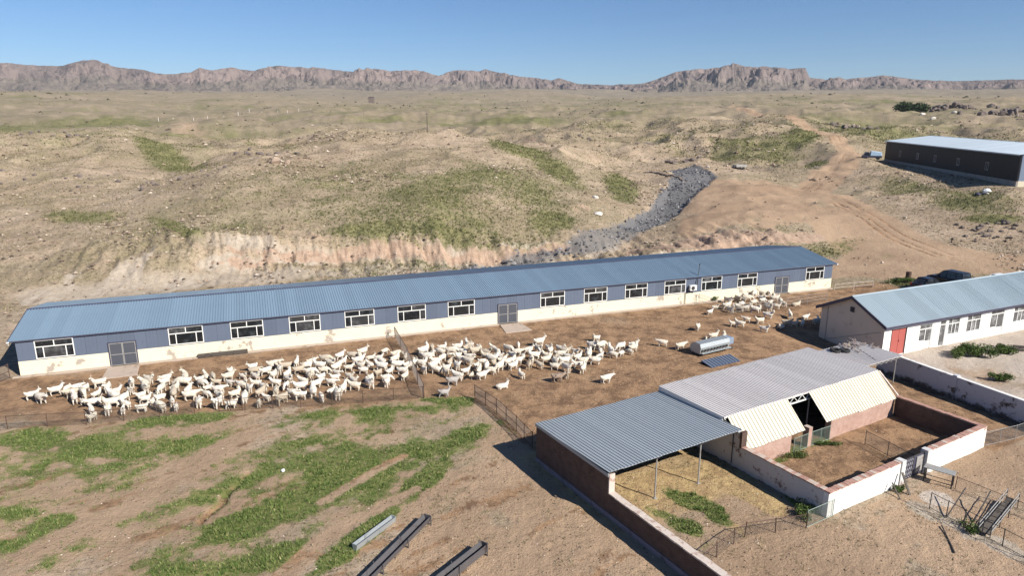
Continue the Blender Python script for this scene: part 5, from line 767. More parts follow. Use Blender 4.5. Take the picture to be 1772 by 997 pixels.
def sheet_mesh(name, width, length, nrib, mat, rh=.045, seam=True):
    """profiled roofing sheet: x across, y up the slope, closed underside"""
    p = width/nrib; prof = []
    for k in range(nrib):
        x0 = k*p
        prof += [(x0, 0), (x0+p*.52, 0), (x0+p*.62, rh), (x0+p*.88, rh)]
    prof += [(width, 0)]
    n = len(prof); vs = []
    for y in (0, length):
        vs += [(x, y, z+.012) for x, z in prof]
    vs += [(0, 0, 0), (width, 0, 0), (width, length, 0), (0, length, 0)]
    fs = [(k, k+1, n+k+1, n+k) for k in range(n-1)]
    fs += [(2*n+3, 2*n+2, 2*n+1, 2*n)]
    fs += [tuple([2*n+1]+list(range(n-1, -1, -1))+[2*n])[::-1], tuple([2*n+3]+list(range(n, 2*n))+[2*n+2])[::-1]]
    fs += [(0, n, 2*n+3, 2*n), (n-1, 2*n+1, 2*n+2, 2*n-1)]
    mb = MB(); mb.add(vs, fs)
    return mb.mesh(name, mat)

def lay_sheets(parent, name, p0, ux, uy, total, width, nrib, length, mat, jit=.006, ragged=0, rh=.045):
    """sheets side by side along ux (unit), sloping up along uy (unit); p0 lower corner, all in the parent's space"""
    n = max(1, round(total/width)); w = total/n
    me = sheet_mesh(name, w+.012, length, nrib, mat, rh)
    ux = Vector(ux); uy = Vector(uy); nz = ux.cross(uy).normalized()
    out = []
    for i in range(n):
        o = link_mesh(name, me, parent)
        q = Vector(p0)+ux*(i*w)+nz*(rnd.uniform(0, jit)+(i % 2)*.003)-uy*(rnd.uniform(0, ragged))
        tw = rnd.uniform(-.0012, .0012)
        M = Matrix((ux, uy+nz*tw, nz)).transposed().to_4x4(); M.translation = q
        o.matrix_local = M; out.append(o)
    return out

def window(parent, x, w, z0, h, y=-.06, scheme='barn', mat=None, pane=None, name='window'):
    """frame mesh (part) with pane children; the wall's face is y = 0, outside is -y"""
    mat = mat or M_WHITEPVC; pane = pane or M_PANE; f = .07
    mb = MB(); m = MB
    mb.box(x, x+w, y, y+.10, z0, z0+f).box(x, x+w, y, y+.10, z0+h-f, z0+h)
    mb.box(x, x+f, y, y+.10, z0+f, z0+h-f).box(x+w-f, x+w, y, y+.10, z0+f, z0+h-f)
    cells = []
    zi0, zi1, xi0, xi1 = z0+f, z0+h-f, x+f, x+w-f
    if scheme == 'barn':
        zm = z0+h*.64
        mb.box(xi0, xi1, y+.005, y+.095, zm-f/2, zm+f/2)
        xm = x+w*.5; mb.box(xm-f/2, xm+f/2, y+.005, y+.095, zm+f/2, zi1)
        xa, xb = x+w*.21, x+w*.79
        for q in (xa, xb): mb.box(q-f/2, q+f/2, y+.005, y+.095, zi0, zm-f/2)
        cells = [(xi0, xm-f/2, zm+f/2, zi1), (xm+f/2, xi1, zm+f/2, zi1), (xi0, xa-f/2, zi0, zm-f/2), (xa+f/2, xb-f/2, zi0, zm-f/2), (xb+f/2, xi1, zi0, zm-f/2)]
    elif scheme == 'house':
        zm = z0+h*.66
        mb.box(xi0, xi1, y+.005, y+.095, zm-f/2, zm+f/2)
        xa, xb = x+w*.36, x+w*.66
        mb.box(xa-f/2, xa+f/2, y+.005, y+.095, zm+f/2, zi1)
        for q in (xa, xb): mb.box(q-f/2, q+f/2, y+.005, y+.095, zi0, zm-f/2)
        cells = [(xi0, xa-f/2, zm+f/2, zi1), (xa+f/2, xi1, zm+f/2, zi1), (xi0, xa-f/2, zi0, zm-f/2), (xa+f/2, xb-f/2, zi0, zm-f/2), (xb+f/2, xi1, zi0, zm-f/2)]
    elif scheme == 'small':
        xm = x+w*.5; mb.box(xm-f/2, xm+f/2, y+.005, y+.095, zi0, zi1)
        cells = [(xi0, xm-f/2, zi0, zi1), (xm+f/2, xi1, zi0, zi1)]
    o = mb.build(name, mat, parent)
    for i, (a, b, c, d) in enumerate(cells):
        yy = y+.05+rnd.uniform(0, .012)
        MB().box(a-.005, b+.005, yy, yy+.012, c-.005, d+.005).build('pane', rnd.choice((pane, pane, pane, M_PANE3, M_PANE4)) if scheme == 'barn' else pane, o)
    return o

# ---------------------------------------------------------------- the long blue-roofed barn
def long_barn():
    L = BARN_L; D = 12.4
    t = empty('long_barn', (*BARN_O, 0), BARN_A, 'very long low livestock barn with blue ribbed roof and cream plaster base', 'barn')
    wins = [1.3, 11.2, 16.2, 21.2, 26.2, 31.2, 36.2, 46.1, 51.1, 56.05, 61.0, 65.85, 70.8, 80.75]; ww = 2.78
    doors = [(6.6, 8.6), (41.5, 43.5), (76.3, 78.2)]
    # plaster base, broken at the doors
    mb = MB(); xs = [0]+[v for d in doors for v in d]+[L]
    for i in range(0, len(xs), 2): mb.box(xs[i], xs[i+1], 0, .32, -.5, 1.27)
    mb.box(0, .32, .32, D, -.5, 1.27).box(L-.32, L, .32, D, -.5, 1.27).box(.32, L-.32, D-.32, D, -.5, 1.27)
    mb.build('plaster_base_wall', M_PLASTER, t)
    # concrete kerb along the foot
    mb = MB()
    for i in range(0, len(xs), 2): mb.box(xs[i]-(.5 if i == 0 else 0), xs[i+1]+(.4 if i == 4 else 0), -.42, -.002, -.4, .09)
    mb.build('foot_apron', M_CONC, t, bevel=.02)
    # upper wall: backing with gable ends, panels proud of it
    mb = MB()
    cuts = sorted([(w, w+ww) for w in wins]+doors); px = 0
    for a, b in cuts: mb.box(px, a, .06, .26, 1.27, 3.06); px = b
    mb.box(px, L, .06, .26, 1.27, 3.06)
    for w in wins: mb.box(w, w+ww, .06, .26, 2.93, 3.06).box(w, w+ww, .02, .26, 1.27, 1.345)
    for a, b in doors: mb.box(a, b, .06, .26, 2.12, 3.06)
    mb.box(0, L, D-.26, D-.06, 1.27, 3.0)
    for x0 in (.05, L-.25):
        mb.add([(x0, .26, 1.27), (x0+.2, .26, 1.27), (x0+.2, D-.26, 1.27), (x0, D-.26, 1.27), (x0, .26, 3.05), (x0+.2, .26, 3.05), (x0+.2, D-.26, 3.05), (x0, D-.26, 3.05), (x0, D/2, 4.1), (x0+.2, D/2, 4.1)],
               [(0, 3, 7, 8, 4), (1, 5, 9, 6, 2), (0, 1, 2, 3), (4, 8, 9, 5), (8, 7, 6, 9), (0, 4, 5, 1), (3, 2, 6, 7)])
    upper = mb.build('upper_wall', M_TRIM, t)
    # dark sheet added inside, standing in for unlit depth behind doors and windows
    MB().box(.4, L-.4, .34, .38, .1, 3.0).build('gloom_sheet', M_TRIM, t)
    def panels(a, b, z0, z1):
        n = max(1, round((b-a)/.95)); w = (b-a)/n
        for i in range(n):
            yy = .015+rnd.uniform(0, .012)
            mb = MB().box(a+i*w+.006, a+(i+1)*w-.006, yy, .058, z0, z1)
            for k in (.33, .66): mb.box(a+(i+k)*w-.012, a+(i+k)*w+.012, yy-.008, yy+.002, z0+.01, z1-.01)
            mb.build('wall_panel', M_BLUEWALL, upper)
    px = 0
    for a, b in cuts:
        panels(px, a, 1.275, 3.0); px = b
    panels(px, L, 1.275, 3.0)
    for a, b in doors: panels(a, b, 2.14, 3.0)
    for w in wins: window(t, w, ww, 1.345, 1.585, -.03)
    for a, b in doors:
        d = MB(); f = .05; m = (a+b)/2
        for x0, x1 in ((a, m-.01), (m+.01, b)):
            d.box(x0, x1, -.06, -.01, .08, .08+f).box(x0, x1, -.06, -.01, 2.06-f, 2.06).box(x0, x0+f, -.06, -.01, .08+f, 2.06-f).box(x1-f, x1, -.06, -.01, .08+f, 2.06-f).box(x0+f, x1-f, -.06, -.01, 1.02, 1.02+f)
        o = d.build('double_door', M_PIPE, t)
        for x0, x1 in ((a, m-.01), (m+.01, b)):
            for z0, z1 in ((.13, 1.02), (1.07, 2.01)): MB().box(x0+f, x1-f, -.045, -.02, z0, z1).build('door_panel', M_DOORGREY, o)
        MB().tube((m+.06, -.09, 1.0), (m+.06, -.09, 1.18), .015).build('handle', M_PIPE, o)
        MB().box(a-.09, a, -.04, .3, .0, 2.15).box(b, b+.09, -.04, .3, 0, 2.15).box(a, b, -.03, .3, 2.07, 2.135).build('door_frame', M_TRIM, t)
    # roof: two slopes of separate sheets, ridge cap, eave trim, gutter ends
    oh = .16; half = D/2+oh; rise = 1.03; z0 = 3.08; sl = math.hypot(half, rise)
    roof = MB().box(-.45, L+.45, -oh+.02, -oh+.06, z0-.10, z0+.02).box(-.45, L+.45, D+oh-.06, D+oh-.02, z0-.16, z0+.02)
    for k in (-1, 1):   # verge trims
        for xx in (-.48, L+.44):
            e = D/2+k*half
            roof.hexa([(xx, e, z0-.12), (xx+.04, e, z0-.12), (xx+.04, D/2, z0+rise-.12), (xx, D/2, z0+rise-.12), (xx, e, z0+.06), (xx+.04, e, z0+.06), (xx+.04, D/2, z0+rise+.06), (xx, D/2, z0+rise+.06)])
    roof.add([(-.47, D/2-.2, z0+rise+.015), (L+.47, D/2-.2, z0+rise+.015), (L+.47, D/2, z0+rise+.085), (-.47, D/2, z0+rise+.085), (L+.47, D/2+.2, z0+rise+.015), (-.47, D/2+.2, z0+rise+.015)], [(0, 1, 2, 3), (3, 2, 4, 5)])
    roof = roof.build('roof', M_TRIM, t)
    lay_sheets(roof, 'roof_sheet', (-.45, -oh, z0), (1, 0, 0), Vector((0, half, rise)).normalized(), L+.9, .9, 4, sl, M_BLUE)
    lay_sheets(roof, 'roof_sheet', (L+.45, D+oh, z0), (-1, 0, 0), Vector((0, -half, rise)).normalized(), L+.9, .9, 4, sl, M_BLUE)
    MB().tube((-.5, -.22, z0-.06), (-.32, -.22, z0-.06), .06, n=8).tube((-.42, -.22, z0-.06), (-.42, -.1, z0-.3), .04).build('gutter_outlet', M_WHITEPVC, t)
    MB().tube((L+.35, -.22, z0-.06), (L+.55, -.22, z0-.06), .06, n=8).tube((L+.45, -.22, z0-.06), (L+.45, -.1, z0-.3), .04).build('gutter_outlet', M_WHITEPVC, t)
    # stove pipe through the eave, wall-mounted condenser
    MB().tube((65.2, -.15, 2.2), (65.2, -.15, 2.75), .05, n=8).tube((65.2, -.15, 2.7), (65.9, .6, 4.3), .035, n=8).tube((65.9, .6, 4.28), (65.9, .6, 4.42), .07, n=8).build('stove_pipe', M_DARKIRON, t)
    ac = MB().box(64.15, 65.0, -.42, -.08, 1.6, 2.2).build('condenser_unit', M_WHITEPVC, t, bevel=.02)
    mb = MB(); n = 14
    ring = [(64.5+.24*math.cos(2*math.pi*k/n), -.43, 1.9+.24*math.sin(2*math.pi*k/n)) for k in range(n)]
    mb.add(ring+[(x, -.421, z) for x, _, z in ring], [tuple(range(n))]+[(k, (k+1) % n, n+(k+1) % n, n+k) for k in range(n)]); mb.build('fan_grille', M_DARKIRON, ac)
    MB().box(64.2, 64.25, -.4, 0, 1.5, 1.6).box(64.9, 64.95, -.4, 0, 1.5, 1.6).build('bracket', M_DARKIRON, ac)
    MB().tube((63.75, -.1, 0), (63.75, -.1, 1.35), .035, n=8).build('drain_pipe', M_DARKIRON, t)
    return t
long_barn()
# concrete ramps in front of the barn doors
def ramp(sx, w0, w1, ln, label):
    c, s = math.cos(BARN_A), math.sin(BARN_A)
    t = MB().hexa([(-w1/2, -ln, -.2), (w1/2, -ln, -.2), (w0/2, 0, -.2), (-w0/2, 0, -.2), (-w1/2, -ln, .045), (w1/2, -ln, .045), (w0/2, 0, .12), (-w0/2, 0, .12)]).build('concrete_ramp', M_CONC, None, (BARN_O[0]+sx*c+.45*s, BARN_O[1]+sx*s-.45*c, 0), (0, 0, BARN_A), bevel=.02)
    tag(t, label, 'ramp')
ramp(7.6, 2.4, 2.6, 2.6, 'pinkish concrete ramp before the left double door of the long barn')
ramp(42.6, 2.2, 2.8, 2.6, 'pinkish concrete ramp before the middle double door of the long barn')

# ---------------------------------------------------------------- white house with pale blue roof
def house():
    L = 36; D = 7.1; zb = -1.3; ze = 2.55; zr = 4.3
    t = empty('white_house', (*HOUSE_O, 0), HOUSE_A, 'long white single-storey house with pale blue roof and buff gable', 'house')
    ops = [('red', 1.0, 2.9, -.62, 1.88), ('door', 4.75, 6.5, -.62, 1.84), ('door', 7.6, 8.45, -.62, 1.95), ('win', 8.75, 10.45, .32, 2.0), ('win', 11.5, 13.6, .25, 2.0), ('door', 15.1, 17.2, -.62, 2.05), ('win', 18.7, 20.75, .35, 2.05), ('win', 22.5, 24.5, .35, 2.05), ('door', 26, 27.4, -.62, 2.0), ('win', 29, 31, .35, 2.05)]
    mb = MB(); px = 0
    for k, a, b, z0, z1 in ops:
        mb.box(px, a, 0, .3, zb, ze); mb.box(a, b, 0, .3, z1, ze)
        if z0 > -.5: mb.box(a, b, 0, .3, zb, z0)
        else: mb.box(a, b, 0, .3, zb, z0)
        px = b
    mb.box(px, L, 0, .3, zb, ze).box(.3, L-.3, D-.3, D, zb, ze).box(L-.3, L, .3, D-.3, zb, ze)
    mb.build('front_wall', M_WHITEWALL, t)
    # buff rendered gable
    x0 = -.02
    mb = MB().add([(x0, .004, zb), (x0+.3, .3, zb), (x0+.3, D-.004, zb), (x0, D-.004, zb), (x0, .004, ze), (x0+.3, .3, ze), (x0+.3, D-.004, ze), (x0, D-.004, ze), (x0, D/2, zr-.08), (x0+.3, D/2, zr-.08)],
                [(0, 3, 7, 8, 4), (1, 5, 9, 6, 2), (0, 1, 2, 3), (4, 8, 9, 5), (8, 7, 6, 9), (0, 4, 5, 1), (3, 2, 6, 7)])
    g = mb.build('gable_wall', M_GABLE, t)
    v = MB().box(-.06, -.022, 3.35, 3.8, 2.75, 3.25).build('gable_vent', M_DARKIRON, g)
    for k in range(4): MB().hexa([(-.10, 3.37, 2.8+k*.11), (-.062, 3.37, 2.8+k*.11), (-.062, 3.78, 2.8+k*.11), (-.10, 3.78, 2.8+k*.11), (-.09, 3.37, 2.84+k*.11), (-.062, 3.37, 2.86+k*.11), (-.062, 3.78, 2.86+k*.11), (-.09, 3.78, 2.84+k*.11)]).build('louvre', M_DARKIRON, v)
    MB().tube((-.06, 6.3, -1.2), (-.06, 6.3, 2.6), .025).build('drain_pipe', M_PIPE, g)
    MB().tube((-.08, 6.9, -1.0), (-.08, .3, 1.7), .012, n=4).build('cable', M_DARKIRON, g)
    MB().box(.4, L-.4, .34, .38, zb, ze).build('gloom_sheet', M_TRIM, t)  # added dark sheet, stands in for the unlit rooms
    for k, a, b, z0, z1 in ops:
        if k == 'win':
            window(t, a, b-a, z0, z1-z0, .02, 'house', None, M_PANE2)
            MB().box(a-.06, b+.06, -.06, .05, z0-.06, z0-.004).build('window_sill', M_WHITEWALL, t)
        elif k == 'red':
            o = MB().box(a, b, .04, .09, z0, z1).build('red_door', M_RED, t); m = (a+b)/2
            for q0, q1 in ((a+.02, m-.015), (m+.015, b-.02)):
                for zz0, zz1 in ((z0+.05, (z0+z1)/2-.02), ((z0+z1)/2+.02, z1-.05)): MB().box(q0+.04, q1-.04, .022, .042, zz0, zz1).build('door_leaf_panel', M_RED, o)
            MB().tube((m+.1, .0, .6), (m+.1, .0, .8), .02).build('handle', M_DARKIRON, o)
            MB().box(b, b+.07, -.03, .12, z0, z1+.05).box(a-.05, a, -.03, .12, z0, z1+.05).build('door_frame', M_DARKIRON, t)
        else:
            wd = b-a
            f = MB().box(a, a+.07, .03, .12, z0, z1).box(b-.07, b, .03, .12, z0, z1).box(a+.07, b-.07, .03, .12, z1-.07, z1).box(a+.07, b-.07, .03, .12, z1-.5, z1-.43)
            if wd > 1.2:
                xm = a+wd*.5; f.box(xm-.04, xm+.04, .03, .12, z0, z1-.5)
                o = f.build('glazed_door', M_WHITEPVC, t)
                for q0, q1, zz0 in ((a+.07, xm-.04, z0+.95), (xm+.04, b-.07, z0+.85)):
                    MB().box(q0, q1, .07, .09, zz0, z1-.5).build('pane', M_PANE2, o)
                    MB().box(q0, q1, .06, .10, z0, zz0-.06).build('door_panel', M_WHITEPVC, o)
                MB().box(a+.07, b-.07, .07, .09, z1-.43, z1-.07).build('pane', M_PANE2, o)
            else:
                o = f.build('glazed_door', M_WHITEPVC, t)
                MB().box(a+.07, b-.07, .07, .09, z0+.1, z1-.5).build('pane', M_PANE2, o)
                MB().box(a+.07, b-.07, .07, .09, z1-.43, z1-.07).build('pane', M_PANE2, o)
            MB().box(a-.2, b+.2, -.5, -.01, zb, z0-.02).build('door_step', M_CONC, t, bevel=.02)
    oh = .42; half = D/2+oh; rise = (zr-ze)*half/(D/2); z0 = zr-rise+.02; sl = math.hypot(half, rise); gx = .35
    rf = MB()
    for k in (-1, 1):
        e = D/2+k*half
        for xx in (-gx-.04, L+gx):
            rf.hexa([(xx, e, z0-.26), (xx+.04, e, z0-.26), (xx+.04, D/2, zr-.24), (xx, D/2, zr-.24), (xx, e, z0+.05), (xx+.04, e, z0+.05), (xx+.04, D/2, zr+.07), (xx, D/2, zr+.07)])
    rf.box(-gx, L+gx, -oh+.0, -oh+.04, z0-.2, z0+.005).box(-gx, L+gx, D+oh-.04, D+oh, z0-.2, z0+.005)
    rf.box(-gx, L+gx, -oh+.05, .0, z0-.16, z0-.13)
    rf = rf.build('roof', M_TRIM, t)
    MB().add([(-gx-.02, D/2-.16, zr+.02), (L+gx, D/2-.16, zr+.02), (L+gx, D/2, zr+.10), (-gx-.02, D/2, zr+.10), (L+gx, D/2+.16, zr+.02), (-gx-.02, D/2+.16, zr+.02)], [(0, 1, 2, 3), (3, 2, 4, 5)]).build('ridge_cap', M_HOUSEROOF, rf)
    lay_sheets(rf, 'roof_sheet', (-gx, -oh, z0), (1, 0, 0), Vector((0, half, rise)).normalized(), L+2*gx, 1.05, 5, sl, M_HOUSEROOF, .012)
    lay_sheets(rf, 'roof_sheet', (L+gx, D+oh, z0), (-1, 0, 0), Vector((0, -half, rise)).normalized(), L+2*gx, 1.05, 5, sl, M_HOUSEROOF)
    for x in (.5, 9.6, 16.6): MB().tube((x, -.08, 2.2), (x, -.08, 2.45), .03).box(x-.1, x+.1, -.1, 0, 2.1, 2.2).build('wall_lamp', M_PIPE, t)
house()

# ---------------------------------------------------------------- steel barn on the rise, its side darkened for shade
M_STEELSHADED = surf('shade_toned_cladding', (.012, .011, .012), (.018, .016, .017), .6, None, rough=.6, bump=.05, vary=.06)  # near-black holds the side walls' shade; the lit end keeps slate
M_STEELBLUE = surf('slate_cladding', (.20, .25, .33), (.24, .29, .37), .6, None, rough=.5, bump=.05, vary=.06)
M_STEELROOF = surf('pale_steel_roof', (.36, .42, .47), (.43, .49, .54), .8, None, rough=.45, metal=.2, bump=.05, vary=.05)
def steel_barn():
    L = 63.9; D = 22; h = 5.7
    t = empty('steel_barn', (*STEEL_O, 8.0), STEEL_A, 'tall steel barn with shade-darkened side and pale low-pitched roof on the rise', 'barn')
    MB().box(0, L, 0, .3, -1.2, .95).box(0, .3, .3, D, -1.2, .95).box(.3, L, D-.3, D, -1.2, .95).build('plinth', surf('grey_block_plinth', (.30, .27, .235), (.36, .33, .29), 1, (.22, .19, .17), (.5, .7), 1, .95), t)
    MB().box(L-.3, L+.01, .3, D-.3, -1.2, 1.0).build('end_plinth', M_PLASTER, t)
    wl = MB().box(.05, L, .05, .25, .95, h).box(.05, .25, .25, D, .95, h).box(.25, L, D-.25, D-.05, .95, h)
    wl = wl.build('side_wall', M_STEELSHADED, t)
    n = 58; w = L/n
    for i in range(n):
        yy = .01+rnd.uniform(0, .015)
        MB().box(i*w+.01, (i+1)*w-.01, yy, .048, .955, h-.02).build('wall_panel', M_STEELSHADED, wl)
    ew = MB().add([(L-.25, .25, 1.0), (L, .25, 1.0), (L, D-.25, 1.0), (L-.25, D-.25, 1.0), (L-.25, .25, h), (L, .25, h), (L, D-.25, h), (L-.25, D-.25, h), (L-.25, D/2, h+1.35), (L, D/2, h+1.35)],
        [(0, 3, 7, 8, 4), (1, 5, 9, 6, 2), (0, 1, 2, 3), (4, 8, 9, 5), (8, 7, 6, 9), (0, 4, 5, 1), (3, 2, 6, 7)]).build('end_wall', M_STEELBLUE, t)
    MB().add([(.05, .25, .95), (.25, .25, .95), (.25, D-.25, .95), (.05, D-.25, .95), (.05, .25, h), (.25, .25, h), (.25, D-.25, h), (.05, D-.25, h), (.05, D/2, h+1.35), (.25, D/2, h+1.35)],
        [(0, 3, 7, 8, 4), (1, 5, 9, 6, 2), (0, 1, 2, 3), (4, 8, 9, 5), (8, 7, 6, 9), (0, 4, 5, 1), (3, 2, 6, 7)]).build('end_wall', M_STEELSHADED, t)
    for k in range(11): MB().box(L+.002, L+.05, .3+k*2, .34+k*2, 1.05, h-.1).build('panel_seam', M_TRIM, ew)
    for s in (9.6, 20.0, 29.5, 40.5, 52.3): window(t, s, 1.25, 2.15, 1.5, -.03, 'small', surf('aluminium_frame', (.33, .34, .36), (.40, .41, .43), 3, rough=.4, metal=.4, bump=0) if s == 9.6 else bpy.data.materials['aluminium_frame'], M_PANE2)
    half = D/2+.3; rise = 1.4; sl = math.hypot(half, rise)
    rf = MB().box(-.2, L+.2, -.34, -.30, h-.18, h+.03).box(-.2, L+.2, D+.30, D+.34, h-.18, h+.03).box(-.2, L+.2, D/2-.3, D/2+.3, h+rise+.03, h+rise+.06).build('roof', M_STEELROOF, t)
    lay_sheets(rf, 'roof_sheet', (-.2, -.3, h), (1, 0, 0), Vector((0, half, rise)).normalized(), L+.4, 1.05, 4, sl, M_STEELROOF)
    lay_sheets(rf, 'roof_sheet', (L+.2, D+.3, h), (-1, 0, 0), Vector((0, -half, rise)).normalized(), L+.4, 1.05, 4, sl, M_STEELROOF)
steel_barn()
# ---------------------------------------------------------------- the walled compound in front (local x = u, local y = -v)
def comp(u, v, z=0.0):
    c, s = math.cos(COMP_A), math.sin(COMP_A)
    return Vector((COMP_O[0]+u*c+v*s, COMP_O[1]+u*s-v*c, z))
def compt(name, label, cat, group=None, u=0, v=0, z=0):
    return empty(name, comp(u, v, z), COMP_A, label, cat, group)

def rough_coping(mb, u0, u1, v0, v1, z, axis, step=.26):
    """row of uneven cap bricks along a wall top"""
    a, b = (u0, u1) if axis == 'u' else (v0, v1)
    n = max(1, int((b-a)/step)); w = (b-a)/n
    for i in range(n):
        p, q = a+i*w+.008, a+(i+1)*w-.008; dz = rnd.uniform(-.012, .018); o = rnd.uniform(-.02, .02)
        if axis == 'u': mb.box(p, q, -v1-.02+o, -v0+.02+o, z, z+.075+dz)
        else: mb.box(u0-.02+o, u1+.02+o, -q, -p, z, z+.075+dz)
    return mb

# open-fronted shed with the blue-grey roof
def grey_shed():
    t = compt('grey_roof_shed', 'open-fronted shed with blue-grey ribbed roof beside the brown brick wall', 'shed')
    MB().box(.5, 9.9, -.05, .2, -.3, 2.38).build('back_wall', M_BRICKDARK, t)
    for u, v in ((3.55, 6.78), (6.83, 6.84)):
        MB().tube((u, -v, -.2), (u, -v, 2.55), .045, n=8).box(u-.1, u+.1, -v-.1, -v+.1, -.1, .03).build('post', M_PIPE, t)
    rf = MB()
    for v in (.2, 3.4, 6.8): rf.box(.2, 9.9, -v-.05, -v+.05, 2.43+.0215*v, 2.51+.0215*v)
    for u in (.55, 3.55, 6.83, 9.75): rf.hexa([(u-.04, -6.95, 2.53), (u+.04, -6.95, 2.53), (u+.04, .1, 2.38), (u-.04, .1, 2.38), (u-.04, -6.95, 2.578), (u+.04, -6.95, 2.578), (u+.04, .1, 2.425), (u-.04, .1, 2.425)])
    rf = rf.build('roof', M_DARKIRON, t)
    d = Vector((0, 7.25, -.155)); 
    lay_sheets(rf, 'roof_sheet', (.0, -7.05, 2.70), (1, 0, 0), d.normalized(), 9.95, .9, 4, d.length, M_GREYSHEET, .02, .05)
    MB().box(-.02, .02, -7.0, .15, 2.42, 2.62).build('verge_trim', M_GREYSHEET, t)
    return t
grey_shed()

# long brown brick wall on the left: tall under the roof, low beyond it
t = compt('brown_brick_wall', 'long brown brick wall in shade, tall under the shed then stepping down', 'wall')
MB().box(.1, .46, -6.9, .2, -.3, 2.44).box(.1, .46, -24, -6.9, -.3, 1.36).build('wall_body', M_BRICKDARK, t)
MB().box(.09, .47, -6.98, -6.9, 1.36, 2.5).build('end_pier', M_COPING, t)
mb = rough_coping(MB(), .1, .46, 6.98, 24, 1.362, 'v', .5); mb.build('coping', M_COPING, t)
MB().box(.04, .1, -24, .2, -.3, .28).build('damp_footing', surf('render_footing', (.20, .17, .19), (.26, .22, .24), 2, (.14, .11, .11), (.5, .7), 1.2, .95), t)

# whitewashed wall between the shed's yard and the pen
t = compt('whitewashed_side_wall', 'flaking whitewashed brick wall between the straw yard and the dung pen', 'wall')
MB().box(10.08, 10.4, -7.0, .2, -.3, 2.36).box(10.08, 10.4, -12.62, -7.0, -.3, 1.46).build('wall_body', M_WALLSHADED, t)
rough_coping(MB(), 10.08, 10.4, 7.02, 12.62, 1.462, 'v').build('coping', M_BRICKPINK, t)
MB().box(10.02, 10.46, -7.06, -6.9, 1.46, 2.5).build('broken_pier', M_BRICKDARK, t)
MB().tube((10.02, -6.4, .2), (10.02, -6.4, 2.3), .03).build('pipe', M_DARKIRON, t)

# white front walls either side of the gate
def front_wall(u0, u1, label):
    t = compt('white_front_wall', label, 'wall')
    MB().box(u0, u1, -12.95, -12.63, -.3, 1.44).build('wall_body', M_WALLLIT, t)
    rough_coping(MB(), u0, u1, 12.63, 12.95, 1.442, 'u').build('coping', M_BRICKPINK, t)
    return t
t = front_wall(10.08, 16.6, 'sunlit white painted wall left of the iron gate')
MB().box(16.6, 17.0, -13.02, -12.58, -.3, 1.56).build('gate_pier', M_WALLSHADED, t)
t = front_wall(19.6, 26.0, 'sunlit white painted wall right of the iron gate')
MB().box(19.2, 19.6, -13.02, -12.58, -.3, 1.56).build('gate_pier', M_WALLSHADED, t)

# brick wall closing the pen on the right
t = compt('pen_end_wall', 'bare brick wall closing the right side of the dung pen', 'wall')
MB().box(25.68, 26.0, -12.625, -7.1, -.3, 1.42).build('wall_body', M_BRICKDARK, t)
rough_coping(MB(), 25.68, 26.0, 7.1, 12.62, 1.422, 'v').build('coping', M_BRICKPINK, t)

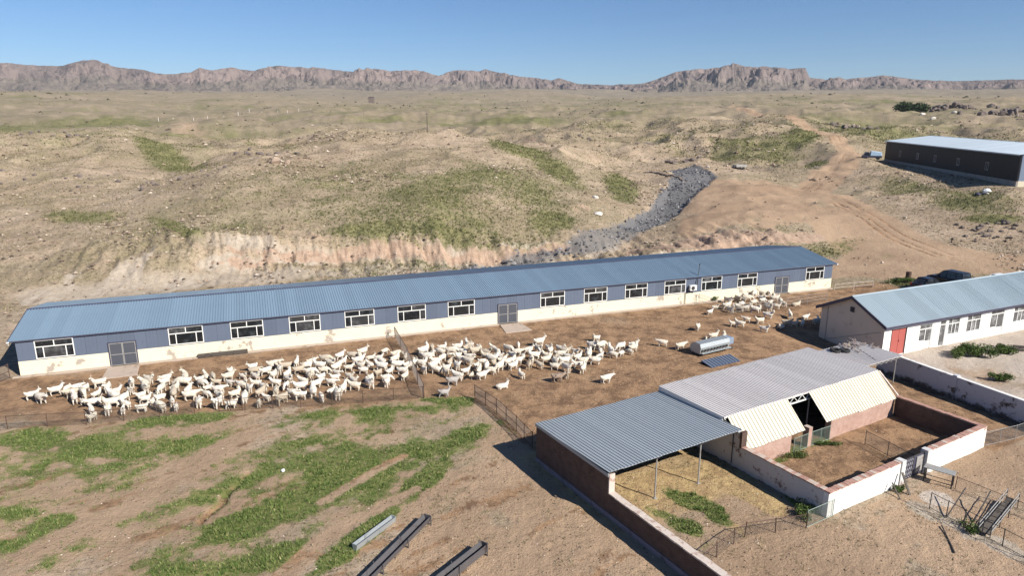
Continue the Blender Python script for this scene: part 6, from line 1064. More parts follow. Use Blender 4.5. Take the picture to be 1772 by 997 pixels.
# half-open kid shed: white back slope, cream front slope, gap between
def cream_shed():
    t = compt('cream_front_shed', 'goat shed with pale flat back roof and steep cream sheeting in front', 'shed')
    MB().box(10.42, 25.6, -.1, .2, -.3, 2.8).build('back_wall', M_BRICKDARK, t)
    MB().add([(25.35, .2, -.3), (25.65, .2, -.3), (25.65, -7.05, -.3), (25.35, -7.05, -.3), (25.35, .2, 2.84), (25.65, .2, 2.84), (25.65, -5.5, 2.84), (25.35, -5.5, 2.84), (25.35, -7.05, 1.28), (25.65, -7.05, 1.28)],
             [(0, 4, 7, 8, 3), (1, 2, 9, 6, 5), (0, 3, 2, 1), (4, 5, 6, 7), (7, 6, 9, 8), (0, 1, 5, 4), (3, 8, 9, 2)]).build('end_wall', M_BRICKPINK, t)
    MB().box(10.42, 14.6, -7.08, -6.78, -.3, 1.3).build('front_wall', M_BRICKPINK, t)
    MB().box(18.8, 25.35, -7.08, -6.78, -.3, 1.3).build('front_wall', M_BRICKPINK, t)
    MB().box(16.2, 16.55, -7.15, -6.72, -.3, 1.34).build('pier', M_BRICKPINK, t)
    MB().box(18.45, 18.8, -7.15, -6.72, -.3, 1.34).build('pier', M_BRICKPINK, t)
    # ridge truss and posts
    r = MB().box(10.1, 25.6, -5.56, -5.46, 2.80, 2.87).box(10.1, 25.6, -5.56, -5.46, 2.34, 2.40)
    n = 38
    for i in range(n):
        u0 = 10.1+15.4*i/n; u1 = 10.1+15.4*(i+1)/n; za, zb = (2.4, 2.8) if i % 2 else (2.8, 2.4)
        r.bar((u0, -5.51, za), (u1, -5.51, zb), .035, .035)
    truss = r.build('ridge_truss', M_WHITEPVC, t)
    for u in (10.5, 15.5, 18.2, 22, 25.2): MB().tube((u, -5.51, -.2), (u, -5.51, 2.34), .04).build('post', M_PIPE, t)
    rf = MB().box(10.05, 25.6, -.1, .1, 2.8, 2.9).box(10.05, 25.6, -2.9, -2.8, 2.82, 2.9)
    rf.box(9.99, 10.03, -5.5, .22, 2.55, 2.95)
    rf.box(10.0, 25.6, -5.6, -5.57, 2.86, 2.955)
    rf = rf.build('roof', M_ASBESTOS, t)
    d = Vector((0, 5.85, -.02))
    lay_sheets(rf, 'roof_sheet', (10.0, -5.6, 2.93), (1, 0, 0), d.normalized(), 15.6, .9, 4, d.length, M_ASBESTOS, .02, .04)
    d = Vector((0, 1.58, 1.58)); 
    for u0, u1 in ((10.3, 15.75), (17.95, 25.65)):
        lay_sheets(rf, 'front_sheet', (u0, -7.14, 1.33), (1, 0, 0), d.normalized(), u1-u0, .85, 3, d.length, M_CREAMSHEET, .012, .07, .045)
    for u0, u1 in ((10.3, 15.75), (17.95, 25.65)): MB().bar((u0, -6.85, 1.5), (u1, -6.85, 1.5), .05, .05).bar((u0, -6.2, 2.15), (u1, -6.2, 2.15), .05, .05).build('purlin', M_PIPE, t)
    # leaning verge board on the right end
    MB().bar((25.85, -5.55, 2.86), (25.95, -7.2, 1.4), .14, .05).build('verge_board', M_COPING, t)
cream_shed()

# lean-to between the shed and the boundary wall, roof strewn with scrap
t = compt('scrap_lean_to', 'small pale lean-to roof strewn with scrap beside the white house', 'lean-to')
for u, v in ((27.2, 3.4), (31.6, 3.45), (27.2, 0), (31.6, -.2)): MB().tube((u, -v, -.7), (u, -v, 2.2), .04).build('post', M_PIPE, t)
rf = MB().bar((26.9, -3.5, 2.2), (32, -3.5, 2.2), .06, .08).bar((26.9, .2, 2.2), (32, .2, 2.2), .06, .08)
for i in range(16):
    a = 26.9+5.1*i/16; rf.bar((a, -3.55, 2.16 if i % 2 else 2.02), (a+5.1/16, -3.55, 2.02 if i % 2 else 2.16), .03, .03)
rf = rf.build('roof', M_PIPE, t)
lay_sheets(rf, 'roof_sheet', (26.8, -3.6, 2.26), (1, 0, 0), (0, 1, 0), 5.3, .9, 4, 4.1, M_ASBESTOS, .02, .05)
M_RUBBER = surf('tyre_rubber', (.022, .022, .024), (.035, .034, .034), 8, None, rough=.85, bump=.2)
def torus_mesh(name, R, r, mat, n=16, m=8):
    mb = MB(); vs = [((R+r*math.cos(2*math.pi*j/m))*math.cos(2*math.pi*i/n), (R+r*math.cos(2*math.pi*j/m))*math.sin(2*math.pi*i/n), r*math.sin(2*math.pi*j/m)*1.15) for i in range(n) for j in range(m)]
    mb.add(vs, [(i*m+j, ((i+1) % n)*m+j, ((i+1) % n)*m+(j+1) % m, i*m+(j+1) % m) for i in range(n) for j in range(m)])
    return mb.mesh(name, mat, True)
tyre = torus_mesh('scrap_tyre', .34, .11, M_RUBBER)
for u, v, lb in ((28.3, .35, 'black tyre lying left on the scrap-strewn lean-to roof'), (28.9, .75, 'black tyre lying right of another on the lean-to roof')):
    o = link_mesh('scrap_tyre', tyre, None, comp(u, v, 2.42), (rnd.uniform(-.1, .1), .05, 0)); tag(o, lb, 'tyre')
mb = MB()
for i in range(34):
    u, v = rnd.uniform(29.3, 32), rnd.uniform(-.4, 1.6); a = rnd.uniform(0, 3.1); l = rnd.uniform(.2, .9)
    p = comp(u, v, 2.34+rnd.uniform(0, .12)); mb.bar(p, p+Vector((math.cos(a)*l, math.sin(a)*l, rnd.uniform(-.05, .15))), rnd.uniform(.03, .12), rnd.uniform(.02, .06))
o = mb.build('scrap_heap', surf('mixed_scrap', (.10, .07, .06), (.36, .30, .27), 6, (.30, .06, .05), (.6, .68), 2.5, .8), None); tag(o, 'heap of broken boards and scrap on the lean-to roof', 'scrap')
o = MB().tube(comp(29.2, 3.3, 2.3), comp(29.6, .3, 3.0), .02).tube(comp(29.3, .2, 3.0), comp(29.9, .4, 2.9), .015).build('bent_rod', M_DARKIRON); tag(o, 'thin bent iron rod sticking up from the lean-to roof', 'rod')
o = MB()
for a in range(7):
    q = comp(30.3+rnd.uniform(-.1, .1), .2, 2.3); o.bar(q, q+Vector((rnd.uniform(-.6, .6), rnd.uniform(-.5, .5), rnd.uniform(.15, .5))), .05, .03)
o = o.build('twig_bundle', surf('pale_sticks', (.52, .44, .33), (.42, .34, .24), 4), None); tag(o, 'bundle of pale sticks on the lean-to roof', 'sticks')

# boundary wall of the house yard
p0, p1 = comp(33.7, .8), comp(31.6, 16.5)
d = p1-p0; t = empty('boundary_wall', (p0.x, p0.y, 0), math.atan2(d.y, d.x), 'long pale boundary wall with peeling paint between pen and house yard', 'wall')
L = d.length
M_BOUND = brickmat('peeling_shade_toned_wall', (.13, .105, .09), (.085, .07, .06), (.15, .12, .105), (.56, .56, .585), (.36, .44), .7, (-.2, 1.3), 1.6)  # white paint dulled and blued to carry shade; darker low band is dirt
MB().box(0, L, -.14, .14, -1.2, 1.62).build('wall_body', M_BOUND, t)
MB().box(0, L, -.17, .17, 1.622, 1.70).build('coping', surf('pale_wall_coping', (.66, .64, .60), (.74, .73, .70), 2, (.45, .42, .40), (.55, .7), 2, .9), t, bevel=.015)
MB().box(6.6, 6.9, -.2, .2, -1.2, 1.8).build('pier', M_BOUND, t)

# ---------------------------------------------------------------- fences
def chain(mb, a, b, z0, z1, step=.13, r=.004, sag=0.0):
    """diamond wire between two ground points"""
    a = Vector(a); b = Vector(b); L = (b-a).xy.length; H = z1-z0; d = (b-a)/L
    n = int((L+H)/step)
    for sgn in (1, -1):
        for i in range(n+1):
            s = i*step-(H if sgn > 0 else 0)
            pts = [(s, 0), (s+H, H)] if sgn > 0 else [(s, 0), (s-H, H)]
            (x0, y0), (x1, y1) = pts
            if x0 > x1: x0, y0, x1, y1 = x1, y1, x0, y0
            if x1 <= 0 or x0 >= L: continue
            if x0 < 0: y0 += (y1-y0)*(0-x0)/(x1-x0); x0 = 0
            if x1 > L: y1 = y0+(y1-y0)*(L-x0)/(x1-x0); x1 = L
            q0 = a+d*x0; q1 = a+d*x1
            mb.tube((q0.x, q0.y, q0.z+z0+y0), (q1.x, q1.y, q1.z+z0+y1), r, n=3)
    return mb

def gz(x, y): return float(TZ(np.array([x]), np.array([y]))[0])
def fence(name, label, pts, h, gap, post_r, mats, wire=.14, rails=(), lean=0, cat='fence', wire_r=.004, zoff=0.0):
    """pts: world xy; posts every gap metres, wire mesh and rails as parts"""
    P = [Vector((x, y, gz(x, y)+zoff)) for x, y in pts]
    t = empty(name, P[0], 0, label, cat); O = P[0]
    mp, mw = mats
    for i, (a, b) in enumerate(zip(P[:-1], P[1:])):
        n = max(1, round((b-a).length/gap))
        for k in range(n+(1 if i == len(P)-2 else 0)):
            q = a+(b-a)*(k/n)-O
            lx, ly = rnd.uniform(-lean, lean), rnd.uniform(-lean, lean)
            MB().tube(q-Vector((0, 0, .25)), q+Vector((lx, ly, h+.06)), post_r, n=6).build('post', mp, t)
        for rz in rails: MB().tube(a-O+Vector((0, 0, rz)), b-O+Vector((0, 0, rz)), post_r*.7, n=6).build('rail', mp, t)
        if wire: chain(MB(), a-O, b-O, .04, h, wire, wire_r).build('wire_mesh', mw, t)
    return t
RUST = (M_RUST, M_WIRE); GREY = (M_PIPE, M_WIRE); GREEN = (M_WIREGREEN, M_WIREGREEN)
fence('wire_fence', 'low wire fence along the front edge of the goat pen', [(-42.0, 42.6), (-29.5, 44.3), (-22.8, 46.1)], .95, 2.6, .028, RUST, .16, (.95,), .06, wire_r=.007)
fence('wire_fence', 'low wire fence right of the rusty pipe gate, below the packed goats', [(-19.4, 46.75), (-15.5, 47.2), (-6.7, 48.9)], .95, 2.4, .028, RUST, .16, (.95,), .06, wire_r=.007)
fence('pipe_gate', 'rusty pipe gate frame in the front fence below the goats', [(-21.2, 46.5), (-19.6, 46.7)], 1.0, .8, .03, RUST, 0, (.05, 1.02), 0, 'gate')
fence('divider_fence', 'dark wire divider fence running from the long barn through the herd', [(-11.2, 63.3), (-9.2, 57.4), (-6.65, 48.9)], 1.1, 3.0, .035, RUST, .13, (1.1,), .05, wire_r=.006)
fence('corner_fence', 'brown steel mesh fence slanting from the goat yard to the brick shed', [(-2.8, 48.85), (-1.1, 46.2), (.3, 43.3), (1.3, 40.9)], 1.1, 1.6, .03, RUST, .11, (.08, .55, 1.1), .03, wire_r=.006)
fence('side_fence', 'dark wire fence running toward the camera from the barn\'s left corner', [(-40.9, 53.0), (-41.9, 47.6), (-42.6, 43.0)], 1.2, 1.7, .035, RUST, .13, (1.2, .6, .1), .05, wire_r=.007)
q = [comp(1.0, 12.75), comp(4.0, 12.1), comp(5.0, 11.9), comp(8.35, 13.0)]
fence('sagging_fence', 'sagging rusty wire fence across the front of the straw yard', [(p.x, p.y) for p in q], .8, 1.8, .028, RUST, .14, (.78,), .08)
q = [comp(8.35, 13.02), comp(10.5, 13.02)]
fence('green_mesh_fence', 'pale green wire mesh panel at the corner of the whitewashed wall', [(p.x, p.y) for p in q], 1.0, 2.2, .022, GREEN, .12, (.05, 1.0), 0, wire_r=.005)
q = [comp(19.76, 8.8), comp(19.2, 12.2)]
fence('pen_divider', 'dark mesh hurdle standing in the middle of the dung pen', [(p.x, p.y) for p in q], .95, 1.7, .022, (M_DARKIRON, M_WIRE), .11, (.08, .95), .02, wire_r=.006)
q = [comp(16.6, 7.15), comp(18.4, 7.15)]
fence('mesh_gate', 'pale green wire gate across the gap between cream roof slopes', [(p.x, p.y) for p in q], 1.0, .9, .022, GREEN, .1, (.05, 1.0), 0, 'gate', wire_r=.005)
q = [comp(14.75, 7.2), comp(16.1, 7.2)]
fence('mesh_gate', 'small green mesh gate left of the brick pier under the cream roof', [(p.x, p.y) for p in q], 1.0, .7, .022, GREEN, .1, (.05, 1.0), 0, 'gate', wire_r=.005)
q = [comp(26.1, 12.9), comp(29.0, 13.4), comp(31.8, 13.6)]
fence('grey_mesh_fence', 'grey wire mesh fence between the white wall and the boundary wall', [(p.x, p.y) for p in q], 1.0, 1.5, .02, (M_PIPE, M_PIPE), .12, (.05, 1.0), .02, wire_r=.005)
q = [comp(15.8, 15.2), comp(15.5, 18.0), comp(15.2, 22.0)]
fence('pipe_rail', 'dark pipe railing with uprights along the pale path on the right', [(p.x, p.y) for p in q], .95, .95, .025, (M_DARKIRON, M_WIRE), 0, (.95, .06), .02, 'railing')
q = [comp(19.1, 14.8), comp(19.3, 17.1), comp(19.5, 20.5)]
fence('thin_wire_fence', 'thin rusty wire fence behind the pale path, beyond the small table', [(p.x, p.y) for p in q], .75, 1.8, .022, RUST, .16, (.75,), .03)
fence('flock_wire_fence', 'thin wire fence coming out from the barn beside the far-right flock', [(21.2, 75.9), (23.4, 70.9), (30.6, 74.2), (36.0, 76.6)], 1.1, 2.6, .022, GREY, .2, (.4, .75, 1.1), .03)
fence('feed_rail', 'low rusty rails on the ground between the flock and the house gable', [(31.5, 70.8), (36.2, 72.6)], .5, 1.6, .03, RUST, 0, (.2, .5), .02, 'rail')
fence('white_pipe_rail', 'pale pipe rail behind the gable corner near the barn end', [(39.3, 81.9), (44.2, 82.4)], .75, 2.4, .04, (M_COPING, M_WIRE), 0, (.3, .75), .01, 'rail')

# ornate iron gate between the white walls
t = compt('iron_gate', 'dark iron gate with curled pattern between the white gate piers', 'gate', None, 17.05, 12.8, 0)
M_SILVER = surf('silver_painted_iron', (.46, .45, .44), (.56, .55, .54), 5, rough=.5, metal=.3, bump=0)
fr = MB().bar((0, 0, .1), (2.15, 0, .1), .05, .05).bar((0, 0, 1.42), (2.15, 0, 1.42), .05, .05)
for x in (.03, 1.06, 1.1, 2.12): fr.bar((x, 0, .1), (x, 0, 1.42), .045, .045)
fr.build('gate_frame', M_DARKIRON, t)
for x0, x1 in ((.06, 1.03), (1.13, 2.09)): MB().box(x0, x1, -.008, .008, .13, 1.39).build('back_sheet', M_TRIM, t)
for i in range(5):
    for j in range(4):
        cx, cz = .12+i*.2, .3+j*.3; mb = MB(); n = 8
        pts = [(cx+.085*math.cos(a), -.03, cz+.13*math.sin(a)) for a in [k*2*math.pi/n*(.8)+.3*(i % 2) for k in range(n+1)]]
        for a, b in zip(pts[:-1], pts[1:]): mb.tube(a, b, .013, n=4)
        mb.build('scroll', M_SILVER, t)
MB().box(1.35, 2.0, -.06, -.012, .3, 1.3).build('leaning_sheet', M_PIPE, t)

# small table with slatted grey top
t = compt('weathered_table', 'small grey table with thin dark legs beside the iron gate', 'table', None, 18.9, 13.95, 0)
for k in range(4): MB().box(-.78, .78, -.32+k*.165, -.165+k*.165, .86, .90).build('top_board', M_PIPE, t)
for x in (-.7, .7):
    for y in (-.26, .26): MB().box(x-.03, x+.03, y-.03, y+.03, -.05, .86).build('leg', M_DARKIRON, t)
MB().box(-.7, .7, -.28, -.25, .2, .23).box(-.7, .7, .25, .28, .2, .23).build('stretcher', M_DARKIRON, t)
t.rotation_euler.z = COMP_A-1.25

# loading chute with pipe sides by the railing
t = compt('loading_chute', 'narrow sloping loading chute with pale pipe sides over the railing', 'chute')
a, b = Vector((15.6, -18.05, .12)), Vector((19.9, -17.35, .42))
MB().bar(a+Vector((0, 0, .05)), b, .5, .05).build('floor', M_WOODDARK, t)
for o in (-.28, .28):
    d = (b-a).normalized(); sd = Vector((-d.y, d.x, 0))*o
    for zz in (.22, .5): MB().tube(a+sd+Vector((0, 0, zz)), b+sd+Vector((0, 0, zz)), .022).build('side_pipe', M_PIPE, t)
    for f in (0, .33, .66, 1):
        q = a+(b-a)*f+sd; MB().tube(Vector((q.x, q.y, -.15)), q+Vector((0, 0, .55)), .024).build('upright', M_DARKIRON, t)
for i in range(6): MB().bar(a+(b-a)*(.1+i*.16)+Vector((d.y*-.22, d.x*.22, .09)), a+(b-a)*(.1+i*.16)+Vector((d.y*.22, -d.x*.22, .09)), .03, .02).build('cleat', M_WOODDARK, t)
for u0, lb in ((16.6, 'dark prop pole leaning over the railing, left of the pair'), (17.4, 'dark prop pole leaning over the railing, next to the chute')):
    o = MB().tube(comp(u0-1.0, 16.2+(u0-16.6)*1.2, .05), comp(u0+1.2, 15.9+(u0-16.6)*1.1, 1.0), .03).build('prop_pole', M_DARKIRON); tag(o, lb, 'pole')
o = MB().tube(comp(14.6, 16.5, .05), comp(12.8, 18.1, .05), .035).build('fallen_pipe', M_DARKIRON); tag(o, 'dark pipe lying on bare dirt below the railing', 'pipe')
# props against the gate pier
for u, v, h, lb in ((16.2, 13.9, 1.0, 'longer brown plank leaning against the left gate pier'), (15.3, 13.9, .62, 'short dark stake beside the left gate pier')):
    o = MB().bar(comp(u, v, -.05), comp(u+.25, v-.75, h), .12 if h > .8 else .06, .05).build('leaning_plank', M_WOODDARK); tag(o, lb, 'plank')
o = MB().tube(comp(28.4, 15.2, .03), comp(29.5, 14.5, .03), .04).build('pale_stick', M_COPING); tag(o, 'short pale stick lying on orange dirt right of the table', 'stick')
# ---------------------------------------------------------------- troughs and feeders
def trough(name, label, p0, p1, w, h, mat, ends=True, legs=0, cat='trough', deep=.8, th=.03):
    """open V / U channel between two world points"""
    a = Vector((*p0, gz(*p0))); b = Vector((*p1, gz(*p1))); d = b-a; L = d.xy.length
    t = empty(name, a, math.atan2(d.y, d.x), label, cat)
    z0 = .12 if legs else .02
    prof = [(-w/2, z0+h), (-w*.3, z0), (w*.3, z0), (w/2, z0+h), (w/2-th, z0+h), (w*.3-th, z0+th), (-w*.3+th, z0+th), (-w/2+th, z0+h)]
    mb = MB(); n = len(prof); vs = [(0, y, z) for y, z in prof]+[(L, y, z) for y, z in prof]
    mb.add(vs, [(k, (k+1) % n, n+(k+1) % n, n+k) for k in range(n)]+[(0, 1, 6, 7), (1, 2, 5, 6), (2, 3, 4, 5), (n+7, n+6, n+1, n), (n+6, n+5, n+2, n+1), (n+5, n+4, n+3, n+2)])
    mb.build('channel', mat, t)
    if ends:
        for x in (0, L): MB().add([(x-.015, -w/2, z0+h+.02), (x-.015, -w*.32, z0-.02), (x-.015, w*.32, z0-.02), (x-.015, w/2, z0+h+.02), (x+.015, -w/2, z0+h+.02), (x+.015, -w*.32, z0-.02), (x+.015, w*.32, z0-.02), (x+.015, w/2, z0+h+.02)],
                                 [(0, 1, 2, 3), (7, 6, 5, 4), (0, 4, 5, 1), (1, 5, 6, 2), (2, 6, 7, 3), (3, 7, 4, 0)]).build('end_plate', mat, t)
    for k in range(legs):
        x = .1+(L-.2)*k/max(1, legs-1)
        MB().box(x-.02, x+.02, -w/2-.06, -w/2-.02, -.05, z0+h+.08).box(x-.02, x+.02, w/2+.02, w/2+.06, -.05, z0+h+.08).box(x-.02, x+.02, -w/2-.02, w/2+.02, .05, .09).build('leg_frame', mat, t)
    return t
M_TROUGHDARK = surf('dark_steel_trough', (.10, .095, .10), (.16, .15, .155), 3, (.08, .06, .055), (.55, .7), 2, .55, .3, .4, .1)
trough('feed_trough', 'pale galvanised trough at the edge of the green grass', (-7.75, 30.0), (-6.25, 32.5), .34, .32, M_GALV)
trough('feed_trough', 'long dark steel trough, the middle one of three on bare dirt', (-7.2, 26.2), (-4.45, 32.4), .46, .34, M_TROUGHDARK, True, 4)
trough('feed_trough', 'dark steel trough cut off by the lower edge of the picture', (-3.9, 26.3), (-1.35, 29.8), .44, .5, M_TROUGHDARK, True, 3)
trough('stone_trough', 'low dark log-like trough by the barn wall on the left', (-27.6, 57.7), (-23.8, 59.1), .42, .3, M_WOODDARK)
trough('stone_trough', 'low grey trough by the barn wall left of the middle door', (-5.2, 66.7), (-1.5, 68.0), .4, .26, M_PIPE)
o = MB().box(0, 1.3, -.12, .12, 0, .1).build('concrete_slab', M_CONC, None, (1.7, 69.3, 0), (0, 0, .4)); tag(o, 'thin pale slab lying by the middle barn door ramp', 'slab')

# galvanised hay feeder with sloping lid
a = Vector((16.35, 58.55, 0)); b = Vector((20.1, 60.8, 0)); d = b-a; L = d.length
t = empty('metal_feeder', a, math.atan2(d.y, d.x), 'shiny galvanised feeder bin with ribbed sloping lid in the goat yard', 'feeder')
prof = [(-.55, .25), (.55, .25), (.7, .55), (.62, .95), (.15, 1.2), (-.5, 1.15), (-.62, .8)]
mb = MB(); n = len(prof); mb.add([(0, y, z) for y, z in prof]+[(L*.84, y, z) for y, z in prof], [(k, (k+1) % n, n+(k+1) % n, n+k) for k in range(n)]+[tuple(range(n)), tuple(range(n, 2*n))]); mb.build('bin', M_GALV, t)
MB().box(L*.84+.01, L, -.45, .45, .45, 1.05).build('motor_box', M_STEELBLUE, t, bevel=.03)
for k in range(9): MB().box(.12+k*.38, .30+k*.38, -.72, -.6, .45, .62).build('feed_opening', M_DARKIRON, t)
MB().bar((0, -.78, .34), (L*.84, -.78, .34), .22, .05).build('tray', M_GALV, t)
for k in range(10): MB().bar((.1+k*.36, -.53, 1.17), (.1+k*.36, .17, 1.22), .05, .03).build('lid_rib', M_GALV, t)
for x in (.2, L-.25):
    for y in (-.5, .5): MB().box(x-.04, x+.04, y-.04, y+.04, -.05, .26).build('leg', M_DARKIRON, t)
# tilted barred panel lying in front of it
a = Vector((16.9, 55.3, 0)); d = Vector((3.0, 1.7, 0)); L = d.length
M_NAVY = surf('navy_steel', (.055, .075, .13), (.09, .115, .18), 3, None, rough=.35, metal=.1, bump=0)
t = empty('barred_panel', a, math.atan2(d.y, d.x), 'dark blue ribbed panel lying tilted in front of the metal feeder', 'panel')
MB().hexa([(0, 0, .0), (L, 0, .0), (L, 1.25, .22), (0, 1.25, .22), (0, 0, .05), (L, 0, .05), (L, 1.25, .28), (0, 1.25, .28)]).build('sheet', M_NAVY, t)
for k in range(10): MB().bar((.1+k*(L-.2)/9, .02, .065), (.1+k*(L-.2)/9, 1.23, .30), .06, .05).build('bar', M_GALV, t)
MB().box(.05, L-.05, 1.15, 1.2, -.05, .2).build('prop', M_DARKIRON, t)

# ---------------------------------------------------------------- vehicles
M_CARBLACK = surf('black_car_paint', (.012, .012, .015), (.016, .016, .02), 1, None, rough=.22, spec=.6, bump=0)
M_CARWHITE = surf('white_car_paint', (.72, .72, .71), (.78, .78, .77), 1, None, rough=.3, spec=.5, bump=0)
M_CARGLASS = glassmat('car_glass', (.02, .022, .026), .08)
M_LAMP = surf('lamp_lens', (.55, .55, .55), (.65, .65, .65), 5, None, rough=.2, bump=0)
M_TAIL = surf('tail_lens', (.35, .02, .02), (.4, .03, .03), 5, None, rough=.25, bump=0)
def car(label, x, y, rz, paint, suv=True, name='parked_car'):
    t = empty(name, (x, y, gz(x, y)), rz, label, 'car')
    L, W = (4.7, 1.85) if suv else (4.5, 1.75); hb = .95 if suv else .85; hr = 1.78 if suv else 1.45
    # body: sections along x with rounded shoulders
    xs = [(-L/2, .45, hb*.86, .80), (-L/2+.12, .30, hb, .92), (-L*.2, .26, hb+.02, .97), (L*.18, .26, hb, .97), (L/2-.55, .28, hb*.95, .95), (L/2-.1, .36, hb*.8, .86), (L/2, .46, hb*.66, .74)]
    mb = MB(); vs = []; n = 8
    for px, zb, zt, ws in xs:
        w = W/2*ws; m = (zb+zt)/2
        vs += [(px, -w*.86, zb), (px, -w, m-.1), (px, -w, m+.15), (px, -w*.9, zt), (px, w*.9, zt), (px, w, m+.15), (px, w, m-.1), (px, w*.86, zb)]
    fs = [(i*n+k, i*n+(k+1) % n, (i+1)*n+(k+1) % n, (i+1)*n+k) for i in range(len(xs)-1) for k in range(n)]+[tuple(range(n)), tuple(range((len(xs)-1)*n, len(xs)*n))]
    mb.add(vs, fs); mb.build('body', paint, t, smooth=False)
    x0, x1, x2, x3 = (-L/2+.1, -L/2+.35, L*.06, L*.24) if suv else (-L/2+.55, -L/2+1.15, L*.03, L*.22)
    w0, w1 = W/2*.88, W/2*.72
    cab = MB().add([(x0, -w0, hb), (x3, -w0, hb), (x3, w0, hb), (x0, w0, hb), (x1, -w1, hr-.05), (x2, -w1, hr-.05), (x2, w1, hr-.05), (x1, w1, hr-.05)], [(0, 3, 2, 1), (4, 5, 6, 7), (0, 1, 5, 4), (1, 2, 6, 5), (2, 3, 7, 6), (3, 0, 4, 7)]).build('windows', M_CARGLASS, t)
    MB().add([(x1-.05, -w1-.02, hr-.06), (x2+.06, -w1-.02, hr-.06), (x2+.06, w1+.02, hr-.06), (x1-.05, w1+.02, hr-.06), (x1+.1, -w1+.1, hr), (x2-.1, -w1+.1, hr), (x2-.1, w1-.1, hr), (x1+.1, w1-.1, hr)], [(0, 3, 2, 1), (4, 5, 6, 7), (0, 1, 5, 4), (1, 2, 6, 5), (2, 3, 7, 6), (3, 0, 4, 7)]).build('car_roof', paint, t)
    for s in (-1, 1):
        for (pa, pb) in (((x0+.02, hb), (x1+.02, hr-.05)), ((x3-.03, hb), (x2, hr-.05)), ((-.15 if suv else -.1, hb), (-.15 if suv else -.1, hr-.05)), ((-L*.27, hb), (-L*.27+.05, hr-.05))):
            MB().bar((pa[0], s*(w0+.01), pa[1]), (pb[0], s*(w1+.01), pb[1]), .04, .08).build('pillar', paint, t)
        MB().box(L*.16, L*.16+.16, s*(W/2+.02)-.09+s*.07, s*(W/2+.02)+.09+s*.07, hb+.03, hb+.2).build('mirror', paint, t, bevel=.03)
        for px in (-L*.3, L*.3):
            wh = MB(); r = .37 if suv else .32; nn = 16; yy = s*(W/2-.1)
            wh.tube((px, yy-.11, r), (px, yy+.11, r), r, n=nn); o = wh.build('wheel', M_RUBBER, t)
            MB().tube((px, yy+s*.10, r), (px, yy+s*.125, r), r*.6, n=12).build('rim', M_PIPE, o)
        MB().box(L/2-.16, L/2-.03, s*W*.33-.16, s*W*.33+.16, hb*.66, hb*.8).build('headlight', M_LAMP, t)
        MB().box(-L/2-.012, -L/2+.06, s*W*.36-.09, s*W*.36+.09, hb*.62, hb*.95).build('tail_light', M_TAIL, t)
    MB().box(-L/2-.05, -L/2+.1, -W*.4, W*.4, .38, .55).build('bumper', M_TRIM, t); MB().box(L/2-.08, L/2+.05, -W*.38, W*.38, .34, .52).build('bumper', M_TRIM, t)
    return t
car('black off-road car parked tail-on behind the house roof ridge', 53.3, 82.3, math.radians(115), M_CARBLACK, True)
car('low black car mostly hidden by the house roof, left of the off-road car', 49.9, 80.5, math.radians(20), M_CARBLACK, False)
car('white car with dark windows peeping over the house roof on the right', 60.0, 83.3, math.radians(200), M_CARWHITE, False)
o = MB().tube((49.9, 85, gz(49.9, 85)-.1), (49.9, 85, gz(49.9, 85)+.95), .32, n=14).tube((49.9, 85, gz(49.9, 85)+.95), (49.9, 85, gz(49.9, 85)+.98), .34, n=14).tube((49.9, 85, gz(49.9, 85)+.3), (49.9, 85, gz(49.9, 85)+.34), .335, n=14).tube((49.9, 85, gz(49.9, 85)+.62), (49.9, 85, gz(49.9, 85)+.66), .335, n=14).build('oil_drum', M_RUST); tag(o, 'rusty oil drum standing by the weeds behind the house', 'drum')
def sack(name, label, x, y, s, mat, cat='sack', rz=0, zs=.6):
    bm = bmesh.new(); bmesh.ops.create_icosphere(bm, subdivisions=2, radius=1)
    for v in bm.verts:
        q = v.co.copy(); k = 1+.18*math.sin(q.x*3.1+s*9)+.12*math.cos(q.y*4+q.z*3+s*5); v.co = Vector((q.x*s*k, q.y*s*.75*k, q.z*s*zs*k))
    me = bpy.data.meshes.new(name); bm.to_mesh(me); bm.free(); me.materials.append(mat)
    o = link_mesh(name, me, None, (x, y, gz(x, y)+s*zs*.6), (0, 0, rz)); tag(o, label, cat); return o
M_WHITESACK = surf('white_plastic', (.74, .74, .74), (.82, .82, .82), 3, None, rough=.5, bump=.2)
sack('white_sack', 'white sack left beside the low black car behind the house', 48.6, 80.6, .5, M_WHITESACK)

# pickup with blue tarpaulin at the end of the steel barn
x, y = 91.2, 178.6
t = empty('tarped_pickup', (x, y, gz(x, y)), math.radians(160), 'small truck under a pale blue tarpaulin at the corner of the steel barn', 'truck')
M_TARP = surf('blue_tarpaulin', (.30, .42, .55), (.42, .54, .66), 2, None, rough=.6, bump=.3, bscale=4, bdist=.05)
MB().box(-2.2, 2.3, -.85, .85, .5, 1.0).build('body', M_TRIM, t, bevel=.05)
MB().add([(.6, -.8, 1.0), (2.1, -.8, 1.0), (2.1, .8, 1.0), (.6, .8, 1.0), (.7, -.7, 1.85), (1.6, -.7, 1.85), (1.6, .7, 1.85), (.7, .7, 1.85)], [(0, 3, 2, 1), (4, 5, 6, 7), (0, 1, 5, 4), (1, 2, 6, 5), (2, 3, 7, 6), (3, 0, 4, 7)]).build('cab', M_CARBLACK, t)
MB().add([(-2.25, -.9, .9), (.5, -.9, .9), (.5, .9, .9), (-2.25, .9, .9), (-2.1, -.75, 1.9), (.4, -.7, 2.15), (.4, .7, 2.2), (-2.1, .75, 1.85)], [(0, 3, 2, 1), (4, 5, 6, 7), (0, 1, 5, 4), (1, 2, 6, 5), (2, 3, 7, 6), (3, 0, 4, 7)]).build('tarpaulin', M_TARP, t, bevel=.12)
for s in (-1, 1):
    for px in (-1.4, 1.5): MB().tube((px, s*.75, .38), (px, s*.92, .38), .38, n=14).build('wheel', M_RUBBER, t)
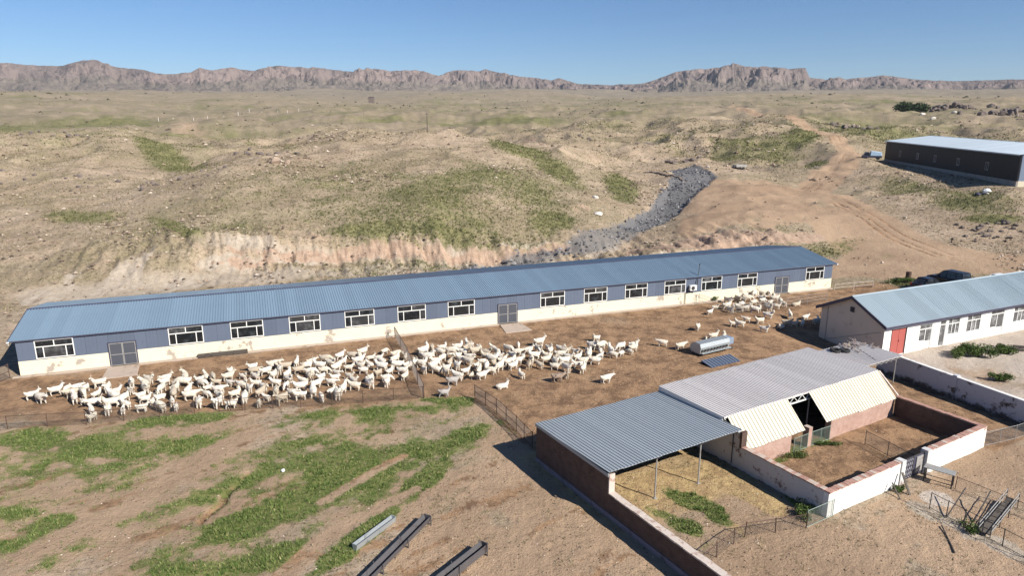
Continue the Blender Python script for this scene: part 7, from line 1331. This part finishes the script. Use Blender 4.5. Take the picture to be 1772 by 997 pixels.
# flat trailer by the gravel wash
x, y = 57.3, 176.6
t = empty('flat_trailer', (x, y, gz(x, y)), math.radians(15), 'small flat farm trailer parked at the foot of the grassy hill', 'trailer')
MB().box(-1.5, 1.5, -.85, .85, .62, .74).build('deck', M_PIPE, t)
for s in (-1, 1):
    MB().box(-1.5, 1.5, s*.84-.03, s*.84+.03, .745, 1.15).build('side_board', M_PIPE, t)
    for px in (-.6, .6): MB().tube((px, s*.62, .32), (px, s*.80, .32), .32, n=12).build('wheel', M_RUBBER, t)
MB().box(-1.5, -1.44, -.8, .8, .745, 1.15).build('tail_board', M_PIPE, t)
MB().bar((1.5, 0, .66), (2.6, 0, .45), .1, .1).build('drawbar', M_DARKIRON, t)

# ---------------------------------------------------------------- rocks, poles and small things on the slopes
M_ROCK = surf('buff_rock', (.42, .32, .24), (.33, .245, .18), 1.2, (.20, .15, .12), (.52, .68), 1.2, .95, 0, .2, .6, 4, bdist=.08)
M_ROCKWHITE = surf('pale_rock', (.70, .66, .60), (.60, .55, .48), 1.5, (.42, .36, .3), (.58, .7), 1.2, .95, 0, .2, .5, 5, bdist=.05)
M_ROCKDARK = surf('dark_rock', (.15, .12, .105), (.22, .175, .15), .8, (.09, .075, .07), (.5, .65), 1, .95, 0, .2, .6, 3, bdist=.1)
def rock_bm(bm, c, s, seed, flat=.7):
    r = random.Random(seed); res = bmesh.ops.create_icosphere(bm, subdivisions=2, radius=1)
    planes = [(Vector((r.gauss(0, 1), r.gauss(0, 1), r.gauss(0, .7))).normalized(), r.uniform(.55, .9)) for _ in range(9)]
    sx, sy, sz = s*r.uniform(.8, 1.25), s*r.uniform(.7, 1.1), s*flat*r.uniform(.8, 1.1); a = r.uniform(0, 6.28); ca, sa = math.cos(a), math.sin(a)
    for v in res['verts']:
        q = v.co.copy()
        for nrm, dd in planes:
            k = q.dot(nrm)
            if k > dd: q -= nrm*(k-dd)
        q = Vector((q.x*sx, q.y*sy, q.z*sz)); v.co = Vector((q.x*ca-q.y*sa, q.x*sa+q.y*ca, q.z))+Vector(c)
def rock(name, label, x, y, s, mat, seed, cat='rock', n=1, spread=0, flat=.7, heap=0):
    r = random.Random(seed*7+1); z0 = gz(x, y); t = None
    if n > 1: t = empty(name, (x, y, z0), 0, label, cat)
    for i in range(n):
        dx, dy = (r.gauss(0, spread), r.gauss(0, spread*.6)) if n > 1 else (0, 0); ss = s*(r.uniform(.4, 1.1) if n > 1 else 1)
        bm = bmesh.new(); rock_bm(bm, (0, 0, 0), ss, seed*31+i, flat)
        me = bpy.data.meshes.new('stone' if t else name); bm.to_mesh(me); bm.free(); me.materials.append(mat)
        if t: link_mesh('stone', me, t, (dx, dy, gz(x+dx, y+dy)-z0+ss*flat*.35+(heap*math.exp(-(dx/spread)**2-(dy/spread/.6)**2)*r.random() if heap else 0)))
        else: tag(link_mesh(name, me, None, (x, y, z0+ss*flat*.35)), label, cat)
rock('boulder', 'largest lone buff boulder on the left shoulder of the hill', -45.5, 135.0, 1.35, M_ROCK, 3)
rock('boulder', 'smaller pale boulder just right of the largest hill boulder', -43.4, 135.6, .8, M_ROCK, 4)
rock('white_boulder', 'bright white block on the slope left of the gravel wash', 15.5, 129.4, .7, M_ROCKWHITE, 5)
rock('white_boulder', 'pale boulder lower down the slope left of the gravel wash', 14.7, 118.2, .7, M_ROCKWHITE, 6)
rock('white_boulder', 'white stone at the upper right bend of the gravel wash', 47.0, 168.5, .55, M_ROCKWHITE, 7)
rock('rock_outcrop', 'dark rock outcrop on the crest left of the pole', -73, 255, 1.5, M_ROCKDARK, 8, 'rocks', 12, 3.5)
rock('rock_outcrop', 'reddish rocks beside the dark crest outcrop', -70, 262, 1.5, M_ROCK, 9, 'rocks', 8, 3)
rock('rock_pile', 'long dark pile of boulders at the right edge above the steel barn', 228, 318, 2.0, M_ROCKDARK, 10, 'rocks', 90, 11, .9, 3.2)
rock('rock_pile', 'dark rock pile beside the green bush on the right skyline', 266, 436, 2.0, M_ROCKDARK, 11, 'rocks', 60, 11, .8, 2.4)
rock('rock_cluster', 'rock cluster high on the right grassy hill', 45.3, 227.6, 1.1, M_ROCKDARK, 12, 'rocks', 9, 2.2)
rock('rock_cluster', 'rock cluster above the head of the gravel wash', 49.8, 199.8, 1.0, M_ROCKDARK, 13, 'rocks', 14, 2.8)
rock('rock_cluster', 'rocks on the bare brow right of the gully', 23.5, 235, 1.0, M_ROCKDARK, 14, 'rocks', 8, 2.5)
rock('rock_cluster', 'string of dark rocks on the far left ridge', -150, 235, 1.2, M_ROCKDARK, 15, 'rocks', 18, 9)
rock('rock_cluster', 'string of dark rocks on the left slope below the ridge', -93, 135, .7, M_ROCKDARK, 16, 'rocks', 18, 8)
rock('rock_cluster', 'low rocks where the left slope meets the hill', -62, 128, .65, M_ROCKDARK, 17, 'rocks', 12, 5)
rock('rock_cluster', 'stones lining the shoulder of the hill on the left', -55, 152, .8, M_ROCKDARK, 18, 'rocks', 14, 3.5)
rock('rock_ledge', 'broken dark ledge beside the track on the upper right', 122, 262, 1.6, M_ROCKDARK, 19, 'rocks', 18, 6)
rock('rock_ledge', 'row of dark stones on the cut bank at the right edge', 74, 105, .5, M_ROCKDARK, 20, 'rocks', 30, 3.5)
for i, (x, y, s, lb) in enumerate(((192, 334, 1.5, 'white block on the plain, left of a scattered white group'), (180, 305, 1.3, 'white block nearest the steel barn roof on the plain'), (204, 330, 1.2, 'small white block above the right part of the steel barn roof'))): rock('white_block', lb, x, y, s, M_ROCKWHITE, 40+i)
for i, (x, y, lb) in enumerate(((84.6, 124.1, 'white sack on the grass before the end of the steel barn'), (82.7, 123.4, 'dark bundle on the grass before the end of the steel barn'), (83.7, 123.0, 'grey sack between white sack and dark bundle by the steel barn'))):
    sack('dumped_sack', lb, x, y, .75-.12*i, (M_WHITESACK, M_TRIM, M_PIPE)[i], 'sack', i, .5)
z = gz(-20.6, 173); o = MB().tube((-20.6, 173, z-.3), (-20.6, 173, z+4.6), .11, .08, n=8).bar((-21.1, 173, z+4.2), (-20.1, 173, z+4.2), .08, .08).build('utility_pole', M_WOODDARK); tag(o, 'lone dark utility pole standing on the crest of the grassy hill', 'pole')
z = gz(-175, 896); o = MB().box(-178.5, -172, 893, 899, z-1, z+8.2).add([(-179, 892.5, z+8.2), (-171.5, 892.5, z+8.2), (-171.5, 899.5, z+8.2), (-179, 899.5, z+8.2), (-175.2, 896, z+9.6)], [(0, 1, 4), (1, 2, 4), (2, 3, 4), (3, 0, 4), (3, 2, 1, 0)]).build('watch_hut', M_ROCKDARK); tag(o, 'tiny dark tower-like hut far out on the plain', 'hut')
post = MB().tube((0, 0, -.3), (0, 0, 2.1), .16, .14, n=6).mesh('plain_post', M_ROCKWHITE)
for i in range(12):
    f = i/11; x = -212+65*f+rnd.uniform(-2, 2); y = 428+95*f
    o = link_mesh('plain_post', post, None, (x, y, gz(x, y))); tag(o, 'small pale fence post in the row across the far plain', 'post', 'pale posts across the far plain')
o = sack('litter_bag', 'small dark and white rag lying in the foreground grass', -13.8, 37.8, .16, M_WHITESACK, 'rag'); 
# low stone wall edge at the head of the wash
t = empty('stone_kerb', (30.5, 160, gz(30.5, 160)), 0, 'dark stone kerb along the upper edge of the gravel wash', 'kerb')
pts = [(31.0, 172.5), (34.2, 165), (37.5, 159), (38.6, 156)]
for a, b in zip(pts[:-1], pts[1:]):
    n = 11
    for k in range(n):
        x, y = a[0]+(b[0]-a[0])*k/n, a[1]+(b[1]-a[1])*k/n; bm = bmesh.new(); rock_bm(bm, (0, 0, 0), .4, k*13+int(x), .8)
        me = bpy.data.meshes.new('stone'); bm.to_mesh(me); bm.free(); me.materials.append(M_ROCKDARK)
        link_mesh('stone', me, t, (x-30.5, y-160, gz(x, y)-gz(30.5, 160)+.12))
# bits by the house
o = MB().box(0, 1.5, 0, .3, 0, .18).build('timber_beam', M_WOODDARK, None, (47.6, 62.4, -.6), (0, 0, -.35)); tag(o, 'dark timber beam on the paving before the house, nearer the wall', 'beam')
o = MB().box(0, 1.6, 0, .3, 0, .18).build('timber_beam', M_WOODDARK, None, (46.3, 61.8, -.6), (0, 0, -.35)); tag(o, 'dark timber beam on the paving before the house, nearer the bushes', 'beam')

# ---------------------------------------------------------------- bushes
M_LEAF = tone_mat('bush_leaf', [(0, (.035, .06, .014)), (.5, (.075, .115, .028)), (1, (.15, .19, .06))], .7)
M_LEAFDARK = tone_mat('dark_bush_leaf', [(0, (.02, .035, .012)), (.5, (.04, .065, .022)), (1, (.075, .10, .035))], .7)
def bush(name, label, x, y, rx, ry, h, n, leaf, mat, cat='bush', seed=0, lobes=7):
    g = np.random.default_rng(seed); z0 = gz(x, y)
    t = empty(name, (x, y, z0), 0, label, cat)
    cx = g.uniform(-.65, .65, lobes)*rx; cy = g.uniform(-.65, .65, lobes)*ry; cz = g.uniform(.35, .8, lobes)*h; cr = g.uniform(.32, .55, lobes)
    k = g.integers(0, lobes, n); u = g.normal(size=(n, 3)); u /= np.linalg.norm(u, axis=1)[:, None]; u *= (g.random(n)**.45)[:, None]
    p = np.stack([cx[k]+u[:, 0]*cr[k]*rx, cy[k]+u[:, 1]*cr[k]*ry, np.maximum(.02, cz[k]*.8+u[:, 2]*cr[k]*h*.8)], 1)
    d1 = g.normal(size=(n, 3)); d1 /= np.linalg.norm(d1, axis=1)[:, None]; d2 = np.cross(d1, g.normal(size=(n, 3))); d2 /= np.linalg.norm(d2, axis=1)[:, None]
    s = leaf*g.uniform(.6, 1.4, (n, 1))
    V = np.stack([p-d1*s, p+d2*s*.45, p+d1*s, p-d2*s*.45], 1).reshape(-1, 3); F = np.arange(4*n).reshape(-1, 4)
    me = np_mesh('foliage', V, F, mat); at = me.attributes.new('tone', 'FLOAT', 'FACE'); at.data.foreach_set('value', np.clip(g.random(n)*.6+.4*g.random(lobes)[k], 0, 1).astype(np.float32))
    link_mesh('foliage', me, t)
    mb = MB()
    for i in range(lobes): mb.tube((cx[i]*.25, cy[i]*.25, -.1), (cx[i], cy[i], cz[i]*.85), .03, .01, n=5)
    mb.build('stems', M_WOODDARK, t)
bush('green_shrub', 'dense green shrub before the white house, leftmost and tallest', 40.9, 60.0, 1.15, .9, 1.35, 2600, .075, M_LEAF, seed=1)
bush('green_shrub', 'broad green shrub before the white house, in the middle of the row', 42.8, 59.7, 1.6, 1.0, 1.3, 3200, .075, M_LEAF, seed=2, lobes=9)
bush('green_shrub', 'smaller green shrub before the white house, at the right end of the row', 45.6, 60.7, 1.1, .8, 1.0, 1900, .075, M_LEAF, seed=3)
bush('green_shrub', 'lone low green bush on the bare ground of the house yard', 40.4, 53.8, .95, .6, .7, 1500, .07, M_LEAF, seed=4)
bush('dark_bush', 'round dark bush among rocks on the right skyline', 241, 433, 10, 6, 7.5, 3600, .6, M_LEAFDARK, seed=5, lobes=16)
bush('weed_clump', 'green weed clump at the foot of the barn wall near the condenser', 23.2, 77.0, .7, .45, .7, 700, .07, M_LEAF, 'weeds', seed=6)
bush('weed_clump', 'weeds growing behind the house beside the oil drum', 48.2, 83.6, 2.0, .9, .7, 1800, .08, M_LEAF, 'weeds', seed=7)
bush('weed_clump', 'weeds along the mesh gate under the cream roof gap', *comp(17.5, 7.5).xy, 1.2, .3, .4, 800, .05, M_LEAF, 'weeds', seed=8)
bush('weed_clump', 'weeds at the foot of the pink brick wall left of the small mesh gate', *comp(14.2, 7.5).xy, 1.2, .35, .4, 800, .05, M_LEAF, 'weeds', seed=9)
bush('weed_clump', 'grassy weeds at the base of the left gate pier', *comp(16.0, 13.4).xy, .45, .35, .45, 500, .05, M_LEAF, 'weeds', seed=10)
bush('weed_clump', 'dark weeds in the shaded corner of the whitewashed wall', *comp(9.6, 12.2).xy, .8, 1.2, .5, 900, .06, M_LEAF, 'weeds', seed=11)
bush('weed_clump', 'weeds growing through the bottom of the pipe railing', *comp(15.6, 17.4).xy, .5, .7, .45, 600, .05, M_LEAF, 'weeds', seed=12)
# ---------------------------------------------------------------- goats
M_FLEECE = NT('goat_fleece')
_oi = M_FLEECE.n('ShaderNodeObjectInfo', out='Random')
_c = M_FLEECE.mix(M_FLEECE.ramp(_oi, .0, 1.0), (.70, .64, .55), (.62, .55, .44))
_c = M_FLEECE.mix(M_FLEECE.ramp(_oi, .8, .95), _c, (.44, .37, .28))
_c = M_FLEECE.mix(M_FLEECE.ramp(M_FLEECE.noise(5, 4), .5, .75), _c, (.42, .35, .27))
M_FLEECE.bump(M_FLEECE.noise(16, 3), .5, .03); M_FLEECE = M_FLEECE.fin(_c, .95, 0, .1)
M_FLEECEGREY = surf('grey_goat_fleece', (.36, .33, .30), (.46, .42, .38), 5, (.24, .21, .19), (.5, .7), 4, .95)
M_FLEECEBROWN = surf('brown_goat_fleece', (.20, .13, .09), (.42, .34, .27), 3, (.10, .065, .05), (.5, .62), 3, .95)
M_HORN = surf('goat_horn', (.20, .165, .13), (.28, .23, .18), 6, None, rough=.6, bump=0)

def goat_mesh(name, neck, head, nose, legs, mat, tail=.12, lie=False):
    """one continuous skin grown over a skeleton; x is forward"""
    J = {'pelvis': ((-.30, 0, .60), .225), 'rump': ((-.44, 0, .59), .17), 'belly': ((0, 0, .565), .245), 'chest': ((.27, 0, .58), .225), 'nb': ((.36, 0, .67), .175),
         'neck': (neck, .13), 'head': (head, .095), 'nose': (nose, .055), 'tail': ((-.55, 0, .66+tail), .035)}
    E = [('pelvis', 'rump'), ('rump', 'tail'), ('pelvis', 'belly'), ('belly', 'chest'), ('chest', 'nb'), ('nb', 'neck'), ('neck', 'head'), ('head', 'nose')]
    for i, (s, lx) in enumerate(((1, legs[0]), (-1, legs[1]))):
        J['fs%d' % i] = ((.27, s*.10, .46), .10); J['fk%d' % i] = ((.27+lx*.4, s*.11, .27), .058); J['ff%d' % i] = ((.27+lx*.9, s*.11, .02), .038)
        E += [('chest', 'fs%d' % i), ('fs%d' % i, 'fk%d' % i), ('fk%d' % i, 'ff%d' % i)]
    for i, (s, lx) in enumerate(((1, legs[2]), (-1, legs[3]))):
        J['hs%d' % i] = ((-.30, s*.11, .44), .10); J['hk%d' % i] = ((-.40+lx*.4, s*.12, .26), .052); J['hf%d' % i] = ((-.34+lx*.9, s*.12, .02), .032)
        E += [('pelvis', 'hs%d' % i), ('hs%d' % i, 'hk%d' % i), ('hk%d' % i, 'hf%d' % i)]
    if lie:   # resting: trunk on the ground, legs folded beneath
        for k in J:
            (a, b, c), q = J[k]; J[k] = ((a, b, c-.34), q)
        for i, s in ((0, 1), (1, -1)):
            J['fs%d' % i] = ((.30, s*.13, .17), .085); J['fk%d' % i] = ((.42, s*.16, .09), .055); J['ff%d' % i] = ((.27, s*.17, .05), .035)
            J['hs%d' % i] = ((-.26, s*.17, .18), .10); J['hk%d' % i] = ((-.10, s*.21, .10), .055); J['hf%d' % i] = ((-.28, s*.22, .05), .035)
        head = (head[0], head[1], head[2]-.34); nose = (nose[0], nose[1], nose[2]-.34)
    names = list(J); me = bpy.data.meshes.new(name+'_skel')
    me.from_pydata([J[k][0] for k in names], [(names.index(a), names.index(b)) for a, b in E], [])
    o = bpy.data.objects.new('tmp', me); COL.objects.link(o)
    md = o.modifiers.new('skin', 'SKIN')
    sv = me.skin_vertices[0].data
    for i, k in enumerate(names): sv[i].radius = (J[k][1], J[k][1]); sv[i].use_root = (k == 'pelvis')
    ss = o.modifiers.new('sub', 'SUBSURF'); ss.levels = 1; ss.render_levels = 1
    dg = bpy.context.evaluated_depsgraph_get(); dg.update()
    ev = bpy.data.meshes.new_from_object(o.evaluated_get(dg))
    bpy.data.objects.remove(o); bpy.data.meshes.remove(me)
    bm = bmesh.new(); bm.from_mesh(ev)
    for f in bm.faces: f.smooth = True; f.material_index = 0
    # ears and horns grown on the head
    h = Vector(head); dirn = (Vector(nose)-h).normalized(); side = dirn.cross(Vector((0, 0, 1))).normalized(); up = side.cross(dirn)
    def cone(pts, r0, mi):
        rings = []
        for i, p in enumerate(pts):
            r = r0*(1-i/(len(pts)-.7)); q = (pts[min(i+1, len(pts)-1)]-pts[max(i-1, 0)]).to_track_quat('Z', 'Y')
            rings.append([bm.verts.new(p+q @ Vector((math.cos(a)*r, math.sin(a)*r, 0))) for a in (0, 1.57, 3.14, 4.71)])
        for a, b in zip(rings[:-1], rings[1:]):
            for k in range(4):
                f = bm.faces.new((a[k], a[(k+1) % 4], b[(k+1) % 4], b[k])); f.material_index = mi; f.smooth = True
    for s in (-1, 1):
        cone([h+side*s*.06+up*.03, h+side*s*.13+up*.02-dirn*.02, h+side*s*.20-up*.03-dirn*.03], .035, 0)
        cone([h+side*s*.035+up*.06, h+side*s*.06+up*.17-dirn*.06, h+side*s*.11+up*.23-dirn*.15], .026, 1)
    bm.to_mesh(ev); bm.free(); ev.name = name
    ev.materials.clear(); ev.materials.append(mat); ev.materials.append(M_HORN)
    return ev
POSES = [((.45, 0, .80), (.53, 0, .92), (.70, 0, .86), (.03, -.04, .0, .03)),
         ((.45, .05, .80), (.52, .10, .91), (.64, .21, .85), (.0, .05, -.05, .04)),
         ((.45, -.05, .80), (.52, -.11, .91), (.64, -.22, .86), (.06, -.05, .02, -.05)),
         ((.56, 0, .70), (.70, .02, .74), (.87, .03, .66), (.10, -.12, -.10, .12)),
         ((.55, 0, .52), (.66, 0, .36), (.78, 0, .20), (.06, -.02, .0, .05)),
         ((.43, 0, .84), (.49, 0, .98), (.66, 0, .95), (.12, -.10, .08, -.12)),
         ((.42, .11, .80), (.40, .20, .94), (.30, .34, .90), (.02, .0, -.03, .03))]
G_MESH = [goat_mesh('goat_body', *p, M_FLEECE) for p in POSES]
G_MESH.append(goat_mesh('goat_body', *POSES[1], M_FLEECE, .02, True))
G_GREY = goat_mesh('goat_body', *POSES[0], M_FLEECEGREY); G_BROWN = goat_mesh('goat_body', *POSES[3], M_FLEECEBROWN); G_PALE = goat_mesh('goat_body', *POSES[5], M_FLEECEGREY)
gr = random.Random(11)
def goat(x, y, label, group=None, me=None, rz=None, sc=None, name='white_goat'):
    if me is None: me = gr.choices(G_MESH, (5, 3, 3, 3, 3, 3, 2, 1.2))[0]
    if rz is None: rz = gr.choice((gr.gauss(.2, .7), gr.gauss(.2, .7), gr.gauss(3.0, .7), gr.uniform(0, 6.28), gr.gauss(-1.4, .6)))
    s = sc or min(1.12, max(.68, gr.gauss(.90, .11)))
    o = link_mesh(name, me, None, (x, y, gz(x, y)-.01), (gr.uniform(-.03, .03), gr.uniform(-.03, .03), rz)); o.scale = (s, s*gr.uniform(.92, 1.1), s)
    tag(o, label, 'goat', group); return o
POSE_WORDS = ['head raised', 'head turned left', 'head turned right', 'striding', 'head lowered', 'neck stretched', 'looking back', 'lying down']
def facing(rz):
    a = math.degrees(rz) % 360
    return ('facing right' if a < 45 or a > 315 else 'facing the barn' if a < 135 else 'facing left' if a < 225 else 'facing the camera')
def herd(pts, where, group):
    xs = sorted(p[0] for p in pts); q = [xs[int(len(xs)*k/5)] for k in range(1, 5)]
    zone = ['left end', 'left half', 'middle', 'right half', 'right end']
    A = np.polyfit([p[0] for p in pts], [p[1] for p in pts], 2); res = sorted(p[1]-np.polyval(A, p[0]) for p in pts); t1, t2 = res[len(res)//3], res[2*len(res)//3]
    for x, y in pts:
        e = y-np.polyval(A, x); row = 'front row' if e < t1 else 'middle row' if e < t2 else 'back row'
        me = gr.choices(G_MESH, (5, 3, 3, 3, 3, 3, 2, 1.2))[0]
        rz = gr.choice((gr.gauss(.2, .7), gr.gauss(.2, .7), gr.gauss(3.0, .7), gr.uniform(0, 6.28), gr.gauss(-1.4, .6)))
        z = zone[sum(x > v for v in q)]
        goat(x, y, 'white goat %s, %s, %s, %s of the %s' % (POSE_WORDS[G_MESH.index(me)], facing(rz), row, z, where), group, me, rz)
herd(GOATS['left'], 'left herd', 'herd left of the divider fence')
herd(GOATS['mid'], 'middle herd', 'herd right of the divider fence')
herd(GOATS['right'], 'door flock', 'flock before the right barn door')
SL = ['leftmost white goat at the far left tip of the herd', 'white goat just below the leftmost goat', 'white goat third from the left tip of the herd', 'white goat fourth from the left tip of the herd', 'white goat walking uphill near the left tip of the herd', 'white goat standing below the left barn door ramp, above the herd', 'white goat nearest the wire fence at the lower left of the herd',
 'white goat on the upper edge of the herd, right of the middle ramp', 'small white goat resting on the upper edge of the herd', 'white goat trailing a shadow above the middle herd', 'white goat farthest up in the trio above the middle herd', 'white goat left in the trio above the middle herd', 'white goat lowest of the trio above the middle herd', 'white goat walking alone right of the middle herd', 'white goat alone, halfway between herd and metal feeder', 'white goat standing alone above the metal feeder', 'white goat left behind the metal feeder', 'white goat in the middle behind the metal feeder', 'white goat right behind the metal feeder', 'white goat standing alone on bare dirt, nearest the grey shed roof', 'brown and dark goat at the lower edge of the middle herd', 'white goat beside the brown goat', 'white goat at the lower right of the middle herd, casting a short shadow', 'white goat standing apart below the middle herd', 'white goat walking right, lowest below the middle herd', 'grey goat below the middle herd', 'pale grey goat walking right along the green grass edge',
 'white goat alone right of the flock at the right barn door', 'small white goat at the left edge of the right flock', 'white goat just right of the small goat at the left edge of the right flock', 'white goat facing the camera below the right flock', 'white goat left in a close pair below the right flock', 'white goat right in a close pair below the right flock', 'small white goat right of the close pair below the right flock', 'white goat behind another, left of the gable shadow', 'white goat in front of another, left of the gable shadow', 'white goat at the upper edge of the gable shadow, leftmost', 'white goat at the upper edge of the gable shadow, second from left', 'long white goat standing above the gable shadow group', 'white goat at the upper edge of the gable shadow, third from left', 'white goat above the gable shadow, by the low rails', 'small white goat at the edge of the gable shadow', 'white goat nearest the house gable, walking right']
for i, ((x, y), lb) in enumerate(zip(GOATS['single'], SL)):
    me = None; nm = 'white_goat'
    if 'brown' in lb and 'beside' not in lb: me, nm = G_BROWN, 'brown_goat'
    elif lb.startswith('grey'): me, nm = G_GREY, 'grey_goat'
    elif lb.startswith('pale grey'): me, nm = G_PALE, 'grey_goat'
    rz = {0: .4, 1: -.5, 4: .6, 13: 2.9, 14: .3, 19: .35, 24: .25, 25: .1, 26: .1, 27: .2, 42: .5}.get(i)
    goat(x, y, lb, None, me, rz, .74 if 'small' in lb else None, nm)

# ---------------------------------------------------------------- thin dry haze over the whole valley
hz = bpy.data.materials.new('haze_air'); hz.use_nodes = True; hz.node_tree.nodes.clear()
_o = hz.node_tree.nodes.new('ShaderNodeOutputMaterial'); _v = hz.node_tree.nodes.new('ShaderNodeVolumePrincipled')
_v.inputs['Color'].default_value = (.72, .80, .92, 1); _v.inputs['Density'].default_value = .00006; _v.inputs['Anisotropy'].default_value = 0
hz.node_tree.links.new(_v.outputs[0], _o.inputs['Volume'])
o = MB().box(-4900, 4900, -4900, 4900, -8, 330).build('haze', hz); tag(o, kind='stuff')
